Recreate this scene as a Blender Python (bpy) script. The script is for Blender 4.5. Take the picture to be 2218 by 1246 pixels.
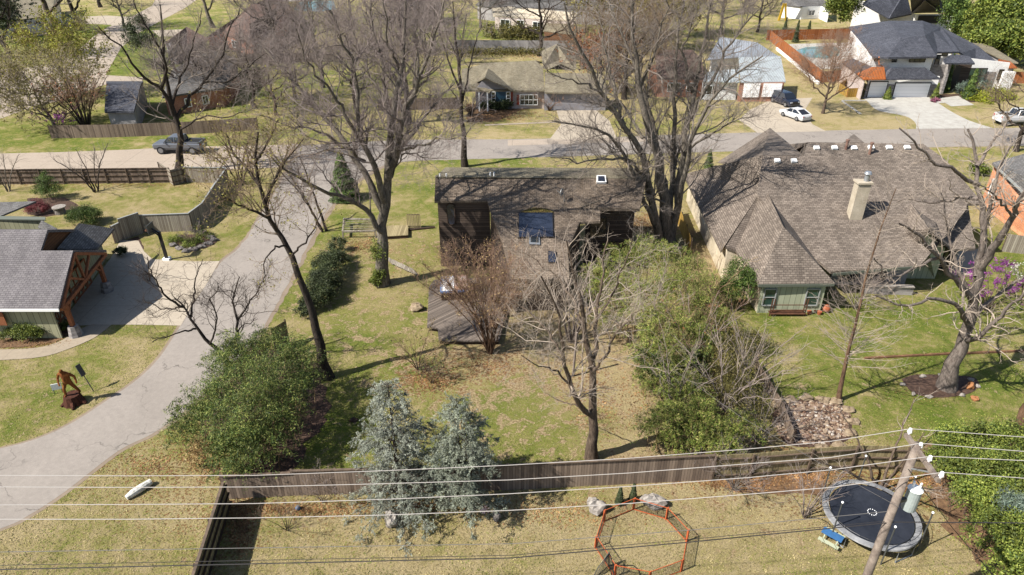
import bpy, bmesh, math, random
import numpy as np
from mathutils import Vector
for o in list(bpy.data.objects): bpy.data.objects.remove(o)
SC = bpy.context.scene
COL = SC.collection
R = math.radians
# ------------------------------------------------------------------ camera
PITCH = R(29.5); FPX = 1479.0; CAMH = 27.0
cam_d = bpy.data.cameras.new("camera"); cam = bpy.data.objects.new("camera", cam_d); COL.objects.link(cam)
cam.location = (0, 0, CAMH); cam.rotation_euler = (R(90) - PITCH, 0, 0)
cam_d.sensor_width = 36.0; cam_d.lens = 36.0 * FPX / 2218.0; cam_d.clip_end = 6000; cam_d.clip_start = 0.2
SC.camera = cam
# ------------------------------------------------------------------ world and sun
SUN_EL = R(46); SHAD = Vector((0.915, 0.40, 0)).normalized()       # ground direction in which shadows fall
w = bpy.data.worlds.new("World"); SC.world = w; w.use_nodes = True
nt = w.node_tree; bg = nt.nodes['Background']; sky = nt.nodes.new('ShaderNodeTexSky')
sky.sky_type = 'NISHITA'; sky.sun_disc = False; sky.sun_elevation = SUN_EL
sky.sun_rotation = math.atan2(-SHAD.x, -SHAD.y) % (2 * math.pi)
bg.inputs[1].default_value = 0.075
nt.links.new(sky.outputs[0], bg.inputs[0])
sd = bpy.data.lights.new("sun", 'SUN'); sd.energy = 5.0; sd.angle = R(0.5); sd.color = (1.0, 0.955, 0.88)
sun = bpy.data.objects.new("sun", sd); COL.objects.link(sun)
ld = Vector((SHAD.x * math.cos(SUN_EL), SHAD.y * math.cos(SUN_EL), -math.sin(SUN_EL)))
sun.rotation_euler = ld.to_track_quat('-Z', 'Y').to_euler(); sun.location = (-40, 0, 60)
SC.view_settings.view_transform = 'Standard'; SC.view_settings.look = 'None'
SC.view_settings.exposure = 1.0; SC.view_settings.gamma = 1.0
SC.render.engine = 'CYCLES'
SC.cycles.max_bounces = 5; SC.cycles.diffuse_bounces = 2; SC.cycles.glossy_bounces = 2
SC.cycles.transparent_max_bounces = 6; SC.cycles.transmission_bounces = 2

# ------------------------------------------------------------------ where the photograph's things stand
_c, _s = math.cos(PITCH), math.sin(PITCH)
def ray(px, py):
    xn = (px - 1109) / FPX; yn = (py - 623) / FPX
    return (xn, _c - yn * _s, -_s - yn * _c)
def G(px, py, h=0.0):
    """world point at height h seen at photo position px, py"""
    r = ray(px, py); t = (h - CAMH) / r[2]
    return Vector((r[0] * t, r[1] * t, h))
def V(px, py, y):
    """world point at distance y seen at photo position px, py"""
    r = ray(px, py); t = y / r[1]
    return Vector((r[0] * t, y, CAMH + r[2] * t))
def XV(px, py, x):
    r = ray(px, py); t = x / r[0]
    return Vector((x, r[1] * t, CAMH + r[2] * t))

# ------------------------------------------------------------------ materials
def lin(c):
    c = c / 255.0
    return c / 12.92 if c <= 0.04045 else ((c + 0.055) / 1.055) ** 2.4
def A(r, g, b, k=0.56): return (lin(r) * k, lin(g) * k, lin(b) * k, 1)
MATS = {}
class NT:
    def __init__(s, name, rough=0.8, spec=0.3, metal=0.0):
        m = bpy.data.materials.new(name); m.use_nodes = True; s.m = m; s.t = m.node_tree
        s.b = s.t.nodes['Principled BSDF']; s.b.inputs['Roughness'].default_value = rough
        s.b.inputs['Specular IOR Level'].default_value = spec; s.b.inputs['Metallic'].default_value = metal
        MATS[name] = m
    def n(s, typ, **kw):
        nd = s.t.nodes.new('ShaderNode' + typ)
        for k, v in kw.items():
            if k.startswith('i_'):
                nd.inputs[k[2:].replace('_', ' ')].default_value = v
            else: setattr(nd, k, v)
        return nd
    def l(s, a, b): s.t.links.new(a, b)
    def coord(s, kind='Object', scale=(1, 1, 1)):
        tc = s.n('TexCoord'); mp = s.n('Mapping'); s.l(tc.outputs[kind], mp.inputs[0]); mp.inputs['Scale'].default_value = scale
        return mp.outputs[0]
    def noise(s, vec, scale, detail=4, rough=0.6, dist=0.0):
        nd = s.n('TexNoise'); nd.inputs['Scale'].default_value = scale; nd.inputs['Detail'].default_value = detail
        nd.inputs['Roughness'].default_value = rough; nd.inputs['Distortion'].default_value = dist
        s.l(vec, nd.inputs['Vector']); return nd.outputs['Fac']
    def ramp(s, fac, stops):
        nd = s.n('ValToRGB'); cr = nd.color_ramp
        while len(cr.elements) < len(stops): cr.elements.new(0.5)
        for e, (p, c) in zip(cr.elements, stops):
            e.position = p; e.color = c if not isinstance(c, (int, float)) else (c, c, c, 1)
        s.l(fac, nd.inputs[0]); return nd.outputs[0]
    def mix(s, fac, a, b, mode='MIX'):
        nd = s.n('Mix', data_type='RGBA', blend_type=mode)
        for sock, val in ((0, fac), (6, a), (7, b)):
            if hasattr(val, 'links') or hasattr(val, 'is_linked'): s.l(val, nd.inputs[sock])
            else: nd.inputs[sock].default_value = val
        return nd.outputs[2]
    def math(s, op, a, b=0.0):
        nd = s.n('Math', operation=op)
        for i, val in enumerate((a, b)):
            if hasattr(val, 'is_linked'): s.l(val, nd.inputs[i])
            else: nd.inputs[i].default_value = val
        return nd.outputs[0]
    def bump(s, h, dist=0.02, strength=0.6):
        nd = s.n('Bump'); nd.inputs['Distance'].default_value = dist; nd.inputs['Strength'].default_value = strength
        s.l(h, nd.inputs['Height']); s.l(nd.outputs[0], s.b.inputs['Normal'])
    def col(s, c): 
        if hasattr(c, 'is_linked'): s.l(c, s.b.inputs['Base Color'])
        else: s.b.inputs['Base Color'].default_value = c
        return s.m
def dk(c, k): return (c[0] * k, c[1] * k, c[2] * k, 1)
def m_noise(name, c1, c2=None, scale=3.0, rough=0.8, bump=0.01, spec=0.3, metal=0.0, detail=5, kind='Object'):
    t = NT(name, rough, spec, metal); v = t.coord(kind); c2 = c2 or dk(c1, 0.72)
    f = t.noise(v, scale, detail, 0.65); r = t.ramp(f, [(0.32, c2), (0.66, c1)])
    f2 = t.noise(v, scale * 9, 3); r = t.mix(0.5, r, t.ramp(f2, [(0.3, 0.62), (0.7, 1.0)]), 'MULTIPLY')
    if bump: t.bump(f2, bump)
    return t.col(r)
def m_shingle(name, c1, c2, rough=0.9, w=0.34, h=0.17, mort=0.018):
    t = NT(name, rough, 0.2); v = t.coord('UV')
    br = t.n('TexBrick'); t.l(v, br.inputs[0]); br.offset = 0.5
    for k, val in (('Color1', c1), ('Color2', c2), ('Mortar', dk(c2, 0.6)), ('Scale', 1.0), ('Mortar Size', mort), ('Mortar Smooth', 0.3),
                   ('Bias', 0.0), ('Brick Width', w), ('Row Height', h)): br.inputs[k].default_value = val
    f = t.noise(t.coord('Object'), 0.35, 6, 0.7); big = t.ramp(f, [(0.3, 0.66), (0.7, 1.08)])
    g = t.noise(v, 14.0, 3, 0.7); r = t.mix(0.9, br.outputs[0], big, 'MULTIPLY'); r = t.mix(0.8, r, t.ramp(g, [(0.3, 0.6), (0.7, 1.25)]), 'MULTIPLY')
    st = t.noise(t.coord('UV', (0.9, 0.12, 1)), 1.5, 5, 0.6); r = t.mix(0.6, r, t.ramp(st, [(0.38, 0.7), (0.62, 1.05)]), 'MULTIPLY')
    t.bump(br.outputs['Fac'], -0.012, 0.7)
    return t.col(r)
def m_boards(name, c1, c2, period=0.14, along='U', rough=0.85, gap=0.1, gapcol=0.25, streak=1.0):
    """boards running up (along='U': gaps repeat along u) or sideways (along='V')"""
    t = NT(name, rough, 0.2); tc = t.n('TexCoord'); sx = t.n('SeparateXYZ'); t.l(tc.outputs['UV'], sx.inputs[0])
    a = sx.outputs[0 if along == 'U' else 1]; b = sx.outputs[1 if along == 'U' else 0]
    q = t.math('DIVIDE', a, period); fl = t.math('FLOOR', q); fr = t.math('FRACT', q)
    wn = t.n('TexWhiteNoise', noise_dimensions='1D'); t.l(fl, wn.inputs['W'])
    cmb = t.n('CombineXYZ'); t.l(t.math('MULTIPLY', fl, 3.7), cmb.inputs[0]); t.l(b, cmb.inputs[1]); t.l(t.math('MULTIPLY', a, 6.0), cmb.inputs[2])
    f = t.noise(cmb.outputs[0], 1.6, 5, 0.65); mixf = t.math('ADD', t.math('MULTIPLY', wn.outputs[0], 0.5), t.math('MULTIPLY', f, 0.5 * streak))
    r = t.mix(t.ramp(mixf, [(0.2, 0.0), (0.8, 1.0)]), c1, c2)
    g = t.ramp(fr, [(0.0, 1.0), (gap * 0.5, 1.0), (gap, 0.0), (1.0, 0.0)])
    r = t.mix(g, r, dk(c2, gapcol)); t.bump(t.math('SUBTRACT', 1.0, g), 0.012, 0.6)
    return t.col(r)
def m_metal_roof(name, c1, period=0.42, metal=0.3, rough=0.45):
    t = NT(name, rough, 0.5, metal); tc = t.n('TexCoord'); sx = t.n('SeparateXYZ'); t.l(tc.outputs['UV'], sx.inputs[0])
    fr = t.math('FRACT', t.math('DIVIDE', sx.outputs[0], period)); g = t.ramp(fr, [(0, 1.0), (0.12, 1.0), (0.2, 0.0), (1, 0.0)])
    f = t.noise(t.coord('Object'), 0.9, 5, 0.7); r = t.mix(t.ramp(f, [(0.3, 0.0), (0.7, 1.0)]), dk(c1, 0.75), c1)
    r = t.mix(g, r, dk(c1, 0.42)); t.bump(g, 0.03, 0.8); return t.col(r)
def m_brick(name, c1, c2, mort, w=0.22, h=0.075):
    t = NT(name, 0.9, 0.2); v = t.coord('UV'); br = t.n('TexBrick'); t.l(v, br.inputs[0])
    for k, val in (('Color1', c1), ('Color2', c2), ('Mortar', mort), ('Scale', 1.0), ('Mortar Size', 0.01), ('Brick Width', w), ('Row Height', h)): br.inputs[k].default_value = val
    f = t.noise(t.coord('Object'), 1.2, 5); r = t.mix(0.5, br.outputs[0], t.ramp(f, [(0.3, 0.6), (0.7, 1.1)]), 'MULTIPLY')
    t.bump(br.outputs['Fac'], -0.006); return t.col(r)
def m_leaf(name, cols, trans=0.16, rough=0.6, vary=0.8):
    t = NT(name, rough, 0.25); geo = t.n('NewGeometry'); st = [(i / max(1, len(cols) - 1), c) for i, c in enumerate(cols)]
    rp = t.ramp(geo.outputs['Random Per Island'], st)
    f = t.noise(t.coord('Object'), vary, 3, 0.6); r = t.mix(0.9, rp, t.ramp(f, [(0.34, 0.45), (0.66, 1.4)]), 'MULTIPLY')
    t.col(r)
    if trans:
        tr = t.n('BsdfTranslucent'); t.l(r, tr.inputs[0]); ms = t.n('MixShader'); ms.inputs[0].default_value = trans
        out = t.t.nodes['Material Output']; t.l(t.b.outputs[0], ms.inputs[1]); t.l(tr.outputs[0], ms.inputs[2]); t.l(ms.outputs[0], out.inputs[0])
    return t.m
def m_plain(name, c, rough=0.6, spec=0.4, metal=0.0):
    t = NT(name, rough, spec, metal); return t.col(c)
def m_glass(name, c, rough=0.08):
    t = NT(name, rough, 0.8); f = t.noise(t.coord('Object'), 0.8, 3); return t.col(t.ramp(f, [(0.35, dk(c, 0.6)), (0.65, c)]))
def m_bark(name, c1, c2, scale=2.0):
    t = NT(name, 0.9, 0.15); v = t.coord('Object', (1, 1, 0.25)); f = t.noise(v, scale * 5, 5, 0.7, 0.6); g = t.noise(t.coord('Object'), 0.7, 3)
    r = t.ramp(f, [(0.34, c2), (0.64, c1)]); r = t.mix(0.6, r, t.ramp(g, [(0.3, 0.6), (0.7, 1.15)]), 'MULTIPLY'); t.bump(f, 0.04, 0.8); return t.col(r)

# ------------------------------------------------------------------ mesh building
def fast_mesh(name, verts, quads):
    """verts (n,3) array, quads (m,k) array"""
    me = bpy.data.meshes.new(name); verts = np.asarray(verts, np.float32); quads = np.asarray(quads, np.int32)
    m, k = quads.shape
    me.vertices.add(len(verts)); me.vertices.foreach_set('co', verts.ravel())
    me.loops.add(m * k); me.loops.foreach_set('vertex_index', quads.ravel())
    me.polygons.add(m); me.polygons.foreach_set('loop_start', np.arange(0, m * k, k, dtype=np.int32))
    me.update(calc_edges=True)
    return me
def uv_box(me):
    if not me.polygons: return
    uvl = me.uv_layers.new(name='uv'); vs = me.vertices; data = uvl.data
    for p in me.polygons:
        n = p.normal
        if abs(n.z) > 0.999 or n.length < 1e-6: U = Vector((1, 0, 0)); W = Vector((0, 1, 0))
        else:
            U = Vector((-n.y, n.x, 0)).normalized(); W = n.cross(U)
        for li in p.loop_indices:
            co = vs[me.loops[li].vertex_index].co; data[li].uv = (co.dot(U), co.dot(W))
def world_loc(o):
    v = Vector((0, 0, 0))
    while o is not None: v += o.location; o = o.parent
    return v
class MB:
    def __init__(s): s.v = []; s.f = []
    def add(s, vs, fs):
        b = len(s.v); s.v += [tuple(v) for v in vs]; s.f += [tuple(b + i for i in f) for f in fs]; return s
    def box(s, c, d, rz=0.0, tilt=None):
        hx, hy, hz = d[0] / 2, d[1] / 2, d[2] / 2; co, si = math.cos(rz), math.sin(rz); vs = []
        for z in (-hz, hz):
            for x, y in ((-hx, -hy), (hx, -hy), (hx, hy), (-hx, hy)):
                vs.append((c[0] + x * co - y * si, c[1] + x * si + y * co, c[2] + z))
        return s.add(vs, [(0, 3, 2, 1), (4, 5, 6, 7), (0, 1, 5, 4), (1, 2, 6, 5), (2, 3, 7, 6), (3, 0, 4, 7)])
    def prism(s, poly, z0, z1, cap=True):
        n = len(poly); ar = sum(poly[i][0] * poly[(i + 1) % n][1] - poly[(i + 1) % n][0] * poly[i][1] for i in range(n))
        if ar < 0: poly = poly[::-1]
        vs = [(p[0], p[1], z0) for p in poly] + [(p[0], p[1], z1) for p in poly]
        fs = [(i, (i + 1) % n, n + (i + 1) % n, n + i) for i in range(n)]
        if cap: fs += [tuple(range(n - 1, -1, -1)), tuple(range(n, 2 * n))]
        return s.add(vs, fs)
    def beam(s, a, b, w, h=None, up=(0, 0, 1)):
        h = h or w; a = Vector(a); b = Vector(b); T = (b - a)
        if T.length < 1e-6: return s
        T.normalize(); U = Vector(up)
        if abs(T.dot(U)) > 0.98: U = Vector((0, 1, 0))
        S = T.cross(U).normalized(); U = S.cross(T).normalized(); vs = []
        for p in (a, b):
            for i, j in ((-1, -1), (1, -1), (1, 1), (-1, 1)): vs.append(p + S * (i * w / 2) + U * (j * h / 2))
        return s.add(vs, [(0, 1, 2, 3), (7, 6, 5, 4), (0, 4, 5, 1), (1, 5, 6, 2), (2, 6, 7, 3), (3, 7, 4, 0)])
    def tube(s, pts, r, n=8, cap=True):
        pts = [Vector(p) for p in pts]; rs = r if isinstance(r, (list, tuple)) else [r] * len(pts); vs = []; K = len(pts)
        T0 = (pts[-1] - pts[0]); ref = Vector((0, 0, 1)) if abs(T0.normalized().z) < 0.9 else Vector((1, 0, 0))
        for i, p in enumerate(pts):
            T = (pts[min(i + 1, K - 1)] - pts[max(i - 1, 0)]).normalized(); S = T.cross(ref).normalized(); U = S.cross(T)
            for k in range(n):
                a = 2 * math.pi * k / n; vs.append(p + (S * math.cos(a) + U * math.sin(a)) * rs[i])
        fs = [(i * n + k, i * n + (k + 1) % n, (i + 1) * n + (k + 1) % n, (i + 1) * n + k) for i in range(K - 1) for k in range(n)]
        if cap: fs += [tuple(range(n - 1, -1, -1)), tuple(range((K - 1) * n, K * n))]
        return s.add(vs, fs)
    def cyl(s, c, r, h, n=16, r2=None):
        r2 = r if r2 is None else r2; vs = []
        for z, rr in ((0, r), (h, r2)):
            for k in range(n): a = 2 * math.pi * k / n; vs.append((c[0] + rr * math.cos(a), c[1] + rr * math.sin(a), c[2] + z))
        return s.add(vs, [(k, (k + 1) % n, n + (k + 1) % n, n + k) for k in range(n)] + [tuple(range(n - 1, -1, -1)), tuple(range(n, 2 * n))])
    def blob(s, c, rad, seed=0, n=10, rough=0.25, flat=1.0):
        rnd = random.Random(seed); ph = [rnd.uniform(0, 6.28) for _ in range(6)]; vs = []; m = n // 2 + 1
        for i in range(m + 1):
            th = math.pi * i / m
            for k in range(n):
                a = 2 * math.pi * k / n
                q = 1 + rough * (0.5 * math.sin(2 * a + ph[0] + 2 * th) + 0.5 * math.sin(3 * a + ph[1] - 3 * th) + rnd.uniform(-0.4, 0.4) * (0 < i < m))
                vs.append((c[0] + rad[0] * q * math.sin(th) * math.cos(a), c[1] + rad[1] * q * math.sin(th) * math.sin(a), c[2] + rad[2] * q * math.cos(th)))
        return s.add(vs, [(i * n + k, i * n + (k + 1) % n, (i + 1) * n + (k + 1) % n, (i + 1) * n + k)[::-1] for i in range(m) for k in range(n)])
    def slab(s, pts, faces, t=0.18):
        """roof or deck: faces given over pts, thickened straight down"""
        pts = [Vector(p) for p in pts]; F = []
        for f in faces:
            n = Vector((0, 0, 0))
            for i in range(len(f)):
                a, b = pts[f[i]], pts[f[(i + 1) % len(f)]]; n += a.cross(b)
            F.append(tuple(f) if n.z > 0 else tuple(f[::-1]))
        E = {}
        for f in F:
            for i in range(len(f)): E[(f[i], f[(i + 1) % len(f)])] = 1
        n = len(pts); vs = pts + [p - Vector((0, 0, t)) for p in pts]
        fs = list(F) + [tuple(i + n for i in f[::-1]) for f in F]
        for (a, b) in E:
            if (b, a) not in E: fs.append((b, a, a + n, b + n))
        return s.add(vs, fs)
    def panel(s, pts, t=0.05, nrm=None):
        """flat polygon with a thickness along its normal"""
        pts = [Vector(p) for p in pts]; n = Vector((0, 0, 0))
        for i in range(len(pts)): n += (pts[i] - pts[0]).cross(pts[(i + 1) % len(pts)] - pts[0])
        n.normalize(); k = len(pts); vs = pts + [p - n * t for p in pts]
        return s.add(vs, [tuple(range(k)), tuple(range(2 * k - 1, k - 1, -1))] + [((i + 1) % k, i, i + k, (i + 1) % k + k) for i in range(k)])
    def build(s, name, mat, parent=None, smooth=False, origin=None, local=False, uv=True):
        me = bpy.data.meshes.new(name); off = Vector((0, 0, 0))
        if parent is not None and not local: off = world_loc(parent)
        elif parent is None and not local:
            if origin is None:
                a = np.array(s.v); origin = ((a[:, 0].min() + a[:, 0].max()) / 2, (a[:, 1].min() + a[:, 1].max()) / 2, a[:, 2].min())
            off = Vector(origin)
        me.from_pydata([(v[0] - off.x, v[1] - off.y, v[2] - off.z) for v in s.v], [], s.f); me.update()
        if uv: uv_box(me)
        o = bpy.data.objects.new(name, me); COL.objects.link(o); o.parent = parent
        if parent is None: o.location = off
        me.materials.append(MATS[mat] if isinstance(mat, str) else mat)
        if smooth: me.polygons.foreach_set('use_smooth', [True] * len(me.polygons))
        return o
def tag(o, label=None, cat=None, group=None, kind=None):
    if label: o['label'] = label
    if cat: o['category'] = cat
    if group: o['group'] = group
    if kind: o['kind'] = kind
    return o
def thing(name, loc, label, cat, group=None, rz=0.0):
    o = bpy.data.objects.new(name, None); COL.objects.link(o); o.location = loc; o.rotation_euler = (0, 0, rz)
    o.empty_display_size = 0.3
    return tag(o, label, cat, group)
def obj_mesh(name, me, mat, parent=None, loc=(0, 0, 0)):
    o = bpy.data.objects.new(name, me); COL.objects.link(o); o.parent = parent; o.location = loc
    if mat: me.materials.append(MATS[mat])
    return o
def copy_tree(o, loc, rz=0.0, scale=None, label=None):
    c = o.copy(); COL.objects.link(c); c.location = loc; c.rotation_euler = (0, 0, rz)
    if scale: c.scale = (scale, scale, scale)
    if label: c['label'] = label
    def rec(a, b):
        for ch in a.children:
            d = ch.copy(); COL.objects.link(d); d.parent = b; rec(ch, d)
    rec(o, c); return c

# ------------------------------------------------------------------ palette
m_shingle('shingle_brown', A(178, 163, 149), A(138, 125, 114))
m_shingle('shingle_tan', A(190, 180, 155), A(160, 148, 124), w=0.3, h=0.15)
m_shingle('shingle_grey', A(158, 156, 154), A(126, 123, 121), w=0.34, h=0.15)
m_shingle('shingle_pink', A(162, 156, 156), A(144, 138, 140), w=0.34, h=0.17)
m_shingle('shingle_charcoal', A(128, 130, 140), A(90, 92, 102), w=0.3, h=0.14)
m_shingle('shingle_red', A(168, 138, 124), A(128, 100, 90))
m_shingle('shingle_old', A(174, 156, 138), A(134, 118, 103))
m_metal_roof('roof_white_metal', A(214, 222, 224), 0.4, 0.1, 0.5)
m_metal_roof('roof_blue_metal', A(186, 192, 200), 0.4, 0.2, 0.45)
m_metal_roof('roof_copper', A(226, 130, 66), 0.45, 0.3, 0.5)
m_boards('siding_olive', A(158, 156, 128, 0.8), A(136, 134, 108, 0.8), 0.42, 'U', gap=0.12, gapcol=0.5, streak=0.3)
m_boards('siding_sage', A(172, 176, 150, 0.8), A(156, 160, 134, 0.8), 0.42, 'U', gap=0.12, gapcol=0.55, streak=0.3)
m_boards('siding_cedar', A(120, 84, 58, 0.8), A(84, 58, 42, 0.8), 0.22, 'V', gap=0.14, gapcol=0.35)
m_boards('siding_dark', A(100, 86, 76, 0.8), A(68, 58, 52, 0.8), 0.2, 'V', gap=0.16, gapcol=0.3)
m_boards('siding_grey', A(150, 148, 152, 0.8), A(132, 130, 136, 0.8), 0.22, 'V', gap=0.14, gapcol=0.45, streak=0.3)
m_boards('siding_white', A(226, 226, 224, 0.95), A(212, 212, 212, 0.95), 0.22, 'V', gap=0.12, gapcol=0.6, streak=0.2)
m_boards('fence_old', A(150, 132, 116, 0.8), A(98, 84, 74, 0.8), 0.15, 'U', gap=0.12, gapcol=0.3)
m_boards('fence_grey', A(166, 158, 142, 0.8), A(118, 108, 96, 0.8), 0.15, 'U', gap=0.12, gapcol=0.3)
m_boards('fence_olive', A(164, 150, 114, 0.8), A(122, 110, 80, 0.8), 0.15, 'U', gap=0.1, gapcol=0.35)
m_boards('fence_orange', A(196, 124, 76, 0.6), A(150, 86, 48, 0.6), 0.15, 'U', gap=0.12, gapcol=0.4)
m_boards('fence_mustard', A(180, 146, 72, 0.8), A(128, 100, 46, 0.8), 0.13, 'U', gap=0.12, gapcol=0.3)
m_boards('deck_boards', A(158, 144, 132), A(100, 90, 82), 0.15, 'V', gap=0.16, gapcol=0.3)
m_boards('garage_panel', A(236, 234, 232, 1.05), A(230, 228, 228, 1.05), 0.55, 'V', gap=0.06, gapcol=0.7, streak=0.1)
m_noise('wood_trim', A(176, 112, 74, 0.65), A(140, 84, 54, 0.65), 4)
m_noise('pipe_rust', A(168, 136, 120), A(130, 96, 84), 4)
m_noise('wood_dark', A(96, 76, 62), A(62, 48, 40), 3)
m_noise('wood_post', A(138, 118, 100), A(96, 82, 70), 4)
m_noise('wood_pole', A(180, 164, 150), A(120, 106, 98), 3, bump=0.02)
m_noise('timber', A(162, 120, 88), A(118, 84, 60), 3)
m_noise('stucco', A(232, 230, 226, 1.05), A(218, 214, 210, 1.05), 0.8, bump=0.004)
m_noise('stucco_cream', A(222, 208, 184, 0.8), A(190, 176, 150, 0.8), 0.8, bump=0.006)
m_noise('stucco_grey', A(170, 166, 164, 0.8), A(148, 144, 144, 0.8), 0.8, bump=0.004)
m_noise('chimney_stucco', A(200, 188, 168, 0.8), A(168, 156, 136, 0.8), 1.2, bump=0.006)
m_brick('brick_red', A(190, 116, 84, 0.8), A(158, 86, 60, 0.8), A(196, 176, 156, 0.8))
m_brick('brick_orange', A(214, 136, 92, 0.8), A(182, 104, 66, 0.8), A(206, 176, 146, 0.8))
m_brick('stone_grey', A(166, 160, 156, 0.8), A(122, 116, 114, 0.8), A(150, 144, 138, 0.8), 0.5, 0.16)
m_brick('brick_pale', A(206, 190, 182, 0.8), A(186, 166, 156, 0.8), A(214, 204, 196, 0.8))
m_noise('concrete', A(206, 192, 174), A(184, 170, 152), 0.5, bump=0.004)
m_noise('concrete_white', A(224, 220, 210), A(198, 192, 182), 1.0, bump=0.004)
m_plain('trim_white', A(228, 228, 226, 0.95), 0.5)
m_plain('trim_grey', A(150, 152, 150, 0.8), 0.5)
m_plain('trim_dark', A(58, 52, 50), 0.5)
m_plain('trim_olive', A(112, 118, 106), 0.6)
m_plain('door_blue', A(40, 78, 100), 0.5)
m_plain('shutter_red', A(150, 62, 44), 0.6)
m_glass('glass_dark', A(54, 60, 62))
m_glass('glass_blue', A(58, 66, 84), 0.12)
m_glass('glass_green', A(60, 92, 84), 0.15)
m_noise('rock_pale', A(206, 198, 188), A(140, 130, 122), 4, bump=0.03)
m_noise('rock_tan', A(196, 176, 146), A(146, 124, 100), 4, bump=0.03)
m_noise('rock_grey', A(156, 148, 142), A(108, 102, 100), 4, bump=0.03)
m_noise('mulch', A(116, 90, 74), A(72, 54, 46), 5, bump=0.05)
m_noise('leaf_mulch', A(158, 124, 90), A(104, 78, 58), 4, bump=0.05)
m_plain('metal_galv', A(190, 194, 198), 0.35, 0.5, 0.5)
m_plain('metal_black', A(40, 40, 42), 0.45)
m_plain('metal_dark', A(84, 86, 84), 0.5)
m_plain('wire_white', A(214, 206, 198), 0.35)
m_plain('wire_dark', A(62, 58, 58), 0.6)
m_plain('plastic_white', A(236, 236, 236, 0.95), 0.4)
m_plain('orange_fabric', A(216, 106, 58), 0.7)
m_plain('rubber', A(30, 30, 32), 0.8)
m_bark('bark_grey', A(160, 150, 136), A(88, 80, 72))
m_bark('bark_brown', A(136, 118, 102), A(74, 62, 54))
m_bark('bark_dark', A(92, 82, 74), A(44, 38, 34))
m_bark('bark_pale', A(186, 170, 158), A(122, 108, 100))
m_bark('bark_oak', A(160, 148, 138), A(98, 86, 80))
m_bark('bark_rust', A(148, 118, 94), A(92, 70, 56))
m_plain('twig_grey', A(160, 148, 138), 0.9, 0.1)
m_plain('twig_lilac', A(160, 146, 140), 0.9, 0.1)
m_plain('twig_brown', A(152, 132, 112), 0.9, 0.1)
m_plain('twig_dark', A(82, 72, 66), 0.9, 0.1)
m_plain('twig_pale', A(192, 176, 160), 0.9, 0.1)
m_plain('twig_rust', A(174, 142, 120), 0.9, 0.1)
m_plain('twig_tan', A(190, 164, 124), 0.9, 0.1)
m_leaf('leaf_bamboo', [A(54, 80, 38, .5), A(96, 122, 54, .5), A(182, 186, 100, .56), A(74, 98, 44, .5), A(120, 142, 66, .5)])
m_leaf('leaf_bamboo_light', [A(96, 124, 46, .58), A(158, 174, 74, .58), A(198, 188, 114, .58), A(78, 104, 42, .58), A(140, 158, 66, .58), A(170, 148, 98, .58)])
m_leaf('leaf_evergreen', [A(66, 92, 44), A(96, 122, 56), A(128, 148, 66), A(56, 78, 40)])
m_leaf('leaf_bright', [A(70, 92, 42), A(124, 142, 60), A(176, 184, 84), A(86, 106, 46), A(150, 160, 70)])
m_leaf('leaf_dark', [A(52, 66, 40), A(72, 86, 50), A(104, 112, 70), A(44, 54, 34)], 0.1)
m_leaf('leaf_olive', [A(96, 96, 52), A(124, 118, 62), A(150, 138, 76), A(70, 72, 42)])
m_leaf('leaf_spring', [A(176, 178, 62), A(204, 200, 76), A(150, 158, 56), A(190, 190, 90)])
m_leaf('leaf_bud', [A(160, 150, 74), A(186, 174, 92), A(138, 132, 62)])
m_leaf('leaf_cedar', [A(170, 176, 160, .66), A(202, 206, 192, .66), A(146, 152, 136, .66), A(184, 186, 160, .66)], 0.15)
m_leaf('leaf_cedar_green', [A(158, 166, 146, .68), A(190, 196, 176, .68), A(134, 142, 122, .68)], 0.15)
m_leaf('leaf_redbud', [A(158, 74, 158), A(186, 100, 180), A(128, 54, 128)])
m_leaf('leaf_pink', [A(196, 128, 150), A(170, 100, 128)])
m_leaf('leaf_lime', [A(196, 200, 52), A(176, 186, 44), A(158, 168, 44)])
m_leaf('leaf_bluegreen', [A(136, 154, 140), A(104, 124, 108), A(166, 178, 160)])
m_leaf('leaf_litter', [A(176, 128, 82), A(146, 100, 62), A(196, 156, 104), A(112, 80, 56)], 0.05)
m_leaf('leaf_straw', [A(206, 178, 120), A(184, 152, 98), A(222, 198, 142)])
m_leaf('blade_straw', [A(220, 200, 148), A(186, 168, 112), A(204, 186, 134), A(160, 150, 90)], .2)
m_leaf('blade_green', [A(150, 162, 66), A(118, 138, 48), A(170, 174, 82), A(184, 178, 100)], .2)
m_leaf('leaf_white', [A(236, 232, 216), A(216, 216, 200)])
m_leaf('leaf_maroon', [A(128, 60, 68), A(158, 84, 84), A(96, 44, 52)])
m_leaf('leaf_rust', [A(178, 112, 66), A(150, 88, 52), A(196, 136, 84)])
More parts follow.
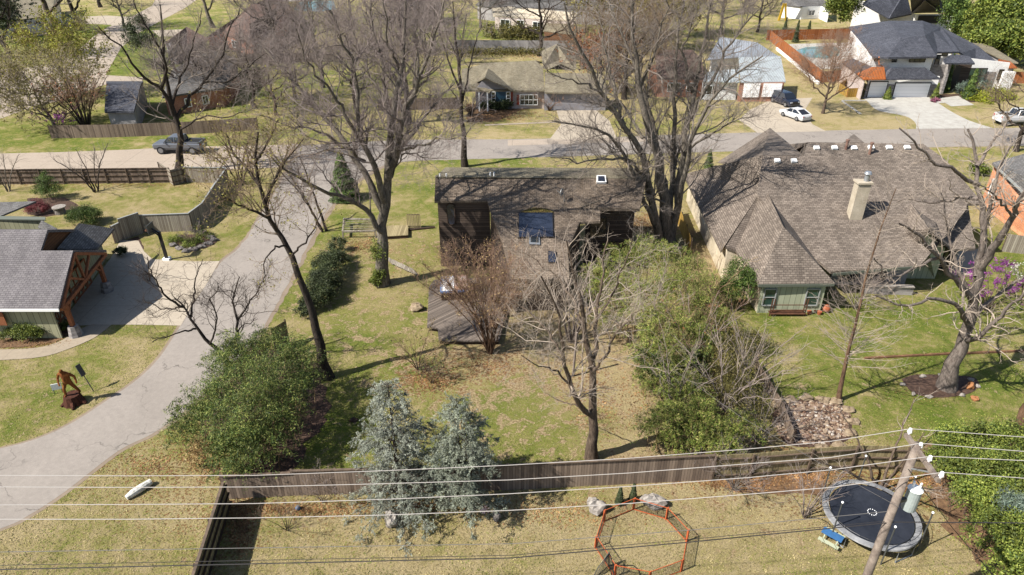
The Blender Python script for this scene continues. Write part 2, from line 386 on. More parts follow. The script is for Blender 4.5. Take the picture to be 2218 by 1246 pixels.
# ------------------------------------------------------------------ ground sheet with its own lasting zones (turf, bare earth, leaf litter)
def steps(lo, hi, parts):
    out = [lo]
    for lim, d in parts:
        while out[-1] < lim - 1e-6: out.append(min(out[-1] + d, lim))
    return np.array(out)
half = steps(0, 1500, [(55, 0.55), (110, 1.2), (300, 5), (1500, 100)])
gx = np.concatenate([-half[::-1][:-1], half]); gy = steps(-60, 1500, [(10, 6), (62, 0.55), (130, 1.1), (320, 4), (1500, 100)])
X, Yg = np.meshgrid(gx, gy); nx, ny = len(gx), len(gy)
gv = np.stack([X.ravel(), Yg.ravel(), np.zeros(X.size)], 1)
ii = np.arange(nx * ny).reshape(ny, nx); gq = np.stack([ii[:-1, :-1].ravel(), ii[:-1, 1:].ravel(), ii[1:, 1:].ravel(), ii[1:, :-1].ravel()], 1)
gme = fast_mesh('lawn', gv, gq)
def blobs(lst, base, xf=None, yf=None):
    if xf is None: xf, yf = X.ravel(), Yg.ravel()
    a = np.full(xf.size, float(base))
    for px, py, rx, ry, val in lst:
        c = G(px, py); wgt = np.exp(-(((xf - c.x) / rx) ** 2 + ((yf - c.y) / ry) ** 2)); a = a * (1 - wgt) + val * wgt
    return a
GREEN = [
    (1900, 760, 12, 9, 0.75), (2100, 900, 8, 9, 0.8), (1760, 800, 6, 8, 0.7), (1700, 690, 7, 5, 0.7), (2180, 600, 8, 8, 0.85),
    (1200, 1150, 30, 4.5, 0.12), (700, 1150, 14, 4, 0.15), (200, 1150, 10, 5, 0.38), (60, 1230, 8, 3, 0.3),
    (300, 600, 12, 8, 0.42), (150, 850, 9, 5, 0.5), (100, 740, 8, 4, 0.46), (400, 440, 14, 6, 0.36), (100, 420, 14, 5, 0.38), (820, 760, 7, 6, 0.7), (1000, 900, 8, 4, 0.6), (700, 760, 5, 6, 0.7),
    (760, 760, 5, 4, 0.85), (620, 640, 3, 8, 0.8), (590, 700, 2.5, 7, 0.8), (690, 520, 4, 6, 0.7), (750, 900, 6, 6, 0.75), (880, 880, 5, 4, 0.7),
    (1050, 880, 4, 3, 0.85), (1170, 960, 6, 3, 0.7), (920, 430, 6, 8, 0.7), (900, 560, 4, 5, 0.55), (1060, 352, 10, 3.5, 0.9), (840, 640, 3, 3, 0.5),
    (200, 300, 30, 8, 0.72), (60, 290, 16, 8, 0.72), (90, 90, 30, 22, 0.8), (280, 130, 16, 22, 0.92), (240, 60, 40, 20, 0.9), (600, 200, 22, 26, 0.75), (760, 230, 20, 22, 0.6),
    (1000, 70, 60, 30, 0.8), (900, 250, 22, 10, 0.4), (1150, 260, 22, 9, 0.35), (1400, 260, 16, 9, 0.5), (1600, 250, 12, 9, 0.5), (1800, 240, 14, 12, 0.1), (1900, 180, 16, 16, 0.15),
    (2080, 240, 14, 7, 0.22), (2100, 340, 14, 6, 0.55), (1600, 340, 8, 4, 0.4), (1650, 150, 8, 20, 0.2), (420, 20, 20, 20, 0.6), (1750, 60, 16, 16, 0.3)]
green = blobs(GREEN, 0.36)
DIRT = [
    (1380, 820, 6, 8, 0.85), (1290, 760, 6, 7, 0.8), (1450, 900, 4, 6, 0.6), (1200, 800, 6, 6, 0.55), (1150, 900, 5, 3, 0.5), (1300, 700, 5, 5, 0.8), (930, 780, 5, 5, 0.6), (1050, 770, 6, 4, 0.75), (1150, 700, 6, 5, 0.7),
    (820, 700, 6, 5, 0.5), (700, 680, 4, 4, 0.4), (640, 740, 3, 3, 0.6), (780, 620, 4, 3, 0.5), (810, 545, 5, 3, 0.7), (900, 520, 5, 4, 0.4), (700, 620, 3, 6, 0.4),
    (560, 760, 3, 3, 0.5), (630, 700, 3, 4, 0.5), (1500, 560, 3, 9, 0.85), (1400, 500, 5, 5, 0.5), (950, 380, 8, 5, 0.3), (1280, 235, 16, 10, 0.5), (1290, 360, 12, 4, 0.6),
    (1750, 1000, 6, 4, 0.5), (1700, 1060, 8, 2.5, 0.45), (550, 1060, 7, 3, 0.35), (680, 1100, 8, 1.5, 0.3), (690, 90, 26, 22, 0.6), (1820, 1140, 7, 2, 0.3), (1700, 235, 5, 14, 0.5),
    (160, 160, 14, 4, 0.0), (1380, 140, 14, 24, 0.5), (1180, 120, 26, 6, 0.6), (1430, 960, 3, 3, 0.7)]
dirt = blobs([(a, b, c * 1.1, d_, min(1.05, e * .88)) for a, b, c, d_, e in DIRT], 0.12)
litter = blobs([
    (640, 1110, 9, 2.2, 0.9), (520, 1120, 1.4, 5, 0.9), (880, 1100, 8, 2, 0.7), (1600, 1050, 10, 3, 0.8), (1750, 1030, 6, 3, 0.8), (1980, 1060, 4, 3, 0.8), (430, 960, 3.5, 4, 0.8), (400, 1010, 3, 3, 0.7), (280, 980, 4, 4, 0.5),
    (930, 820, 4, 3, 0.7), (1060, 790, 5, 3, 0.6), (800, 540, 4, 3, 0.6), (1070, 250, 12, 5, 0.7), (1170, 110, 30, 6, 0.9), (1380, 110, 16, 30, 0.6), (60, 740, 5, 2, 0.8), (1360, 690, 5, 6, 0.5), (1400, 490, 5, 3, 0.9), (1300, 240, 18, 12, 0.4),
    (1270, 840, 3, 3, 0.6), (550, 760, 5, 2, 0.5), (1480, 560, 3, 10, 0.5), (620, 100, 26, 26, 0.4), (420, 400, 20, 1.2, 0.6), (1120, 1120, 18, 3, 0.25), (200, 400, 26, 1.2, 0.6), (2000, 850, 4, 2, 0.5)], 0.0)
for nm, arr in (('green', green), ('dirt', dirt), ('litter', litter)):
    at = gme.attributes.new(nm, 'FLOAT', 'POINT'); at.data.foreach_set('value', arr.astype(np.float32))
t = NT('turf', 0.95, 0.1)
pos = t.coord('Object')
def attr(nm):
    a = t.n('Attribute'); a.attribute_name = nm; return a.outputs['Fac']
n1 = t.noise(pos, 0.22, 6, 0.65, 0.3); n2 = t.noise(pos, 1.1, 5, 0.7, 0.5); n3 = t.noise(pos, 7.0, 4, 0.75); n4 = t.noise(pos, 26.0, 3, 0.8)
gf = t.math('ADD', attr('green'), t.math('MULTIPLY', t.math('SUBTRACT', n1, 0.5), 2.3)); gf = t.math('ADD', gf, t.math('MULTIPLY', t.math('SUBTRACT', n2, 0.5), 1.9)); gf = t.math('ADD', gf, t.math('MULTIPLY', t.math('SUBTRACT', n3, 0.5), 1.5))
g = t.ramp(gf, [(0.05, A(208, 188, 142)), (0.36, A(192, 176, 122)), (0.64, A(158, 158, 84)), (0.95, A(120, 138, 54))])
df = t.math('ADD', attr('dirt'), t.math('MULTIPLY', t.math('SUBTRACT', n2, 0.5), 3.0)); df = t.math('ADD', df, t.math('MULTIPLY', t.math('SUBTRACT', n3, 0.5), 0.9)); df = t.math('ADD', df, t.math('MULTIPLY', t.math('SUBTRACT', n1, 0.5), 0.8))
d = t.ramp(n3, [(0.3, A(176, 146, 112)), (0.7, A(222, 198, 158))])
r = t.mix(t.ramp(df, [(0.42, 0.0), (0.68, 0.9)]), g, d)
vo = t.n('TexVoronoi'); vo.inputs['Scale'].default_value = 5.5; t.l(pos, vo.inputs['Vector'])
lf = t.math('SUBTRACT', t.math('ADD', t.math('MULTIPLY', attr('litter'), 0.75), t.math('MULTIPLY', n2, 0.6)), t.math('MULTIPLY', vo.outputs['Distance'], 0.75))
lc = t.ramp(n4, [(0.3, A(110, 78, 56)), (0.5, A(158, 116, 78)), (0.72, A(196, 158, 112))])
r = t.mix(t.ramp(lf, [(0.34, 0.0), (0.5, 0.85)]), r, lc)
r = t.mix(0.9, r, t.ramp(n4, [(0.3, 0.5), (0.7, 1.5)]), 'MULTIPLY'); r = t.mix(0.95, r, t.ramp(n3, [(0.3, 0.66), (0.7, 1.28)]), 'MULTIPLY')
t.bump(t.math('ADD', n3, n4), 0.09, 1.0); t.col(r)
lawn = obj_mesh('lawn', gme, 'turf'); lawn.location = (0, 0, 0); tag(lawn, kind='structure')

# pavement materials
def m_pave(name, c1, c2, crack=0.5, joint=None):
    t = NT(name, 0.9, 0.2); p = t.coord('Object'); n1 = t.noise(p, 0.25, 6, 0.7, 0.4); n2 = t.noise(p, 3.0, 5, 0.75); n3 = t.noise(p, 30, 3, 0.8)
    r = t.ramp(n1, [(0.1, c2), (0.8, c1)]); r = t.mix(0.7, r, t.ramp(n2, [(0.3, 0.8), (0.7, 1.1)]), 'MULTIPLY'); r = t.mix(0.8, r, t.ramp(n3, [(0.3, 0.8), (0.7, 1.15)]), 'MULTIPLY')
    vo = t.n('TexVoronoi', feature='DISTANCE_TO_EDGE'); vo.inputs['Scale'].default_value = 0.22; ad = t.n('VectorMath', operation='ADD'); nn = t.n('TexNoise'); nn.inputs['Scale'].default_value = 0.9; nn.inputs['Detail'].default_value = 6
    t.l(p, nn.inputs['Vector']); sc = t.n('VectorMath', operation='SCALE'); t.l(nn.outputs['Color'], sc.inputs[0]); sc.inputs['Scale'].default_value = 2.2; t.l(p, ad.inputs[0]); t.l(sc.outputs[0], ad.inputs[1]); t.l(ad.outputs[0], vo.inputs['Vector'])
    ck = t.math('MULTIPLY', t.ramp(vo.outputs['Distance'], [(0.0, 1.0), (0.012, 0.0)]), t.ramp(t.noise(p, 0.3, 3), [(0.42, 0.0), (0.6, crack)]))
    r = t.mix(ck, r, dk(c2, 0.42))
    if joint:
        tc = t.n('TexCoord'); sx = t.n('SeparateXYZ'); t.l(tc.outputs['Object'], sx.inputs[0])
        for i in (0, 1):
            fr = t.math('FRACT', t.math('DIVIDE', sx.outputs[i], joint)); r = t.mix(t.ramp(fr, [(0, 0.55), (0.012, 0.55), (0.018, 0.0)]), r, dk(c2, 0.5))
    t.bump(n3, 0.01, 0.4); return t.col(r)
m_pave('asphalt', A(184, 174, 164), A(160, 151, 142), 1.0)
m_pave('road_concrete', A(206, 190, 172), A(186, 170, 152), 0.4, 4.6)
m_pave('drive_concrete', A(214, 200, 180), A(192, 178, 158), 0.25, 3.2)
m_pave('walk_concrete', A(196, 180, 158), A(172, 158, 138), 0.2, 1.5)
m_pave('edge_gravel', A(176, 158, 138), A(138, 122, 104), 0.1)

POLYS = []
def poly(name, px, mat, z, kind='structure', jit=0.0, seed=1, h=0.0, label=None, cat=None):
    pts = [G(a, b) for a, b in px]; rnd = random.Random(seed); out = []
    n = len(pts)
    for i in range(n):
        a, b = pts[i], pts[(i + 1) % n]; L = (b - a).length; k = max(1, int(L / 0.6)) if jit else 1
        for q in range(k):
            p = a.lerp(b, q / k); out.append((p.x + (rnd.uniform(-jit, jit) if q else 0), p.y + (rnd.uniform(-jit, jit) if q else 0)))
    m = MB(); n = len(out); ar = sum(out[i][0] * out[(i + 1) % n][1] - out[(i + 1) % n][0] * out[i][1] for i in range(n))
    if ar < 0: out = out[::-1]
    m.add([(p[0], p[1], z) for p in out], [tuple(range(n))]); POLYS.append(np.array(out))
    bm = bmesh.new()
    o = m.build(name, mat, origin=(0, 0, 0)); bm.from_mesh(o.data); bmesh.ops.triangulate(bm, faces=bm.faces[:], ngon_method='EAR_CLIP'); bm.to_mesh(o.data); bm.free()
    return tag(o, label, cat, kind=kind)
def smooth_px(pts, n=4):
    out = []
    P = [pts[0]] + list(pts) + [pts[-1]]
    for i in range(1, len(P) - 2):
        for k in range(n):
            t_ = k / n; a, b, c, d_ = P[i - 1], P[i], P[i + 1], P[i + 2]
            out.append(tuple(0.5 * (2 * b[j] + (c[j] - a[j]) * t_ + (2 * a[j] - 5 * b[j] + 4 * c[j] - d_[j]) * t_ ** 2 + (3 * b[j] - a[j] - 3 * c[j] + d_[j]) * t_ ** 3) for j in (0, 1)))
    return out + [pts[-1]]
# side lane, running from the lower left corner up to the cross street
laneL = smooth_px([(-260, 1010), (0, 972), (130, 930), (240, 862), (300, 820), (345, 775), (385, 715), (430, 640), (475, 572), (520, 535), (560, 475), (600, 408), (628, 355), (632, 312)])
laneR = smooth_px([(905, 345), (850, 352), (790, 380), (735, 425), (690, 490), (640, 585), (598, 660), (548, 742), (470, 820), (400, 890), (330, 940), (255, 978), (140, 1066), (60, 1118), (0, 1146), (-260, 1240)])
lane = poly('side_street', laneL + laneR, 'asphalt', 0.012, jit=0.11)
edge = poly('road_edge', [(a - 5, b - 2) for a, b in laneL] + [(a + 7, b + 3) for a, b in laneR], 'edge_gravel', 0.006, jit=0.16, seed=4)
cs_top = smooth_px([(628, 318), (760, 309), (900, 303), (1100, 302), (1300, 298), (1440, 293), (1640, 287), (1900, 281), (2218, 277), (2600, 270)])
cs_bot = smooth_px([(2600, 305), (2218, 316), (2000, 320), (1740, 326), (1560, 329), (1300, 337), (1140, 342), (1000, 346), (880, 350), (800, 365)])
poly('cross_street', cs_top + cs_bot, 'asphalt', 0.016, jit=0.03)
poly('west_street', [(-400, 345), (0, 333), (130, 330), (270, 325), (400, 318), (520, 316), (640, 314), (640, 340), (600, 364), (520, 366), (380, 370), (0, 374), (-400, 376)], 'road_concrete', 0.02)
# cul-de-sac and drives, upper left
poly('far_street', [(-120, 150), (0, 150), (40, 150), (95, 141), (130, 132), (168, 110), (205, 78), (232, 60), (290, 34), (330, 12), (350, -30), (470, -30), (400, 18), (340, 50), (300, 72), (262, 104), (236, 150), (228, 163), (310, 168), (306, 184), (228, 184), (140, 215), (60, 236), (0, 258), (-120, 290)], 'road_concrete', 0.02)
poly('driveway', [(132, 45), (150, 38), (230, 34), (300, 38), (262, 60), (238, 54), (200, 52), (160, 54), (150, 62), (130, 66)], 'drive_concrete', 0.026)
poly('path', [(0, 84), (60, 76), (120, 66), (148, 60), (150, 64), (120, 72), (60, 83), (0, 90)], 'walk_concrete', 0.03)
poly('driveway', [(328, 66), (400, 64), (404, 78), (345, 80)], 'drive_concrete', 0.03)
# left house drive and path
poly('driveway', [(240, 560), (262, 520), (300, 522), (312, 545), (330, 562), (420, 567), (476, 566), (450, 612), (420, 658), (392, 706), (300, 704), (232, 704), (170, 706), (140, 690)], 'drive_concrete', 0.024)
poly('path', smooth_px([(-60, 762), (0, 758), (80, 754), (130, 740), (165, 718), (200, 703)]) + smooth_px([(242, 704), (205, 732), (150, 756), (90, 774), (0, 781), (-60, 783)]), 'walk_concrete', 0.03)
poly('mulch_bed', [(-20, 690), (60, 690), (130, 700), (170, 706), (160, 722), (120, 742), (60, 751), (-20, 755)], 'leaf_mulch', 0.034, jit=0.08)
# drives across the cross street
poly('driveway', [(1625, 238), (1670, 216), (1760, 212), (1740, 244), (1760, 270), (1790, 285), (1640, 288), (1600, 260)], 'drive_concrete', 0.026)
poly('driveway', smooth_px([(1868, 211), (1880, 222), (1902, 240), (1960, 252), (1982, 266), (1984, 280)]) + smooth_px([(2150, 278), (2100, 262), (2060, 242), (2030, 222), (2012, 211)]), 'concrete_white', 0.03)
poly('driveway', [(1205, 240), (1290, 238), (1320, 262), (1336, 300), (1190, 303), (1215, 270)], 'drive_concrete', 0.026)
poly('path', [(1050, 270), (1240, 262), (1240, 265), (1050, 273)], 'walk_concrete', 0.03)
poly('road_patch', [(1100, 304), (1440, 296), (1440, 306), (1100, 316)], 'road_concrete', 0.021)
poly('patio', [(2030, 214), (2075, 208), (2110, 228), (2060, 231)], 'concrete_white', 0.03)
poly('patio', [(1700, 96), (1860, 92), (1850, 150), (1760, 150)], 'concrete_white', 0.02)
poly('patio', [(2050, 545), (2120, 540), (2112, 595), (2062, 600)], 'drive_concrete', 0.03)
poly('swimming_pool', [(1716, 112), (1745, 103), (1800, 100), (1822, 104), (1815, 122), (1790, 128), (1740, 124)], m_plain('pool_water', A(120, 186, 196), 0.05, 0.6), 0.05)
poly('patio', [(610, 4), (740, 0), (744, -30), (600, -30)], 'concrete_white', 0.02)
poly('swimming_pool', [(636, 22), (650, 4), (722, 2), (728, 20), (690, 26)], 'pool_water', 0.05)
poly('tennis_court', [(672, 2), (728, 0), (728, -12), (670, -12)], m_plain('court_green', A(70, 160, 158), 0.8), 0.07)
# mulch and stone beds
poly('mulch_bed', smooth_px([(1952, 822), (1985, 812), (2060, 814), (2108, 818), (2120, 838), (2090, 856), (2020, 862), (1975, 850), (1952, 822)]), 'mulch', 0.03, jit=0.1)
poly('mulch_bed', [(470, 770), (560, 740), (700, 790), (720, 880), (620, 1030), (480, 1040), (430, 1000), (440, 900)], 'mulch', 0.008, jit=0.4)
poly('mulch_bed', [(1530, 1018), (1760, 1010), (1800, 1020), (1790, 1062), (1700, 1072), (1580, 1060)], 'leaf_mulch', 0.012, jit=0.3)
poly('mulch_bed', [(1820, 1005), (1990, 1015), (2060, 1160), (2150, 1246), (2218, 1246), (2218, 960), (2060, 950), (2000, 970)], 'leaf_mulch', 0.012, jit=0.3)
poly('mulch_bed', [(1010, 226), (1120, 222), (1180, 232), (1130, 238), (1080, 262), (1010, 266)], 'leaf_mulch', 0.02, jit=0.3)
poly('mulch_bed', [(2020, 205), (2190, 200), (2200, 215), (2110, 222), (2030, 222)], 'mulch', 0.022, jit=0.2)
poly('mulch_bed', [(60, 430), (140, 428), (170, 445), (160, 460), (100, 470), (60, 465)], 'mulch', 0.02, jit=0.1)
poly('mulch_bed', [(385, 510), (460, 505), (470, 525), (440, 540), (395, 538), (372, 525)], 'mulch', 0.02, jit=0.1)
poly('mulch_bed', [(275, 520), (300, 512), (312, 540), (284, 530)], 'mulch', 0.02, jit=0.1)
# ------------------------------------------------------------------ building helpers
def onp(px, py, y0, h0, sl, lift=0.0):
    """point on the sloping plane h = h0 + sl*(y - y0)"""
    r = ray(px, py); t = (h0 + lift - sl * y0 - CAMH) / (r[2] - sl * r[1]); return Vector((r[0] * t, r[1] * t, CAMH + r[2] * t))
def P3(q):
    if isinstance(q, Vector): return q
    return G(*q) if len(q) == 3 else G(q[0], q[1], 0)
def roof(parent, mat, pts, faces, t=0.2, name='roof'):
    return MB().slab([P3(p) for p in pts], faces, t).build(name, mat, parent)
def shrink(pts, d):
    c = sum((Vector((p.x, p.y, 0)) for p in pts), Vector()) / len(pts); out = []
    for p in pts:
        v = Vector((p.x, p.y, 0)) - c; L = max(v.length, .01); v *= max(0.0, L - d) / L; out.append(Vector((c.x + v.x, c.y + v.y, p.z)))
    return out
def skirt(parent, mat, pts, z0=0.0, inset=0.4, drop=0.12, closed=True, name='wall', t=0.12):
    P = [P3(p) for p in pts]
    if inset: P = shrink(P, inset)
    m = MB(); n = len(P)
    for i in range(n if closed else n - 1):
        a, b = P[i], P[(i + 1) % n]
        if (a - b).length < 0.05: continue
        m.panel([(a.x, a.y, z0), (b.x, b.y, z0), (b.x, b.y, b.z - drop), (a.x, a.y, a.z - drop)], t)
    return m.build(name, mat, parent)
def out_n(a, b):
    d = (Vector(b) - Vector(a)); d.z = 0; d.normalize(); n = Vector((d.y, -d.x, 0)); mid = (Vector(a) + Vector(b)) / 2
    if (Vector((0, 0, 0)) - Vector((mid.x, mid.y, 0))).dot(n) < 0: n = -n
    return d, n
def window(parent, a, b, z0, z1, frame='trim_white', glass='glass_dark', nx=2, nz=1, fw=0.07, name='window', off=0.02):
    a = Vector((a[0], a[1], 0)); b = Vector((b[0], b[1], 0)); d, n = out_n(a, b); fr = MB(); o = n * (off + 0.03); Z = lambda p, z: Vector((p.x, p.y, z)) + o
    fr.beam(Z(a, z0), Z(b, z0), fw, 0.1, up=n); fr.beam(Z(a, z1), Z(b, z1), fw, 0.1, up=n)
    for k in range(nx + 1): p = a.lerp(b, k / nx); fr.beam(Z(p, z0), Z(p, z1), fw if k in (0, nx) else fw * .55, 0.09, up=n)
    for k in range(1, nz): z = z0 + (z1 - z0) * k / nz; fr.beam(Z(a, z), Z(b, z), fw * .55, 0.08, up=n)
    f = fr.build(name, frame, parent)
    g = n * (off + 0.012)
    MB().panel([Z(a, z0) - o + g, Z(b, z0) - o + g, Z(b, z1) - o + g, Z(a, z1) - o + g], 0.02).build('pane', glass, f)
    return f
def wpx(parent, Yp, x0, y0, x1, y1, **kw):
    """window on the wall plane y = Yp, given by its corners in the photograph"""
    kw['off'] = kw.get('off', .02) + .2
    a, b = V(x0, y1, Yp), V(x1, y1, Yp); zt = V((x0 + x1) / 2, y0, Yp).z
    return window(parent, a, b, a.z, zt, **kw)
def ppx(parent, Yp, x0, y0, x1, y1, mat, name, off=0.06, t=0.05):
    off += .2; a, b = V(x0, y1, Yp), V(x1, y1, Yp); zt = V((x0 + x1) / 2, y0, Yp).z; a.y = b.y = Yp - off
    return MB().panel([(a.x, a.y, a.z), (b.x, b.y, a.z), (b.x, b.y, zt), (a.x, a.y, zt)], -t).build(name, mat, parent)

# ------------------------------------------------------------------ garage house on the left
h = thing('garage_house', (-40, 44, 0), 'olive boarded house with a pale roof and brown timber truss over its garage drive', 'house')
e0 = Vector((-31.0, 39.9, 2.8)); e1 = Vector((-31.76, 44.3, 5.0)); e2 = Vector((-32.38, 48.9, 2.8)); rk = G(88, 543, 5.0)
up = G(103, 497, 5.95)
roof(h, 'shingle_pink', [(-62, 39.9, 2.8), e0, e1, (rk.x, 44.3, 5.0), (up.x, up.y, 5.9), (-62, up.y, 5.9), (rk.x, 48.9, 2.8), e2, (up.x, 52.0, 2.95), (-62, 52.0, 2.95)] and
     [Vector((-62, 39.9, 2.8)), e0, e1, Vector((rk.x, 44.3, 5.0)), Vector((up.x, up.y, 5.93)), Vector((-62, up.y, 5.93)), Vector((rk.x, 48.9, 2.75)), e2, Vector((up.x - .8, 52.6, 2.9)), Vector((-62, 52.6, 2.9))],
     [(0, 1, 2, 3), (0, 3, 4, 5), (2, 7, 6, 3), (5, 4, 8, 9)], 0.22)
m = MB(); m.beam(e0 + Vector((-31, 0, -.15)), e0 + Vector((0.02, -.02, -.15)), 0.06, 0.2); m.build('gutter', 'trim_white', h)
wl = MB()
wl.panel([(-62, 40.5, 0), (-31.9, 40.5, 0), (-31.9, 40.5, 2.85), (-62, 40.5, 2.85)], -0.12)
# recessed garage front: gable shaped
ga, gb, gc = Vector((-33.1, 40.6, 0)), Vector((-34.3, 48.8, 0)), Vector((-33.7, 44.4, 0))
wl.panel([ga, gb, gb + Vector((0, 0, 2.7)), gc + Vector((0, 0, 4.7)), ga + Vector((0, 0, 2.8))], 0.12)
wl.panel([(-34.3, 48.75, 0), (-35.2, 52.8, 0), (-35.2, 52.8, 2.7), (-34.3, 48.75, 2.7)], 0.12)
wl.build('wall', 'siding_olive', h)
wl = MB(); wl.panel([Vector((rk.x - .15, 44.4, 2.2)), Vector((up.x - 1.0, 52.3, 2.2)), Vector((up.x - .8, 52.3, 2.9)), Vector((up.x - .15, up.y, 5.75)), Vector((rk.x - .15, 44.5, 4.9))], 0.1); wl.build('gable_wall', 'siding_cedar', h)
roof(h, 'shingle_grey', [Vector((-34.1, 46.0, 4.35)), Vector((-35.0, 50.6, 4.35)), (247, 495, 2.95), (210, 539, 2.95), ], [(0, 1, 2, 3)], 0.15, 'side_roof')
# garage doors with crossed brown boards
for f0, f1 in ((0.04, 0.44), (0.56, 0.96)):
    a, b = ga.lerp(gb, f0), ga.lerp(gb, f1); d, n = out_n(a, b); o1 = n * 0.05
    dr = MB().panel([a + o1, b + o1, b + o1 + Vector((0, 0, 2.2)), a + o1 + Vector((0, 0, 2.2))], -0.05).build('garage_door', 'siding_olive', h)
    x = MB(); o2 = n * 0.13
    for k in range(5): p = a.lerp(b, k / 4) + o2; x.beam(p, p + Vector((0, 0, 2.2)), 0.13, 0.05, up=n)
    for z in (0.08, 1.15, 2.2): x.beam(a + o2 + Vector((0, 0, z)), b + o2 + Vector((0, 0, z)), 0.12, 0.05, up=n)
    for k in range(4):
        p, q = a.lerp(b, k / 4) + o2, a.lerp(b, (k + 1) / 4) + o2
        x.beam(p + Vector((0, 0, .08)), q + Vector((0, 0, 1.15)), 0.1, 0.045, up=n); x.beam(q + Vector((0, 0, .08)), p + Vector((0, 0, 1.15)), 0.1, 0.045, up=n)
    x.build('door_trim', 'wood_trim', dr)
# timber truss in the gable plane
t0, t2 = e0 + Vector((0.0, 0.25, -.25)), e2 + Vector((0.0, -.25, -.25)); top = e1 + Vector((0, 0, -.25)); mid = (t0 + t2) / 2; tr = MB()
tr.beam(t0, t2, 0.24, 0.26); tr.beam(t0, top, 0.2, 0.22); tr.beam(top, t2, 0.2, 0.22); tr.beam(mid, top, 0.16); tr.beam(mid, t0.lerp(top, .55), 0.16); tr.beam(mid, t2.lerp(top, .55), 0.16)
tr.build('truss', 'wood_trim', h)
for f in (0.07, 0.82):
    p = t0.lerp(t2, f); q = Vector((p.x, p.y, 0.85)); po = MB(); po.beam(q, p, 0.26); sgn = 1 if f < .5 else -1
    po.beam(p + Vector((0, 0, -.75)), t0.lerp(t2, f + sgn * .1), 0.14); po.build('post', 'wood_trim', h)
    MB().cyl((p.x, p.y, 0), 0.48, 0.85, 8, 0.34).build('stone_base', 'stone_grey', h)
ppx(h, 40.38, -40, 672, 22, 700, 'wood_trim', 'door')
# neighbouring roof pieces behind it
h2 = thing('low_shed', G(40, 480), 'low dark wing behind the pale garage roof at the left edge', 'house')
roof(h2, 'shingle_grey', [(-80, 440, 3.4), (78, 436, 3.4), (0, 468, 2.9), (-80, 490, 2.9)], [(0, 1, 2, 3)], 0.14)
roof(h2, 'trim_olive', [(-80, 466, 3.0), (98, 470, 3.0), (98, 476, 2.9), (-80, 474, 2.9)], [(0, 1, 2, 3)], 0.1, 'fascia')
a, b = G(-80, 474, 2.9), G(92, 474, 2.9)
MB().panel([(a.x, a.y + .1, 0), (b.x, b.y + .1, 0), (b.x, b.y + .1, 2.8), (a.x, a.y + .1, 2.8)], -.1).build('wall', 'siding_olive', h2)
p = G(20, 495, 1.4); MB().tube([(p.x, p.y - .2, p.z), (p.x, p.y - .2, p.z + .6), (p.x + .12, p.y - .2, p.z + .75), (p.x + .26, p.y - .2, p.z + .62)], 0.07).build('vent_pipe', 'plastic_white', h2)
roof(h2, 'shingle_grey', [(82, 492, 2.6), (90, 477, 3.2), (124, 495, 2.6), (110, 505, 2.4)], [(0, 1, 2, 3)], 0.12, 'porch_roof')

# ------------------------------------------------------------------ central two-storey house with the long brown roof
h = thing('brown_house', (2, 51, 0), 'dark wooden house under a long brown shingle roof behind the hot tub', 'house')
Q = lambda x, y, l=0: onp(x, y, 53.5, 7.2, 0.424, l)
mainr = [Q(943, 383), Q(1264, 386), Q(1264, 436), Q(1300, 449), Q(1300, 479), Q(1256, 481), Q(1230, 541), Q(1233, 605), Q(1108, 605), Q(1088, 525), Q(1066, 468), Q(1055, 434), Q(941, 435)]
MB().slab(mainr, [tuple(range(13))], 0.2).build('roof', 'shingle_old', h)
MB().slab([Q(1264, 384, .12), Q(1400, 388, .12), Q(1386, 452, .12), Q(1298, 450, .12), Q(1264, 437, .12)], [(0, 1, 2, 3, 4)], 0.25).build('roof', 'shingle_old', h)
b0, b1 = Q(943, 383), Q(1400, 387)
MB().slab([b0, b1, Vector((b1.x - .3, b1.y + 3.6, 6.75)), Vector((b0.x + .5, b0.y + 3.6, 6.75))], [(0, 1, 2, 3)], 0.2).build('roof', 'shingle_tan', h)
MB().beam(b0 + Vector((0, 0, .04)), b1 + Vector((0, 0, .04)), 0.4, 0.06).build('ridge_cap', 'shingle_tan', h)
sk = [p + Vector((.25, -.02, 0)) for p in (Q(1055, 436), Q(1066, 468), Q(1088, 525), Q(1110, 600))]
skirt(h, 'siding_dark', sk, inset=0, closed=False)
sk = [p + Vector((-.25, 0.3, 0)) for p in (Q(1264, 437), Q(1256, 481), Q(1231, 541), Q(1233, 603))]
skirt(h, 'siding_dark', sk, inset=0, closed=False)
fw = [Q(1110, 603) + Vector((.3, .5, 0)), Q(1233, 603) + Vector((-.3, .5, 0))]; skirt(h, 'siding_dark', fw, inset=0, closed=False)
yb = mainr[12].y + 0.5
wl = MB(); xl = mainr[12].x + .3
wl.panel([(xl, yb, 0), (Q(1055, 434).x + .2, yb, 0), (Q(1055, 434).x + .2, yb, 5.95), (xl, yb, 5.95)], -.12)
wl.panel([(xl, yb, 0), (xl, 57.0, 0), (xl, 57.0, 6.4), (xl, 53.5, 6.85), (xl, yb, 5.95)], .12); wl.build('wall', 'siding_dark', h)
# rounded tall window
m = MB(); pts = []; c = V(977, 464, yb - .2)
for k in range(20):
    a = 2 * math.pi * k / 20; pts.append((c.x + .32 * math.cos(a), yb - .2, c.z + (0.62 if math.sin(a) > 0 else -.62) + .32 * math.sin(a)))
m.panel(pts[::-1], .03); wn = m.build('window', 'glass_blue', h)
m = MB(); m.tube([(p[0], p[1] - .04, p[2]) for p in pts + [pts[0]]], 0.05, 5); m.build('frame', 'wood_dark', wn)
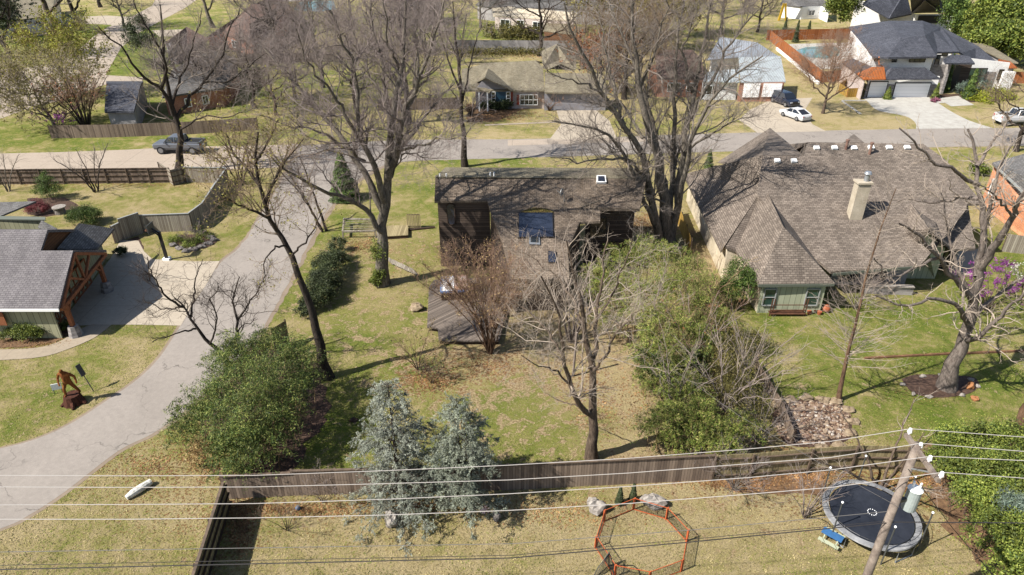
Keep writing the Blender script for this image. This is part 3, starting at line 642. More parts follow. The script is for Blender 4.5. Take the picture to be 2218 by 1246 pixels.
# right hand wing wall, porch and door below the eave
er = Q(1300, 449, .12); yw = er.y + 1.6; x0, x1 = er.x - .9, Q(1386, 452).x - .2
MB().panel([(x0, yw, 0), (x1, yw, 0), (x1, yw, 5.9), (x0, yw, 5.9)], -.12).build('wall', 'siding_dark', h)
MB().panel([(x1, yw, 0), (x1 + .3, 57, 0), (x1 + .3, 57, 6.5), (x1, yw, 6.0)], -.12).build('wall', 'siding_dark', h)
window(h, (x0 + .4, yw - .13), (x0 + 1.7, yw - .13), 2.6, 4.4, frame='trim_dark'); window(h, (x0 + 2.3, yw - .13), (x0 + 3.6, yw - .13), 0.8, 2.2, frame='trim_dark')
m = MB(); m.box(((x0 + x1) / 2 + .4, yw - 1.2, .35), (x1 - x0, 2.2, .2)); m.build('porch_floor', 'deck_boards', h)
# skylights and rooftop fittings
def roof_box(parent, pts, hh, name, mat, pane=None, rim=0.1):
    q = [Vector(p) for p in pts]; n = (q[1] - q[0]).cross(q[3] - q[0]).normalized(); n = n if n.z > 0 else -n
    m = MB(); bt = q; tp = [p + n * hh for p in q]; m.add(bt + tp, [(4, 5, 6, 7), (3, 2, 1, 0)] + [(i, (i + 1) % 4, 4 + (i + 1) % 4, 4 + i) for i in range(4)]); o = m.build(name, mat, parent)
    if pane:
        c = sum(tp, Vector()) / 4; pp = [c + (p - c) * (1 - rim) + n * .012 for p in tp]; MB().panel(pp if (pp[1] - pp[0]).cross(pp[2] - pp[0]).z > 0 else pp[::-1], 0.01).build('pane', pane, o)
    return o
roof_box(h, [Q(1123, 517), Q(1199, 516), Q(1197, 463), Q(1123, 463)], 0.14, 'skylight', 'trim_dark', 'glass_blue', .03)
roof_box(h, [Q(1292, 399, .12), Q(1313, 399, .12), Q(1311, 384, .12), Q(1292, 384, .12)], 0.22, 'skylight', 'trim_white', 'glass_blue', .25)
roof_box(h, [Q(1146, 531), Q(1170, 532), Q(1168, 500), Q(1147, 500)], 0.12, 'skylight', 'metal_galv', 'glass_dark', .25)
roof_box(h, [Q(1187, 571), Q(1206, 571), Q(1204, 546), Q(1187, 546)], 0.12, 'skylight', 'trim_dark', 'glass_blue', .1)
m = MB()
for k in range(90):
    px = random.Random(k).uniform(1132, 1196); q = Q(px, 462 - 9 * random.Random(k + 99).random() * (1 - ((px - 1164) / 34) ** 2)); m.blob((q.x, q.y, q.z + .04), (.16, .14, .09), k, 6, .4)
m.build('moss', m_noise('moss', A(150, 140, 70), A(120, 92, 60), 5, bump=.03), h)
for k, (px, py) in enumerate(((953, 379), (967, 379), (1062, 376), (1070, 376))):
    q = Q(px, py + 6); MB().cyl((q.x, q.y, q.z - .1), .06, .45, 8).build('vent_pipe', 'plastic_white', h)
q = Q(1222, 437); sdish = thing('satellite_dish', q, 'small grey satellite dish standing on the long brown roof', 'satellite dish')
MB().tube([(q.x, q.y, q.z - .05), (q.x, q.y, q.z + .5), (q.x - .15, q.y - .1, q.z + .75)], .035).build('mast', 'metal_galv', sdish)
pts = [(q.x - .2 + .3 * math.cos(a) * .5, q.y - .15 + .3 * math.cos(a) * .85, q.z + .85 + .32 * math.sin(a)) for a in [2 * math.pi * k / 16 for k in range(16)]]
MB().panel(pts, .03).build('dish', 'metal_galv', sdish); MB().tube([(q.x - .2, q.y - .15, q.z + .6), (q.x - .55, q.y + .1, q.z + .9)], .02).build('arm', 'metal_galv', sdish)

# ------------------------------------------------------------------ large house on the right with the wide brown roof
h = thing('hip_roof_house', (27, 52, 0), 'large cream and sage house under a wide brown hip roof with a stucco chimney', 'house')
M = lambda x, y, l=0: onp(x, y, 46.4, 2.7, 0.505, l)
gq, kq = M(1652, 337), M(1740, 337)
M2 = lambda x, y, l=0: onp(x, y, 49.2, 2.7, 0.505, l)
f6 = G(1656, 403, 6.0); e6 = G(1697, 491, 6.0)
main = [gq, kq, M(1748, 308), M(2000, 312), M(2046, 344), M(2076, 378), M(2130, 440), M(2096, 441), M(2092, 455), M(2040, 520), M(1992, 576), M(1800, 588), M(1700, 500), M(1640, 420)]
MB().slab(main, [tuple(range(len(main)))], .22).build('roof', 'shingle_brown', h)
a_, b_, b2, c_, d_ = G(1480, 377, 2.7), G(1562, 544, 2.7), G(1594, 543, 2.75), G(1643, 615, 2.7), G(1808, 613, 2.7)
MB().slab([a_, b_, f6, gq + Vector((0, 0, .05)), M(1640, 420, .06)], [(0, 1, 2), (0, 2, 3)], .2).build('roof', 'shingle_brown', h)
bk = Vector((d_.x - .2, 52.0, 2.7)); MB().slab([b2 + Vector((0, 0, .06)), c_, e6, f6, d_, bk, b_ + Vector((.3, 0, .4))], [(0, 1, 2, 3), (1, 4, 2), (2, 4, 5, 3), (6, 0, 3)], .2).build('roof', 'shingle_brown', h)
# rear slopes toward the street and the two small hips
bR = M(1748, 308); bR2 = M(2000, 312)
MB().slab([bR, bR2, Vector((bR2.x + 3, bR2.y + 9, 3.0)), Vector((bR.x - 1, bR.y + 9, 3.0))], [(0, 1, 2, 3)], .2).build('roof', 'shingle_brown', h)
s0, s1, s2, s3 = G(1556, 350, 3.2), G(1668, 277, 6.3), G(1706, 313, 4.6), M(1746, 309)
MB().slab([s0, s1, gq + Vector((0, 0, .02)), G(1578, 354, 4.6), s2, s3, kq + Vector((0, 0, .02))], [(0, 1, 2, 3), (1, 4, 5, 6, 2)], .18).build('roof', 'shingle_brown', h)
s4 = G(1849, 290, 8.0); MB().slab([s4, M(1827, 309), M(1872, 309)], [(0, 1, 2)], .15).build('roof', 'shingle_brown', h)
rt = Vector((d_.x + 13.5, 49.2, 2.7)); r0, r1, r2, r3 = M2(2040, 470, .05), M2(2096, 441, .05), M2(2113, 538, .05), M2(2062, 540, .05)
MB().slab([M2(1990, 450, .02), r1, r2, r3, M2(2010, 500, .02)], [(0, 1, 2, 3, 4)], .2).build('roof', 'shingle_brown', h)
# small front gable
k0 = M(1974, 441); k1 = G(2013, 497, k0.z); k2 = G(2064, 541, 2.9); k3 = G(1982, 528, 3.4)
MB().slab([k0, k1, k2, M2(2040, 470, .1), k3, M(1962, 500, .1)], [(0, 1, 2, 3), (0, 5, 4, 1)], .16).build('roof', 'shingle_brown', h)
MB().panel([(k3.x + .2, k3.y + .5, 0), (k2.x - .3, k2.y + .5, 0), (k2.x - .3, k2.y + .5, 2.75), (k1.x, k1.y + .5, k1.z - .25), (k3.x + .2, k3.y + .5, 3.2)], .12).build('gable_wall', 'siding_sage', h)
# walls
lw = [Vector((a_.x + .5, a_.y - .6, 2.85)), Vector((b_.x + .5, b_.y + .1, 2.85))]; skirt(h, 'stucco_cream', lw, inset=0, closed=False)
lw = [Vector((b_.x + .5, b_.y + .1, 2.85)), Vector((b2.x + .45, b_.y + .1, 2.85)), Vector((c_.x + .45, c_.y + .5, 2.8))]; skirt(h, 'stucco_cream', lw, inset=0, closed=False)
yf = c_.y + .45; xa, xb = c_.x + .45, d_.x - .45
MB().panel([(xa, yf, 0), (xb, yf, 0), (xb, yf, 2.65), (xa, yf, 2.65)], -.12).build('wall', 'siding_sage', h)
skirt(h, 'siding_sage', [Vector((xb, yf, 2.75)), Vector((xb, 48.0, 2.75))], inset=0, closed=False)
window(h, (xa + .25, yf - .13), (xa + 1.1, yf - .13), .7, 2.1, frame='trim_grey', glass='glass_green', nx=1, nz=2)
window(h, (xb - 1.35, yf - .13), (xb - .4, yf - .13), .7, 2.1, frame='trim_grey', glass='glass_green', nx=1, nz=2)
m = MB(); m.beam(c_ + Vector((0, -.02, -.16)), d_ + Vector((0, -.02, -.16)), .06, .2); m.beam(G(1800, 588, 2.7) + Vector((0, -.4, -.05)), G(1992, 576, 2.7) + Vector((0, -.1, -.05)), .06, .2); m.build('gutter', 'trim_olive', h)
yr = 48.3; xr0, xr1 = xb, M(1992, 576).x
MB().panel([(xr0, yr, 0), (xr1 + .5, yr, 0), (xr1 + .5, yr, 3.3), (xr0, yr, 3.3)], -.12).build('wall', 'stucco_grey', h)
for k in range(3): window(h, (xr0 + .9 + k * 2.2, yr - .13), (xr0 + 2.4 + k * 2.2, yr - .13), .4, 2.3, frame='trim_olive', nx=2)
a, b = M2(2096, 441), M2(2113, 538)
MB().panel([(a.x - .4, a.y + 5, 0), (b.x - .4, 50.4, 0), (b.x - .4, 50.4, 3.1), (a.x - .4, a.y, a.z - .25), (a.x - .4, a.y + 5, 3.0)], -.12).build('wall', 'stucco_grey', h)
MB().panel([(k2.x - .3, 50.9, 0), (b.x - .4, 50.9, 0), (b.x - .4, 50.9, 3.3), (k2.x - .3, 50.9, 3.3)], -.12).build('wall', 'siding_dark', h)
window(h, (k2.x + .1, 50.78), (b.x - .9, 50.78), .1, 2.3, frame='trim_dark', nx=3)
# chimney with its round metal flue
cb = M(1856, 476); m = MB(); m.box((cb.x - .1, cb.y + .35, cb.z + 1.2), (1.0, .75, 3.7)); ch = m.build('chimney', 'chimney_stucco', h)
m = MB(); m.box((cb.x - .1, cb.y + .35, cb.z + 3.08), (1.2, .95, .14)); m.build('chimney_cap', 'chimney_stucco', ch)
m = MB(); m.cyl((cb.x + .1, cb.y + .35, cb.z + 3.15), .19, .55, 14); m.cyl((cb.x + .1, cb.y + .35, cb.z + 3.75), .3, .16, 14, .22); m.cyl((cb.x + .1, cb.y + .35, cb.z + 3.66), .12, .1, 10); m.build('flue', 'metal_galv', ch)
for px, py in ((1768, 322), (1807, 322), (1849, 322), (1886, 321), (1925, 321), (1964, 321), (1683, 350), (1719, 350)):
    q = M(px, py, .02); roof_box(h, [q + Vector((-.23, -.16, -.08)), q + Vector((.23, -.16, -.08)), q + Vector((.23, .18, .08)), q + Vector((-.23, .18, .08))], .18, 'roof_vent', 'trim_white')
for px, py, hh in ((1832, 323, .75), (1883, 334, .95)):
    q = M(px, py); m = MB(); m.tube([(q.x, q.y, q.z - .1), (q.x, q.y, q.z + hh)], .12); m.cyl((q.x, q.y, q.z + hh - .05), .16, .14, 10); m.build('vent_pipe', 'pipe_rust', h)
q = M2(2024, 455, .02); roof_box(h, [q + Vector((-.2, -.2, -.1)), q + Vector((.2, -.2, -.1)), q + Vector((.2, .2, .1)), q + Vector((-.2, .2, .1))], .3, 'roof_vent', 'metal_black')
# brick neighbour, right edge
h = thing('brick_house', G(2190, 440), 'orange brick house with a white gable window at the right edge', 'house')
g0, g1, g2 = G(2150, 352, 5.2), G(2214, 430, 2.8), G(2330, 540, 2.8)
MB().slab([G(2150, 352, 4.6), G(2218, 425, 3.0), G(2300, 500, 3.0), G(2480, 470, 5.5), G(2230, 330, 5.5)], [(0, 1, 2, 3, 4)], .2).build('roof', 'shingle_grey', h)
a, b, c = G(2150, 352, 4.5), G(2218, 425, 2.9), G(2300, 500, 2.9)
MB().panel([(a.x + .4, a.y, 0), (c.x + .4, c.y, 0), (c.x + .4, c.y, 2.75), (b.x + .4, b.y, 2.75), (a.x + .4, a.y, 4.3)], -.12).build('wall', 'brick_orange', h)
a2 = a.lerp(b, .12); b2_ = a.lerp(b, .55); window(h, (a2.x + .25, a2.y), (b2_.x + .25, b2_.y), 1.5, 3.0, nx=2)
m = MB(); m.beam(a + Vector((.05, 0, -.1)), c + Vector((.05, 0, .05)), .08, .2); m.build('fascia', 'trim_grey', h)

# ------------------------------------------------------------------ white modern house, upper right
h = thing('modern_house', (66, 116, 0), 'large white modern house with charcoal hip roofs and copper awnings behind a pale driveway', 'house')
R_ = [G(1839, 58, 6), G(1891, 121, 6), G(1925, 124, 6.0), G(2029, 122, 6.0), G(2006, 113, 6.1), G(2078, 112, 5.9), G(2119, 141, 3.4), G(2164, 138, 3.4), G(2119, 100, 4.4), G(2038, 58, 5.8), G(1998, 45, 7.9), G(1925, 45, 7.9), G(1952, 82, 8.0), G(2003, 78, 8.0), G(1849, 91, 6.0)]
MB().slab([R_[i] for i in range(15)], [(0, 1, 12, 11), (1, 2, 3, 13, 12), (3, 4, 5, 9, 10, 13), (5, 6, 7, 8, 9), (11, 12, 13, 10)], .3).build('roof', 'shingle_charcoal', h)
skirt(h, 'stucco', [G(1846, 66, 6), G(1893, 120, 6), G(2028, 121, 6.0)], z0=2.5, inset=0, closed=False, drop=.2).location += Vector((0.0, .6, 0))
yu = G(1893, 121, 6).y + .45
wpx(h, yu, 1892, 126, 1901, 132, frame='trim_dark', nx=1); wpx(h, yu, 1930, 127, 1940, 134, frame='trim_dark', nx=1); wpx(h, yu, 1967, 126, 2001, 134, frame='trim_dark', nx=3)
yg = 109.2
gw = MB(); a, b = V(1871, 210, yg), V(2021, 210, yg)
gw.panel([(a.x, yg, 0), (b.x, yg, 0), (b.x, yg, 3.2), (a.x, yg, 3.2)], -.2); gw.build('wall', 'stucco', h)
for x0, x1 in ((1869, 1874), (1914, 1928), (2008, 2019)): ppx(h, yg, x0, 182, x1, 210, 'stone_grey', 'stone_pier')
for x0, x1, y0 in ((1876, 1912, 177), (1931, 2005, 180)):
    ppx(h, yg, x0 - 2, y0 - 2, x1 + 2, 210, 'trim_dark', 'door_frame', off=.04); ppx(h, yg, x0, y0, x1, 210, 'garage_panel', 'garage_door', off=.1)
a, b = G(1872, 172, 3.2), G(1824, 134, 3.2); MB().panel([(a.x + .3, a.y + .3, 0), (b.x + .3, b.y, 0), (b.x + .3, b.y, 3.1), (a.x + .3, a.y + .3, 3.1)], .15).build('wall', 'brick_pale', h)
roof(h, 'roof_copper', [(1871, 172, 3.2), (1919, 171, 3.2), (1915, 145, 4.6), (1889, 145, 4.6), (1856, 159, 3.25)], [(0, 1, 2, 3), (4, 0, 3)], .15, 'awning')
roof(h, 'shingle_charcoal', [(1856, 159, 3.2), (1823, 134, 3.2), (1846, 126, 4.4), (1889, 145, 4.55)], [(0, 3, 2, 1)], .15)
roof(h, 'shingle_charcoal', [(1917, 171, 3.15), (2037, 170, 3.15), (2003, 146, 4.7), (1932, 147, 4.7), (1912, 158, 3.6)], [(0, 1, 2, 3), (4, 0, 3)], .2)
m = MB(); m.tube([G(1904, 124, 5.9), G(1904, 128, 5.5), G(1904, 141, 4.9), G(1912, 144, 4.6)], .09, 6); m.build('downspout', 'roof_copper', h)
yl = 114.5
a, b = V(2062, 200, yl), V(2165, 198, yl); MB().panel([(a.x, yl, 0), (b.x, yl, 0), (b.x, yl, 4.2), (a.x, yl, 5.0)], -.2).build('wall', 'stucco', h)
a, b = V(2006, 180, yl - 2.5), V(2040, 180, yl - 2.5); MB().panel([(a.x, yl - 2.5, 0), (b.x, yl - 2.5, 0), (b.x, yl - 2.5, 6.0), (a.x, yl - 2.5, 6.0)], -.2).build('wall', 'stucco', h)
wpx(h, yl - 2.7, 2020, 118, 2029, 144, frame='trim_dark', nx=1); wpx(h, yl - 2.7, 2037, 114, 2050, 121, frame='trim_dark', nx=1)
ppx(h, yl - 2.7, 2004, 139, 2040, 190, 'stone_grey', 'stone_pier', off=.03)
ppx(h, yl, 2080, 155, 2140, 200, 'stone_grey', 'stone_pier', off=.08)
ppx(h, yl - 1.0, 2056, 137, 2084, 200, 'siding_dark', 'entry_wall', off=.1); ppx(h, yl - 1.0, 2048, 141, 2062, 202, 'trim_dark', 'front_door', off=.2)
wpx(h, yl - .15, 2088, 147, 2127, 178, frame='trim_dark', glass='glass_green', nx=3, nz=2, off=.1); wpx(h, yl - .1, 2156, 150, 2166, 172, frame='trim_dark', nx=1)
roof(h, 'shingle_charcoal', [(2043, 129, 5.6), (2048, 136, 5.2), (2112, 137, 5.0), (2100, 122, 5.6), (2064, 116, 6.0)], [(0, 1, 2, 3, 4)], .25, 'porch_roof')
a, b = G(2040, 128, 5.0), G(2048, 134, 5); MB().panel([(a.x, a.y, 0), (b.x + .6, b.y - .2, 0), (b.x + .6, b.y - .2, 4.9), (a.x, a.y, 4.9)], .4).build('stone_pier', 'stone_grey', h)
roof(h, 'roof_copper', [(2158, 147, 3.3), (2204, 147, 3.2), (2188, 133, 3.9), (2163, 128, 4.4)], [(0, 1, 2, 3)], .15, 'awning')
a, b = V(2160, 190, 112), V(2186, 188, 112); MB().panel([(a.x, 112, 0), (b.x, 112, 0), (b.x, 112, 3.3), (a.x, 112, 3.3)], -.4).build('wall', 'stucco', h)
rf = thing('rooftop_garage', G(2200, 120), 'low tan roofed building just behind the right end of the white modern house', 'house')
roof(rf, 'shingle_tan', [(2098, 92, 3.6), (2180, 133, 3.6), (2206, 136, 3.6), (2140, 96, 3.6)], [(0, 1, 2, 3)], .2); skirt(rf, 'stucco_grey', [(2100, 93, 3.5), (2180, 133, 3.5), (2204, 135, 3.5), (2140, 97, 3.5)])

# ------------------------------------------------------------------ tan ranch house behind the cross street
h = thing('ranch_house', (1, 106, 0), 'low tan roofed ranch house with red shutters and a dark blue door', 'house')
T = lambda x, y, l=0: onp(x, y, 101.6, 2.8, 0.36, l)
yf = 102.2
MB().slab([T(1040, 196), T(1180, 196), T(1176, 146), T(1160, 131), T(1058, 136), T(1000, 150), T(1000, 196)], [(0, 1, 2, 3, 4, 5, 6)], .2).build('roof', 'shingle_tan', h)
b0, b1 = T(1058, 136), T(1160, 131); MB().slab([b0, b1, b1 + Vector((1, 5, -1.2)), b0 + Vector((-5, 5, -1.2))], [(0, 1, 2, 3)], .2).build('roof', 'shingle_tan', h)
T2 = lambda x, y: onp(x, y, 100.6, 2.8, 0.33, 0)
MB().slab([T2(1180, 200), T2(1318, 202), T2(1300, 160), T2(1180, 158)], [(0, 1, 2, 3)], .2).build('roof', 'shingle_tan', h)
MB().slab([G(1207, 95, 6.2), G(1173, 111, 4.4), G(1176, 146, 4.2), G(1247, 150, 4.2), G(1248, 114, 4.4)], [(0, 1, 2, 3, 4)], .2).build('roof', 'shingle_tan', h)
MB().slab([G(1216, 138, 5.0), G(1186, 151, 4.3), G(1190, 140, 4.3), G(1245, 151, 4.3)], [(0, 1, 2), (0, 2, 3)], .12).build('roof', 'shingle_tan', h)
ap = G(1050, 168, 4.9); lr, rr = G(1027, 180, 3.2), G(1110, 196, 2.9); bk = Vector((ap.x + .3, ap.y + 6, ap.z))
MB().slab([ap, lr, rr, bk, lr + Vector((0, 5, 0)), rr + Vector((0, 5, 0))], [(0, 1, 4, 3), (0, 3, 5, 2)], .16).build('roof', 'shingle_tan', h)
MB().panel([(lr.x + .3, yf - .3, 0), (rr.x - .2, yf - .3, 0), (rr.x - .2, yf - .3, 2.75), (ap.x, yf - .3, 4.6), (lr.x + .3, yf - .3, 2.9)], .15).build('gable_wall', 'siding_grey', h)
a, b = T(1108, 196), T(1178, 196); MB().panel([(a.x, yf, 0), (b.x + .1, yf, 0), (b.x + .1, yf, 2.75), (a.x, yf, 2.75)], -.15).build('wall', 'brick_pale', h)
a, b = T2(1180, 200), T2(1315, 202); MB().panel([(a.x, yf - 1, 0), (b.x, yf - 1, 0), (b.x, yf - 1, 2.75), (a.x, yf - 1, 2.75)], -.15).build('wall', 'siding_grey', h)
ppx(h, yf - .3, 1074, 198, 1097, 220, 'door_blue', 'front_door', off=.1)
for x0, x1 in ((1065, 1073), (1097, 1105)): wpx(h, yf - .3, x0, 198, x1, 219, nx=1, nz=3, off=.16)
ppx(h, yf - .3, 1106, 198, 1111, 224, 'shutter_red', 'shutter', off=.1); ppx(h, yf, 1119, 204, 1125, 226, 'shutter_red', 'shutter', off=.1); wpx(h, yf, 1126, 204, 1164, 226, nx=4, nz=2, off=.16)
roof(h, 'shingle_tan', [(1014, 188, 3.0), (1026, 178, 3.5), (1064, 196, 2.9), (1060, 201, 2.8), (1024, 186, 3.3)], [(0, 4, 1), (1, 4, 3, 2)], .14, 'porch_roof')
for px in (1038, 1056): a = V(px, 226, yf - 1.6); MB().beam((a.x, a.y, 0), (a.x, a.y, 2.7), .18).build('porch_post', 'trim_white', h)

# ------------------------------------------------------------------ brick and white-roofed houses right of the ranch
h = thing('red_brick_house', G(1470, 205), 'red brick house with a dark roof seen through the bare grey tree', 'house')
roof(h, 'shingle_red', [(1420, 128, 4.6), (1520, 128, 4.6), (1528, 170, 2.9), (1424, 170, 2.9), (1500, 108, 3.0), (1420, 108, 3.0)], [(0, 1, 2, 3), (0, 5, 4, 1)], .2)
a, b = G(1428, 171, 2.9), G(1526, 171, 2.9); m = MB(); m.panel([(a.x, a.y + .5, 0), (b.x, a.y + .5, 0), (b.x, a.y + .5, 2.8), (a.x, a.y + .5, 2.8)], -.15); m.panel([(a.x, a.y + .5, 0), (a.x + .2, a.y + 9, 0), (a.x + .2, a.y + 9, 2.8), (a.x + .1, a.y + 4.5, 4.2), (a.x, a.y + .5, 2.8)], .15); m.build('wall', 'brick_red', h)
window(h, (a.x + 1.5, a.y + .36), (a.x + 3.5, a.y + .36), .9, 2.2); window(h, (a.x + 4.5, a.y + .36), (a.x + 6, a.y + .36), .9, 2.2)
h = thing('metal_roof_garage', G(1650, 200), 'white two door garage with a pale metal roof beside the parked dark car', 'garage')
roof(h, 'roof_white_metal', [(1600, 124, 5.2), (1691, 122, 5.2), (1702, 177, 3.0), (1604, 178, 3.0)], [(0, 1, 2, 3)], .15)
roof(h, 'roof_white_metal', [(1602, 178, 3.0), (1522, 176, 2.9), (1530, 158, 3.7), (1550, 152, 4.0), (1600, 150, 4.1)], [(0, 4, 3, 2, 1)], .15)
a, b = G(1604, 178, 3.0), G(1700, 177, 3.0); yw = a.y + .3
m = MB(); m.panel([(a.x, yw, 0), (b.x - .2, yw, 0), (b.x - .2, yw, 2.9), (a.x, yw, 2.9)], -.15); m.panel([(b.x - .2, yw, 0), (b.x - .4, yw + 8, 0), (b.x - .4, yw + 8, 4.9), (b.x - .2, yw, 2.9)], -.15); m.build('wall', 'brick_red', h)
ppx(h, yw, 1606, 180, 1641, 210, 'garage_panel', 'garage_door'); ppx(h, yw, 1648, 180, 1688, 209, 'garage_panel', 'garage_door')
a = G(1524, 177, 2.9); m = MB(); m.panel([(a.x, yw + 1, 0), (G(1604, 178, 3).x, yw + 1, 0), (G(1604, 178, 3).x, yw + 1, 2.8), (a.x, yw + 1, 2.8)], -.15); m.build('wall', 'siding_white', h); window(h, (a.x + .8, yw + .86), (a.x + 2.4, yw + .86), .8, 2.2, frame='trim_white')
h = thing('blue_roof_house', G(1620, 120), 'low house with a long blue grey metal roof behind the white garage', 'house')
roof(h, 'roof_blue_metal', [(1560, 80, 5.4), (1640, 92, 5.2), (1686, 122, 3.2), (1604, 124, 3.2), (1530, 130, 3.0)], [(0, 1, 2, 3), (0, 3, 4)], .15); skirt(h, 'stucco', [(1536, 130, 3.0), (1604, 123, 3.1), (1684, 121, 3.1), (1642, 94, 3.1)], inset=.5)
# ------------------------------------------------------------------ growing bare trees (numpy)
def unit(a): return a / np.maximum(np.linalg.norm(a, axis=-1, keepdims=True), 1e-9)
def resample(pts, K):
    pts = np.asarray(pts, float); seg = np.linalg.norm(np.diff(pts, axis=0), axis=1); s = np.concatenate([[0], np.cumsum(seg)]); q = np.linspace(0, s[-1], K)
    return np.stack([np.interp(q, s, pts[:, i]) for i in range(3)], 1)
def smooth_path(pts, K, rng, wob=0.0):
    """Catmull-Rom through the points, K nodes, a little wobble"""
    pts = [np.array(p, float) for p in pts]; P = [2 * pts[0] - pts[1]] + pts + [2 * pts[-1] - pts[-2]]; out = []
    for i in range(1, len(P) - 2):
        for k in range(6):
            t_ = k / 6; a, b, c, d_ = P[i - 1], P[i], P[i + 1], P[i + 2]
            out.append(0.5 * (2 * b + (c - a) * t_ + (2 * a - 5 * b + 4 * c - d_) * t_ ** 2 + (3 * b - a - 3 * c + d_) * t_ ** 3))
    out.append(pts[-1]); r = resample(out, K)
    if wob:
        L = np.linalg.norm(r[-1] - r[0]); n = rng.normal(0, wob, (K, 3)); n[0] = 0; r = r + n
    return r
def tubes(paths, radii, S):
    """paths (N,K,3), radii (N,K) -> verts, quads"""
    N, K, _ = paths.shape
    T = np.gradient(paths, axis=1); T = unit(T); m = unit(paths[:, -1] - paths[:, 0]); ref = np.where(np.abs(m[:, 2:3]) < 0.8, np.array([[0, 0, 1.0]]), np.array([[1.0, 0, 0]]))
    Sx = unit(np.cross(T, ref[:, None, :])); U = np.cross(Sx, T); a = np.linspace(0, 2 * np.pi, S, endpoint=False)
    v = paths[:, :, None, :] + radii[:, :, None, None] * (np.cos(a)[None, None, :, None] * Sx[:, :, None, :] + np.sin(a)[None, None, :, None] * U[:, :, None, :])
    idx = np.arange(N * K * S).reshape(N, K, S); nx_ = np.roll(idx, -1, axis=2)
    q = np.stack([idx[:, :-1], nx_[:, :-1], nx_[:, 1:], idx[:, 1:]], -1).reshape(-1, 4)
    return v.reshape(-1, 3), q
def merge(parts):
    vs, qs, b = [], [], 0
    for v, q in parts: vs.append(v); qs.append(q + b); b += len(v)
    return np.concatenate(vs), np.concatenate(qs)
def spawn(rng, paths, radii, dens, f0, ang, ln, rk=0.6, nseg=4, curl=0.25, trop=0.1, rmin=0.006, f1=1.0, taper=0.3, angj=12, flat=0.0):
    N, K, _ = paths.shape; L = np.linalg.norm(np.diff(paths, axis=1), axis=2).sum(1)
    cnt = rng.poisson(L * dens * (f1 - f0)); idx = np.repeat(np.arange(N), cnt); n = len(idx)
    if n == 0: return np.zeros((0, nseg + 1, 3)), np.zeros((0, nseg + 1))
    fr = f0 + (f1 - f0) * rng.random(n); t_ = fr * (K - 1) * 0.999; i = t_.astype(int); u = (t_ - i)[:, None]
    p = paths[idx, i] * (1 - u) + paths[idx, i + 1] * u; rl = radii[idx, i] * (1 - u[:, 0]) + radii[idx, i + 1] * u[:, 0]
    T = unit(paths[idx, i + 1] - paths[idx, i]); rnd = rng.normal(size=(n, 3)); rnd = unit(rnd - (rnd * T).sum(1, keepdims=True) * T)
    a = np.radians(rng.normal(ang, angj, n))[:, None]; D = np.cos(a) * T + np.sin(a) * rnd; D[:, 2] *= (1 - flat)
    D[:, 2] += trop; D = unit(D)
    ll = ln * (1.25 - 0.65 * fr) * rng.uniform(0.55, 1.3, n); ll = np.minimum(ll, L[idx] * 0.85); step = (ll / nseg)[:, None]
    out = np.zeros((n, nseg + 1, 3)); out[:, 0] = p
    for s in range(nseg):
        D = unit(D + rng.normal(0, curl, (n, 3)) + np.array([0, 0, trop * 0.6])); p = p + D * step; out[:, s + 1] = p
    r0 = np.minimum(rl * rk, 0.012 * ll ** 1.1 + rmin * 1.3); r0 = np.maximum(r0, rmin)
    rr = r0[:, None] * np.linspace(1, taper, nseg + 1)[None]; return out, np.maximum(rr, rmin * 0.75)
def leaves_mesh(rng, C, size, asp=0.45, nrm=None, jit=1.0, upb=0.0):
    n = len(C); nv = rng.normal(size=(n, 3)); nv[:, 2] = np.abs(nv[:, 2]) + upb
    if nrm is not None: nv = nrm + jit * nv
    nv = unit(nv); a = rng.normal(size=(n, 3)); a = unit(a - (a * nv).sum(1, keepdims=True) * nv); b = np.cross(nv, a)
    s = size * rng.uniform(0.6, 1.35, (n, 1)); v = np.stack([C - a * s, C + b * s * asp, C + a * s, C - b * s * asp], 1).reshape(-1, 3)
    return v, np.arange(4 * n).reshape(n, 4)
def make_obj(name, v, q, mat, parent, base, smooth=False):
    me = fast_mesh(name, v - np.array(base), q)
    if smooth: me.polygons.foreach_set('use_smooth', np.ones(len(me.polygons), bool))
    return obj_mesh(name, me, mat, parent)
LEVELS_BIG = [dict(dens=2.0, f0=0.16, ang=44, ln=3.7, nseg=7, curl=0.20, trop=0.08, rmin=0.012, rk=0.45, S=5),
              dict(dens=2.8, f0=0.12, ang=44, ln=1.8, nseg=5, curl=0.24, trop=0.08, rmin=0.008, S=3),
              dict(dens=3.9, f0=0.1, ang=42, ln=0.9, nseg=3, curl=0.28, trop=0.08, rmin=0.006, S=3),
              dict(dens=3.8, f0=0.1, ang=42, ln=0.42, nseg=2, curl=0.25, trop=0.1, rmin=0.0048, S=3)]
def scale_levels(lv, k, dens=1.0, rm=1.0, **kw):
    out = []
    for d_ in lv:
        e = dict(d_); e['ln'] = d_['ln'] * k; e['dens'] = d_['dens'] / k * dens; e['rmin'] = d_['rmin'] * rm; e.update(kw); out.append(e)
    return out
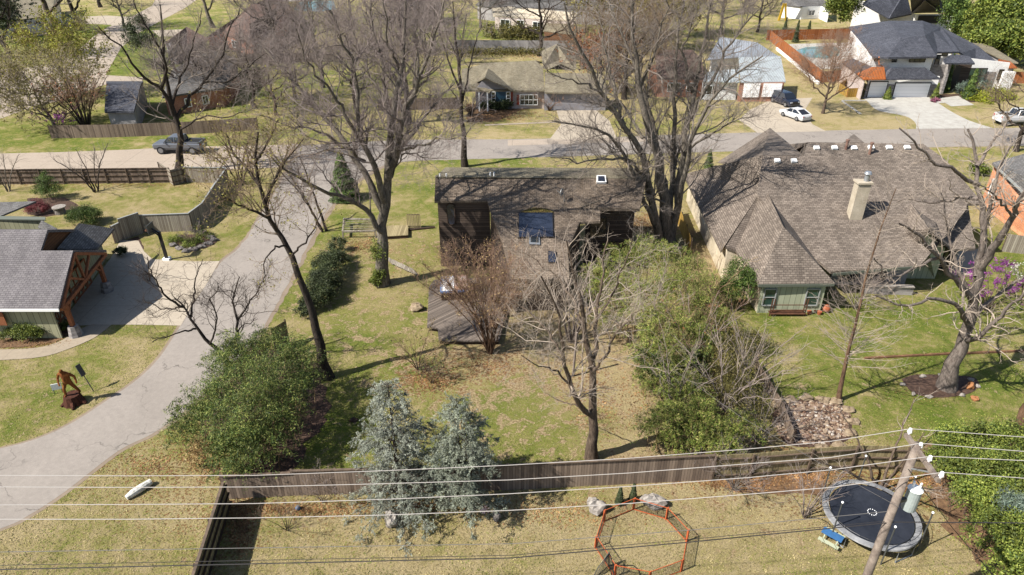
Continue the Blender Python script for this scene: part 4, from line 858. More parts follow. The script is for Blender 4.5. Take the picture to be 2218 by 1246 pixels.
def bare_tree(name, label, base, limbs, bark, twig, levels=LEVELS_BIG, seed=1, cat='tree', group=None, leaf=None, wob=0.05, flare=1.35, extra=None):
    """limbs: list of (points, r0, r1); first is the trunk. Children: trunk (with its limbs) and crown (branches and twigs)"""
    rng = np.random.default_rng(seed); base = Vector(base); t_ = thing(name, base, label, cat, group)
    K = 14; P, Rr = [], []
    for k, (pts, r0, r1) in enumerate(limbs):
        L = sum(np.linalg.norm(np.array(pts[i + 1]) - np.array(pts[i])) for i in range(len(pts) - 1))
        p = smooth_path(pts, K, rng, wob * min(1, L / 6)); r = r0 + (r1 - r0) * np.linspace(0, 1, K) ** 0.85
        if k == 0: r = r * (1 + (flare - 1) * np.exp(-np.linspace(0, 1, K) * 14)); p[0, 2] = -0.1
        P.append(p); Rr.append(r)
    P, Rr = np.array(P), np.array(Rr); v, q = tubes(P, Rr, 9); make_obj('trunk', v, q, bark, t_, base, True)
    parts = []; cur, cr = P, Rr; tips = None
    for li, d_ in enumerate(levels):
        kw = {k: x for k, x in d_.items() if k != 'S'}
        if li == 0 and len(limbs) > 1:
            a, ra = spawn(rng, cur[1:], cr[1:], **kw); kk = dict(kw); kk['f0'] = max(kw['f0'], 0.62)
            b, rb = spawn(rng, cur[:1], cr[:1], **kk); nxt, nr = np.concatenate([a, b]), np.concatenate([ra, rb])
        else: nxt, nr = spawn(rng, cur, cr, **kw)
        if len(nxt) == 0: break
        parts.append(tubes(nxt, nr, d_['S'])); tips = nxt
        if li == 0 and len(levels) > 1:      # the limb ends carry twigs as well
            cur, cr = nxt, nr
            e, er = P[:, K // 2:], Rr[:, K // 2:]; kw1 = {k: x for k, x in levels[1].items() if k != 'S'}; ee, eer = spawn(rng, e, er, **kw1)
            if len(ee): parts.append(tubes(ee, eer, 3)); extra_e = (ee, eer)
        elif li == 1:
            cur, cr = np.concatenate([nxt, extra_e[0]]), np.concatenate([nr, extra_e[1]])
        else: cur, cr = nxt, nr
    if parts:
        v, q = merge(parts); make_obj('crown', v, q, twig, t_, base)
    if leaf and tips is not None:
        mat, dens, size = leaf; pts = tips.reshape(-1, 3); n = int(len(pts) * dens * 1.5); C = pts[rng.integers(0, len(pts), n)] + rng.normal(0, 0.06, (n, 3))
        v, q = leaves_mesh(rng, C, size, 0.55); make_obj('foliage', v, q, mat, t_, base)
    return t_
def auto_limbs(rng, base, H, spread, n, r, lean=(0, 0), fork=0.3, up=0.55, leader=True, curve=0.25):
    """a generic crown skeleton: trunk and n limbs"""
    b = np.array(base, float); top = b + np.array([lean[0], lean[1], H]); limbs = []
    tk = [b, b + (top - b) * fork + rng.normal(0, .03 * H * .2, 3) * [1, 1, 0], b + (top - b) * 0.62 + rng.normal(0, .05 * H * .5, 3) * [1, 1, 0], top * 1.0 - np.array([0, 0, .08 * H if leader else .3 * H])]
    limbs.append((tk, r, r * 0.16))
    for k in range(n):
        f = fork * 0.85 + (0.75 - fork * 0.85) * (k / max(1, n - 1)) ** 1.2; s = resample(tk, 20)[int(f * 19 * .95)]
        a = 2.4 * k + rng.uniform(-.4, .4); d_ = np.array([math.cos(a), math.sin(a), 0]); rad = spread * (1.05 - .55 * f) * rng.uniform(.75, 1.15); hh = (H * (1 - f)) * rng.uniform(.45, .9) * up * 1.6
        e = s + d_ * rad + np.array([0, 0, hh]); m_ = s + d_ * rad * .55 + np.array([0, 0, hh * (0.5 - curve * .6)]) + rng.normal(0, .2, 3)
        rl = r * (1 - f) * 0.6 + 0.03
        limbs.append(([s, m_, e], rl, rl * .2))
    return limbs
def px_limbs(Y0, lst, kr=1.0):
    """limbs drawn after the photograph on their own distances: (px, py, dy) points"""
    out = []
    for pts, r0, r1 in lst:
        out.append(([tuple(V(p[0], p[1], Y0 + (p[2] if len(p) > 2 else 0))) for p in pts], r0 * kr, r1 * kr))
    return out

# ---- the big trees of the middle garden, limb by limb
# 1: many-stemmed tree left of the brown house
b = G(828, 615); Y0 = b.y
bare_tree('bare_tree', 'tallest bare grey tree, with bright ivy at its foot, left of the brown house', b, px_limbs(Y0, [
    ([(828, 618), (828, 560), (829, 500), (836, 420), (842, 340), (858, 250), (868, 150), (874, 60, 1), (880, -40, 1.5)], .52, .06),
    ([(829, 505), (790, 455, -1), (740, 425, -2.2), (700, 415, -3.5), (660, 395, -4.5), (620, 372, -5.2), (585, 340, -6)], .24, .05),
    ([(832, 460), (800, 400, .5), (770, 345, 1), (742, 300, 1.5), (700, 250, 2), (655, 200, 2.6), (610, 150, 3), (575, 110, 3.4)], .30, .05),
    ([(834, 440), (812, 370, -1), (788, 310, -1.5), (776, 240, -2), (770, 160, -2.4), (740, 90, -3), (716, 20, -3)], .28, .05),
    ([(838, 400), (850, 330, 2), (842, 270, 2.5), (835, 190, 3), (820, 110, 3.6), (806, 30, 4), (800, -40, 4)], .26, .05),
    ([(840, 390), (862, 310, -1), (880, 240, -1.8), (905, 180, -2.4), (925, 120, -3), (945, 60, -3.4), (960, 0, -3.6)], .28, .05),
    ([(842, 370), (880, 300, 1.5), (920, 255, 2.6), (950, 215, 3.6), (985, 180, 4.6)], .18, .04),
    ([(790, 350, .6), (750, 320, -.8), (700, 290, -1.6), (650, 275, -2.4), (600, 265, -3), (560, 250, -3.4)], .15, .03),
    ([(776, 300, -1.4), (740, 230, -2.4), (700, 180, -3.4), (660, 120, -4.4), (640, 60, -5)], .15, .03),
    ([(856, 280, -.6), (890, 225, .4), (905, 150, 1.2), (900, 80, 2), (905, 10, 2.4)], .15, .03),
    ([(848, 330, 0), (900, 320, -2), (945, 300, -3.6), (985, 300, -5), (1020, 285, -6)], .12, .03),
    ([(838, 420), (868, 350, 0), (888, 330, -1), (930, 345, -3), (970, 340, -4)], .09, .02),
    ([(838, 230, 2.4), (800, 160, 3.4), (770, 80, 4.4), (750, 10, 5)], .12, .03),
    ([(868, 160, .5), (845, 100, -.8), (835, 40, -1.4), (830, -30, -2)], .12, .03)]),
    'bark_grey', 'twig_lilac', scale_levels(LEVELS_BIG, 1.0, 1.0), seed=11, wob=.1)
# 2: great fan shaped tree right of the brown house
b = G(1447, 530); Y0 = b.y
bare_tree('bare_tree', 'great fan shaped bare tree with many stems right of the brown house', b, px_limbs(Y0, [
    ([(1447, 545), (1444, 500), (1440, 450), (1432, 380), (1412, 300), (1392, 220), (1378, 130), (1370, 40), (1365, -30)], .62, .07),
    ([(1430, 530, -.6), (1418, 460, -1), (1400, 390, -1.6), (1385, 330, -2), (1352, 270, -2.6), (1310, 205, -3.2), (1275, 140, -4), (1240, 70, -4.6), (1220, 10, -5)], .40, .06),
    ([(1425, 500, -.6), (1396, 440, -1.6), (1372, 375, -2.4), (1340, 320, -3.4), (1300, 285, -4.6), (1255, 270, -5.6), (1200, 262, -6.6)], .24, .05),
    ([(1452, 520), (1466, 440, .6), (1474, 370, 1), (1484, 310, 1.4), (1496, 240, 2), (1510, 160, 2.6), (1530, 70, 3), (1545, -20, 3.2)], .40, .06),
    ([(1460, 480, 0), (1482, 400, -1), (1492, 320, -1.6), (1520, 250, -2.4), (1560, 190, -3.2), (1610, 150, -4), (1650, 120, -4.8)], .30, .05),
    ([(1450, 470, .4), (1456, 390, 1.4), (1460, 300, 2), (1462, 210, 2.6), (1466, 120, 3.2), (1478, 30, 3.6), (1486, -30, 4)], .30, .06),
    ([(1444, 430), (1424, 340, 1.6), (1412, 260, 2.4), (1392, 180, 3), (1360, 110, 3.6), (1330, 40, 4.2), (1316, -20, 4.6)], .26, .05),
    ([(1400, 390, -1.6), (1360, 350, -3), (1310, 345, -4.6), (1262, 350, -5.6), (1222, 345, -6.4), (1190, 340, -7)], .15, .03),
    ([(1494, 260, 1.8), (1530, 190, 1), (1572, 120, 0), (1610, 60, -.8), (1650, 10, -1.4)], .20, .04),
    ([(1352, 270, -2.6), (1330, 190, -1.6), (1310, 110, -1), (1300, 30, -.6)], .16, .04),
    ([(1500, 200, 2.4), (1480, 120, 1.6), (1500, 50, 1), (1520, -10, .8)], .14, .03),
    ([(1480, 330, 1), (1540, 290, -1), (1590, 262, -2.4), (1640, 250, -3.6)], .13, .03),
    ([(1392, 300, .6), (1350, 230, 2), (1300, 180, 3.2), (1262, 110, 4.2)], .14, .03),
    ([(1440, 440, -.6), (1380, 420, -2.6), (1330, 432, -4), (1280, 440, -5), (1230, 470, -6)], .10, .025),
    ([(1386, 190, .6), (1420, 110, 0), (1440, 40, -.6), (1450, -20, -1)], .14, .03),
    ([(1310, 205, -3.2), (1260, 180, -4), (1215, 170, -5), (1180, 140, -5.6)], .10, .025)]),
    'bark_grey', 'twig_grey', scale_levels(LEVELS_BIG, 1.05, 0.85), seed=12, wob=.1)
# 3: tree by the foreground fence
b = G(1281, 995); Y0 = b.y
bare_tree('bare_tree', 'bare tree with a dark rough trunk standing just behind the long wooden fence', b, px_limbs(Y0, [
    ([(1281, 998), (1282, 940), (1283, 890), (1286, 840), (1280, 800), (1272, 760), (1262, 700), (1254, 640), (1240, 580), (1225, 520)], .40, .05),
    ([(1283, 900), (1255, 880, -.6), (1232, 830, -1.2), (1222, 780, -1.6), (1216, 720, -2), (1200, 660, -2.4), (1178, 600, -2.8)], .22, .04),
    ([(1278, 800), (1290, 750, .8), (1292, 700, 1.2), (1300, 640, 1.8), (1306, 580, 2), (1318, 520, 2.6)], .17, .035),
    ([(1282, 810), (1310, 770, -1), (1335, 720, -1.6), (1360, 690, -2.2), (1385, 670, -2.8)], .11, .03),
    ([(1262, 710), (1240, 650, 1.4), (1206, 600, 2.4), (1160, 560, 3), (1120, 540, 3.6)], .11, .03),
    ([(1230, 830, -1.2), (1195, 800, -2), (1160, 790, -2.8), (1130, 770, -3.2)], .08, .025),
    ([(1220, 770, -1.4), (1180, 710, -.6), (1140, 670, 0), (1105, 650, .4)], .09, .025),
    ([(1294, 690, 1.2), (1330, 630, 1), (1352, 570, .8), (1370, 520, .6)], .09, .025),
    ([(1255, 880, -.4), (1215, 870, 1), (1180, 850, 1.6)], .05, .02)], .78),
    'bark_brown', 'twig_pale', scale_levels(LEVELS_BIG, .8, .72, .75), seed=13, wob=.06)
# 4: leaning tree beside the lane
b = G(712, 818); Y0 = b.y
bare_tree('leaning_tree', 'leaning tree with a long bare dark trunk and pale new leaves beside the lane', b, px_limbs(Y0, [
    ([(712, 820), (700, 770), (680, 700), (664, 640), (644, 580), (618, 530), (590, 480), (572, 440), (560, 390), (552, 340), (556, 290)], .34, .05),
    ([(600, 500), (578, 470, -1), (545, 455, -1.8), (510, 440, -2.4), (480, 425, -3)], .12, .03),
    ([(575, 450), (590, 400, 1), (612, 360, 1.6), (636, 330, 2.2), (655, 300, 2.6)], .13, .03),
    ([(562, 400), (530, 360, .6), (505, 330, 1), (490, 290, 1.4)], .12, .03),
    ([(620, 530), (590, 540, -1.6), (570, 580, -2.6), (575, 620, -3)], .07, .02),
    ([(630, 555), (665, 520, -1), (690, 480, -1.6), (700, 450, -2)], .07, .02),
    ([(554, 350), (585, 300, -1.4), (600, 260, -2)], .09, .02)]),
    'bark_dark', 'twig_brown', scale_levels(LEVELS_BIG, .85, .8, .9), seed=14, wob=.06, leaf=('leaf_bud', .22, .055))
# 5: big pale oak in the right garden
b = G(2052, 840); Y0 = b.y
bare_tree('oak_tree', 'thick pale barked bare oak standing in the dark mulch ring on the right lawn', b, px_limbs(Y0, [
    ([(2048, 845), (2066, 790), (2084, 740), (2100, 690), (2112, 640), (2120, 590), (2124, 540), (2134, 480), (2150, 420)], .62, .10),
    ([(2108, 660), (2070, 610, -.6), (2040, 570, -1), (2010, 530, -1.4), (1980, 500, -1.8), (1945, 480, -2.2)], .26, .06),
    ([(2118, 600), (2128, 520, 1), (2122, 440, 1.4), (2118, 380, 1.8), (2110, 320, 2.2), (2100, 280, 2.4)], .30, .07),
    ([(2122, 580), (2160, 530, -.8), (2190, 480, -1.4), (2210, 430, -2), (2230, 380, -2.4)], .34, .08),
    ([(2096, 700), (2075, 665, -1.6), (2040, 650, -2.4), (1990, 655, -3), (1945, 660, -3.4), (1900, 640, -3.8)], .22, .05),
    ([(2086, 740), (2130, 720, -1.4), (2170, 680, -2.2), (2218, 640, -3), (2260, 610, -3.6)], .22, .06),
    ([(2100, 690), (2160, 640, .6), (2215, 600, 1), (2260, 560, 1.4)], .20, .05),
    ([(2120, 400, 1.6), (2060, 370, .8), (2010, 340, .4), (1975, 300, 0), (1950, 280, 0)], .16, .05),
    ([(2120, 430, 1.4), (2070, 430, 2.4), (2020, 440, 3), (1975, 430, 3.6), (1930, 440, 4)], .15, .04),
    ([(2116, 360, 1.8), (2150, 310, 2.4), (2180, 270, 3)], .14, .04),
    ([(2030, 560, -1), (1985, 580, -2), (1930, 600, -2.8), (1890, 560, -3.2)], .12, .04),
    ([(2100, 640, .4), (2066, 560, 1.2), (2050, 480, 1.8), (2040, 420, 2.2)], .15, .04),
    ([(2150, 420), (2170, 350, .6), (2200, 300, 1)], .12, .04),
    ([(2195, 470, -1.4), (2160, 430, -2.6), (2120, 400, -3.4)], .10, .03)], .8),
    'bark_oak', 'twig_pale', [dict(dens=2.2, f0=.2, ang=52, ln=2.0, nseg=6, curl=.27, trop=.14, rmin=.015, rk=.42, S=5), dict(dens=2.8, f0=.15, ang=50, ln=.8, nseg=4, curl=.34, trop=.12, rmin=.010, S=3), dict(dens=3.0, f0=.2, ang=50, ln=.34, nseg=2, curl=.3, trop=.12, rmin=.0075, S=3)], seed=15, wob=.07)
# 6: tree in front of the pickup truck
b = G(388, 372); Y0 = b.y
bare_tree('bare_tree', 'bare dark limbed tree rising between the wooden fence and the grey pickup truck', b, px_limbs(Y0, [
    ([(388, 374), (386, 330), (394, 290), (380, 262), (372, 220), (362, 180), (354, 130), (350, 60), (345, 10)], .42, .06),
    ([(376, 250), (350, 190, -1), (310, 170, -2), (275, 120, -3), (240, 85, -4), (215, 60, -5)], .24, .05),
    ([(350, 190, -1), (360, 130, -2), (330, 80, -2.6), (300, 30, -3), (280, -20, -3.4)], .18, .04),
    ([(380, 262), (410, 210, 1), (440, 180, 1.6), (480, 120, 2.6), (500, 60, 3), (520, 10, 3.4)], .22, .05),
    ([(372, 230), (400, 150, 2.4), (420, 90, 3.4), (436, 20, 4)], .18, .04),
    ([(392, 280), (440, 255, -1), (500, 255, -2), (560, 230, -3)], .13, .03),
    ([(386, 270), (340, 240, .6), (300, 220, 1), (270, 200, 1.4)], .13, .03),
    ([(440, 180, 1.6), (500, 170, 2.6), (545, 140, 3.4), (590, 100, 4)], .12, .03)]),
    'bark_dark', 'twig_grey', scale_levels(LEVELS_BIG, 1.15, .62, 1.3), seed=16, wob=.1)
# 7: slim straight tree on the far side of the brown house
b = G(1007, 361); Y0 = b.y
bare_tree('bare_tree', 'slim straight bare tree standing between the street and the left end of the brown roof', b, px_limbs(Y0, [
    ([(1007, 364), (1006, 300), (1000, 240), (996, 180), (990, 120), (986, 60), (980, 0)], .36, .05),
    ([(1002, 220), (1016, 150, 1), (1030, 90, 2), (1050, 30, 3)], .14, .03), ([(998, 200), (970, 130, -1), (950, 60, -2), (940, 10, -2.4)], .14, .03),
    ([(996, 170), (1000, 100, 2), (1010, 30, 3)], .12, .03), ([(1003, 240), (975, 190, 1), (955, 160, 1.6)], .08, .03), ([(992, 130), (965, 60, 1.6), (955, -10, 2)], .1, .03)]),
    'bark_dark', 'twig_lilac', scale_levels(LEVELS_BIG, .95, .75, 1.2), seed=17, wob=.08)
# 8: twisted dark tree over the lane behind the bamboo
b = G(480, 800); Y0 = b.y - 1.0
b = Vector((V(500, 830, Y0).x, Y0, 0))
bare_tree('bare_tree', 'twisted dark bare tree spreading over the lane from behind the bamboo hedge', b, px_limbs(Y0, [
    ([(b.x * 0 + 492, 830), (486, 775), (455, 745), (430, 715), (412, 690), (395, 665), (380, 645)], .2, .04),
    ([(486, 775), (505, 735, .8), (515, 690, 1.4), (505, 650, 1.8), (520, 600, 2.4)], .13, .03),
    ([(425, 712), (392, 720, -1), (360, 730, -1.6), (330, 740, -2)], .07, .02), ([(412, 690), (420, 640, 1), (425, 600, 1.4), (440, 565, 1.8)], .08, .02),
    ([(395, 665), (360, 640, -.8), (335, 600, -1.4), (320, 560, -2)], .08, .02), ([(515, 690, 1.4), (550, 640, 1), (575, 600, .6)], .07, .02), ([(455, 745), (470, 700, -1), (460, 650, -1.6), (475, 610, -2)], .07, .02), ([(392, 665), (350, 670, .8), (310, 650, 1.2)], .06, .02)]),
    'bark_dark', 'twig_dark', scale_levels(LEVELS_BIG, .62, .62, .85, curl=.32), seed=18, wob=.07)
# 9: tall rusty larch-like tree on the right lawn
b = G(1818, 868); Y0 = b.y
lm = px_limbs(Y0, [([(1816, 870), (1828, 800), (1842, 740), (1858, 680), (1876, 600), (1896, 530), (1918, 470), (1940, 410)], .14, .02)])
bare_tree('larch_tree', 'tall slim reddish trunk with fine level twigs in front of the wide roof', b, lm, 'bark_rust', 'twig_pale',
    [dict(dens=11, f0=.18, ang=72, ln=2.7, nseg=6, curl=.1, trop=.1, rmin=.009, rk=.25, S=3), dict(dens=3.2, f0=.2, ang=45, ln=.8, nseg=3, curl=.15, trop=.04, rmin=.006, S=3)], seed=19, wob=.02)
# crape myrtle by the deck and the shrubby trees round it
def multi_stem(name, label, b, n, H, spread, r, bark, twig, levels, seed, cat='tree', group=None, leaf=None, curve=.35, lean=(0, 0), tip=.28):
    rng = np.random.default_rng(seed); b = Vector(b); limbs = []
    for k in range(n):
        a = 2.399 * k; rr = spread * math.sqrt((k + .5) / n) * rng.uniform(.8, 1.15); d_ = np.array([math.cos(a), math.sin(a), 0]); hh = H * rng.uniform(.78, 1.0) * (1 - .18 * rr / spread)
        s = np.array(b) + d_ * r * 2.2; e = s + d_ * rr + np.array([lean[0], lean[1], hh]); m_ = s + d_ * rr * (.5 - curve * .5) + np.array([lean[0] * .4, lean[1] * .4, hh * .5])
        limbs.append(([s, m_, e], r * rng.uniform(.7, 1.1), r * tip))
    return bare_tree(name, label, b, limbs, bark, twig, levels, seed, cat, group, leaf, wob=.04, flare=1.1)
LV_SM = [dict(dens=2.8, f0=.42, ang=36, ln=1.7, nseg=5, curl=.18, trop=.14, rmin=.009, rk=.6, S=4), dict(dens=3.6, f0=.1, ang=40, ln=.85, nseg=3, curl=.22, trop=.1, rmin=.007, S=3), dict(dens=4.4, f0=.1, ang=40, ln=.4, nseg=2, curl=.22, trop=.1, rmin=.005, S=3)]
multi_stem('crape_myrtle', 'rusty many stemmed crape myrtle beside the hot tub and the wooden deck', G(1062, 765), 26, 8.4, 3.9, .055, 'bark_rust', 'twig_rust', scale_levels(LV_SM, 1, 1.15), 21, lean=(-.55, .5), leaf=('leaf_straw', .10, .05))
multi_stem('bare_tree', 'many stemmed pale bare tree in front of the lowest part of the brown roof', G(1238, 740), 11, 7.2, 3.6, .09, 'bark_pale', 'twig_pale', scale_levels(LV_SM, 1.0, .5), 22)
multi_stem('dry_shrub', 'low straw coloured shrub in front of the deck', G(905, 800), 14, 2.6, 2.2, .03, 'bark_brown', 'twig_tan', scale_levels(LV_SM, .7, .7), 23, cat='shrub', leaf=('leaf_olive', .12, .06))
multi_stem('dry_shrub', 'small leafy shrub on the bare soil left of the crape myrtle', G(935, 830), 10, 1.5, 1.2, .02, 'bark_brown', 'twig_brown', scale_levels(LV_SM, .5, .7), 24, cat='shrub', leaf=('leaf_evergreen', .15, .06))
multi_stem('bare_shrub', 'dark tangled bare shrub on the front corner of the brown house', G(1165, 665), 16, 2.6, 2.4, .03, 'bark_brown', 'twig_brown', scale_levels(LV_SM, .7, .8), 25, cat='shrub')
multi_stem('bare_tree', 'pale arching bare tree leaning over the overgrown boundary right of centre', G(1560, 900), 11, 6.0, 4.6, .06, 'bark_pale', 'twig_pale', scale_levels(LV_SM, 1.1, .5), 26, curve=.5, lean=(0.6, 0))
multi_stem('bare_tree', 'rust tinged bare tree tangled in the green thicket', G(1500, 800), 9, 6.5, 3.4, .05, 'bark_pale', 'twig_rust', scale_levels(LV_SM, 1.1, .5), 27, leaf=('leaf_rust', .08, .07))
multi_stem('bare_tree', 'thin pale bare tree above the thicket near the brown porch', G(1395, 760), 7, 7.5, 2.6, .05, 'bark_pale', 'twig_pale', scale_levels(LV_SM, 1.2, .45), 28)
multi_stem('bare_shrub', 'grey bare shrub spreading over the fence end beside the stone bed', G(1640, 960), 14, 3.4, 3.2, .035, 'bark_grey', 'twig_lilac', scale_levels(LV_SM, .8, .7), 29, cat='shrub')
multi_stem('bare_shrub', 'bare shrub in the mulch against the front of the long fence', G(1590, 1060), 12, 2.2, 2.2, .03, 'bark_grey', 'twig_lilac', scale_levels(LV_SM, .6, .8), 30, cat='shrub')
multi_stem('bare_shrub', 'bare pale shrub just left of the trampoline', G(1742, 1120), 9, 3.0, 1.9, .035, 'bark_pale', 'twig_lilac', scale_levels(LV_SM, .7, .45), 31, cat='shrub')
multi_stem('bare_shrub', 'small bare shrub alone on the dry foreground lawn by the corner of the fence', G(622, 1148), 7, 1.3, 1.3, .022, 'bark_dark', 'twig_brown', scale_levels(LV_SM, .5, .6), 32, cat='shrub', curve=.2)
multi_stem('bare_shrub', 'thin bare shrub against the foreground fence left of the blue cedars', G(700, 1088), 8, 1.8, 1.3, .02, 'bark_brown', 'twig_lilac', scale_levels(LV_SM, .5, .6), 33, cat='shrub')
multi_stem('bare_tree', 'bare grey tree leaning over the fence behind the utility pole', G(1905, 1060), 5, 4.2, 4.2, .09, 'bark_brown', 'twig_pale', scale_levels(LV_SM, 1.1, .5), 34, curve=.2)
multi_stem('bare_shrub', 'dark bare thicket under the eave of the wide roof', G(1850, 668), 18, 2.4, 3.4, .03, 'bark_grey', 'twig_lilac', scale_levels(LV_SM, .7, .7), 35, cat='shrub')
multi_stem('bare_tree', 'young bare tree between the leaning tree and the brown house', G(700, 500), 3, 9.0, 3.0, .14, 'bark_dark', 'twig_brown', scale_levels(LV_SM, 1.4, .5), 36, lean=(-2.5, 0))
multi_stem('bare_tree', 'small dark bare tree in the fenced lawn on the left', G(208, 416), 5, 5.6, 3.4, .09, 'bark_dark', 'twig_grey', scale_levels(LV_SM, 1.1, .7, 1.2), 37)
multi_stem('bare_tree', 'bare sapling at the left edge inside the old fence', G(18, 414), 4, 5.2, 2.2, .08, 'bark_grey', 'twig_pale', scale_levels(LV_SM, 1.0, .6, 1.2), 38)
multi_stem('budding_tree', 'yellow green budding tree beside the fence corner where the two streets meet', G(520, 400), 9, 7.4, 4.6, .09, 'bark_brown', 'twig_tan', scale_levels(LV_SM, 1.2, .55), 39, leaf=('leaf_bud', .3, .085))
multi_stem('budding_tree', 'low bare shrub with olive buds at the left end of the lane bend', G(470, 395), 7, 4.4, 3.0, .05, 'bark_brown', 'twig_tan', scale_levels(LV_SM, .9, .6), 40, leaf=('leaf_bud', .3, .08))
multi_stem('bare_shrub', 'bare twiggy shrub in the stone edged bed by the drive', G(415, 530), 9, 1.8, 1.4, .025, 'bark_brown', 'twig_lilac', scale_levels(LV_SM, .5, .6), 41, cat='shrub')
multi_stem('bare_shrub', 'bare twiggy shrub at the right side of the truss garage drive', G(322, 610), 6, 2.4, 1.8, .025, 'bark_brown', 'twig_lilac', scale_levels(LV_SM, .6, .5), 42, cat='shrub')
multi_stem('bare_tree', 'pale bare stems standing in the lower half of the bamboo thicket', G(1455, 900), 9, 6.0, 3.2, .045, 'bark_pale', 'twig_pale', scale_levels(LV_SM, 1.1, .45), 84)
multi_stem('bare_tree', 'grey bare tree rising from the vine tangle nearest the pebble bed', G(1610, 850), 9, 5.6, 3.4, .05, 'bark_pale', 'twig_grey', scale_levels(LV_SM, 1.1, .5), 85, curve=.5)
multi_stem('bare_tree', 'thin brown bare tree at the top of the thicket beside the cream wall', G(1520, 690), 6, 6.4, 2.4, .045, 'bark_rust', 'twig_tan', scale_levels(LV_SM, 1.1, .4), 86)
# trees behind the street: own height and spread each
def far_tree(name, label, px, py, H, spread, r, seed, bark='bark_grey', twig='twig_grey', n=8, dens=.55, k=1.5, rm=2.0, leaf=None, lean=(0, 0), fork=.3, up=.6, lv=2):
    rng = np.random.default_rng(seed); b = G(px, py); limbs = auto_limbs(rng, b, H, spread, n, r, lean, fork, up)
    return bare_tree(name, label, b, limbs, bark, twig, scale_levels(LEVELS_BIG, k, dens * 1.65, rm * .92)[:lv + 1], seed, leaf=leaf, wob=.12)
far_tree('bare_tree', 'leaning dark trunked tree in front of the white walled house at the top left', 130, 74, 24, 9, .75, 51, 'bark_brown', lean=(-5, 0), lv=1)
far_tree('bare_tree', 'second dark trunk between the walkway and the drive at the top left', 174, 66, 22, 8, .6, 52, 'bark_dark', lean=(-2, 0), lv=1)
far_tree('bare_tree', 'dark trunk alone on the far green lawn at the top left', 218, 16, 20, 7, .5, 53, 'bark_dark', lv=1)
far_tree('bare_tree', 'dark trunk near the left edge beside the small green street sign', 26, 126, 18, 6, .55, 54, 'bark_dark', leaf=('leaf_dark', .5, .3), lean=(-4, 0), lv=1)
far_tree('budding_tree', 'tree with bright yellow green new leaves above the far street bend', 150, 210, 12, 6.5, .28, 55, 'bark_brown', 'twig_tan', 9, .6, 1.2, 1.4, leaf=('leaf_spring', .6, .13))
far_tree('budding_tree', 'pale green budding tree at the left beside the dry twiggy one', 120, 276, 10, 7, .2, 56, 'bark_pale', 'twig_pale', 11, .65, 1.1, 1.3, leaf=('leaf_bud', .35, .11), lean=(-3, 0), fork=.1)
multi_stem('brown_tree', 'dense reddish brown twiggy tree left of the low charcoal roof', G(190, 285), 18, 8.5, 4.4, .1, 'bark_dark', 'twig_rust', scale_levels(LV_SM, 1.3, .7, 1.4), 57, leaf=('leaf_rust', .08, .12))
multi_stem('redbud', 'low purple flowering redbud at the foot of the brown twiggy tree', G(125, 292), 9, 3.2, 3.4, .05, 'bark_brown', 'twig_brown', scale_levels(LV_SM, .9, .5, 1.3), 58, leaf=('leaf_redbud', 2.2, .09))
multi_stem('redbud', 'purple flowering redbud behind the pale oak on the right lawn', G(2135, 672), 14, 3.4, 3.6, .05, 'bark_brown', 'twig_brown', scale_levels(LV_SM, .9, .5), 59, leaf=('leaf_redbud', 4.0, .06))
multi_stem('white_blossom_tree', 'small white blossoming tree at the right edge of the green lawn', G(2216, 640), 8, 2.6, 1.6, .04, 'bark_brown', 'twig_brown', scale_levels(LV_SM, .7, .5), 60, leaf=('leaf_white', 2.0, .07))
far_tree('bare_tree', 'bare tree beside the red roofed house with its trunk on the lawn', 553, 235, 13, 7, .3, 61, 'bark_dark', 'twig_lilac', 8, .55)
far_tree('bare_tree', 'bare tree in front of the large reddish roof', 462, 60, 20, 7, .5, 62, 'bark_grey', 'twig_grey', 8, .5, lean=(-3, 0), lv=1)
far_tree('bare_tree', 'bare tree overhanging the right end of the large reddish roof', 610, 130, 17, 9, .5, 63, 'bark_dark', 'twig_lilac', 9, .6, lean=(-3, 0))
far_tree('bare_tree', 'twiggy lilac grey tree behind the pickup truck', 470, 225, 9, 7, .25, 64, 'bark_dark', 'twig_lilac', 9, .6)
far_tree('bare_tree', 'bare tree at the near corner of the grey gabled roofs', 600, 250, 10, 6, .25, 65, 'bark_brown', 'twig_lilac', 8, .6)
far_tree('bare_tree', 'bare tree on the lawn halfway between the ranch house and the reddish roof', 700, 190, 15, 8, .35, 66, 'bark_grey', 'twig_lilac', 9, .6)
far_tree('bare_tree', 'dark trunked tree on the lawn left of the ranch house', 884, 268, 19, 6, .5, 67, 'bark_dark', 'twig_lilac', 9, .6)
far_tree('bare_tree', 'bare tree behind the ivy topped wall left of the ranch house', 940, 120, 17, 9, .4, 68, 'bark_grey', 'twig_lilac', 9, .6)
far_tree('bare_tree', 'tall dark forked tree in front of the ivy topped wall', 1170, 122, 17, 10, .45, 69, 'bark_dark', 'twig_dark', 8, .45, lv=1)
far_tree('bare_tree', 'bare tree between the ranch house and the red brick house', 1352, 215, 16, 7, .4, 70, 'bark_dark', 'twig_brown', 9, .6)
far_tree('budding_tree', 'yellow green budding tree far behind the ranch house', 1300, 90, 16, 9, .35, 71, 'bark_brown', 'twig_tan', 9, .6, leaf=('leaf_bud', .5, .22))
far_tree('budding_tree', 'olive budding tree behind the red brick house', 1420, 80, 17, 9, .35, 72, 'bark_brown', 'twig_tan', 9, .6, leaf=('leaf_bud', .5, .22))
far_tree('bare_tree', 'bare tree above the blue grey metal roof', 1560, 75, 17, 10, .4, 73, 'bark_grey', 'twig_lilac', 9, .6)
far_tree('bare_tree', 'bare young tree on the dry lawn beside the white car', 1782, 246, 9.5, 4.6, .22, 74, 'bark_brown', 'twig_rust', 9, .65, 1.0, 1.3)
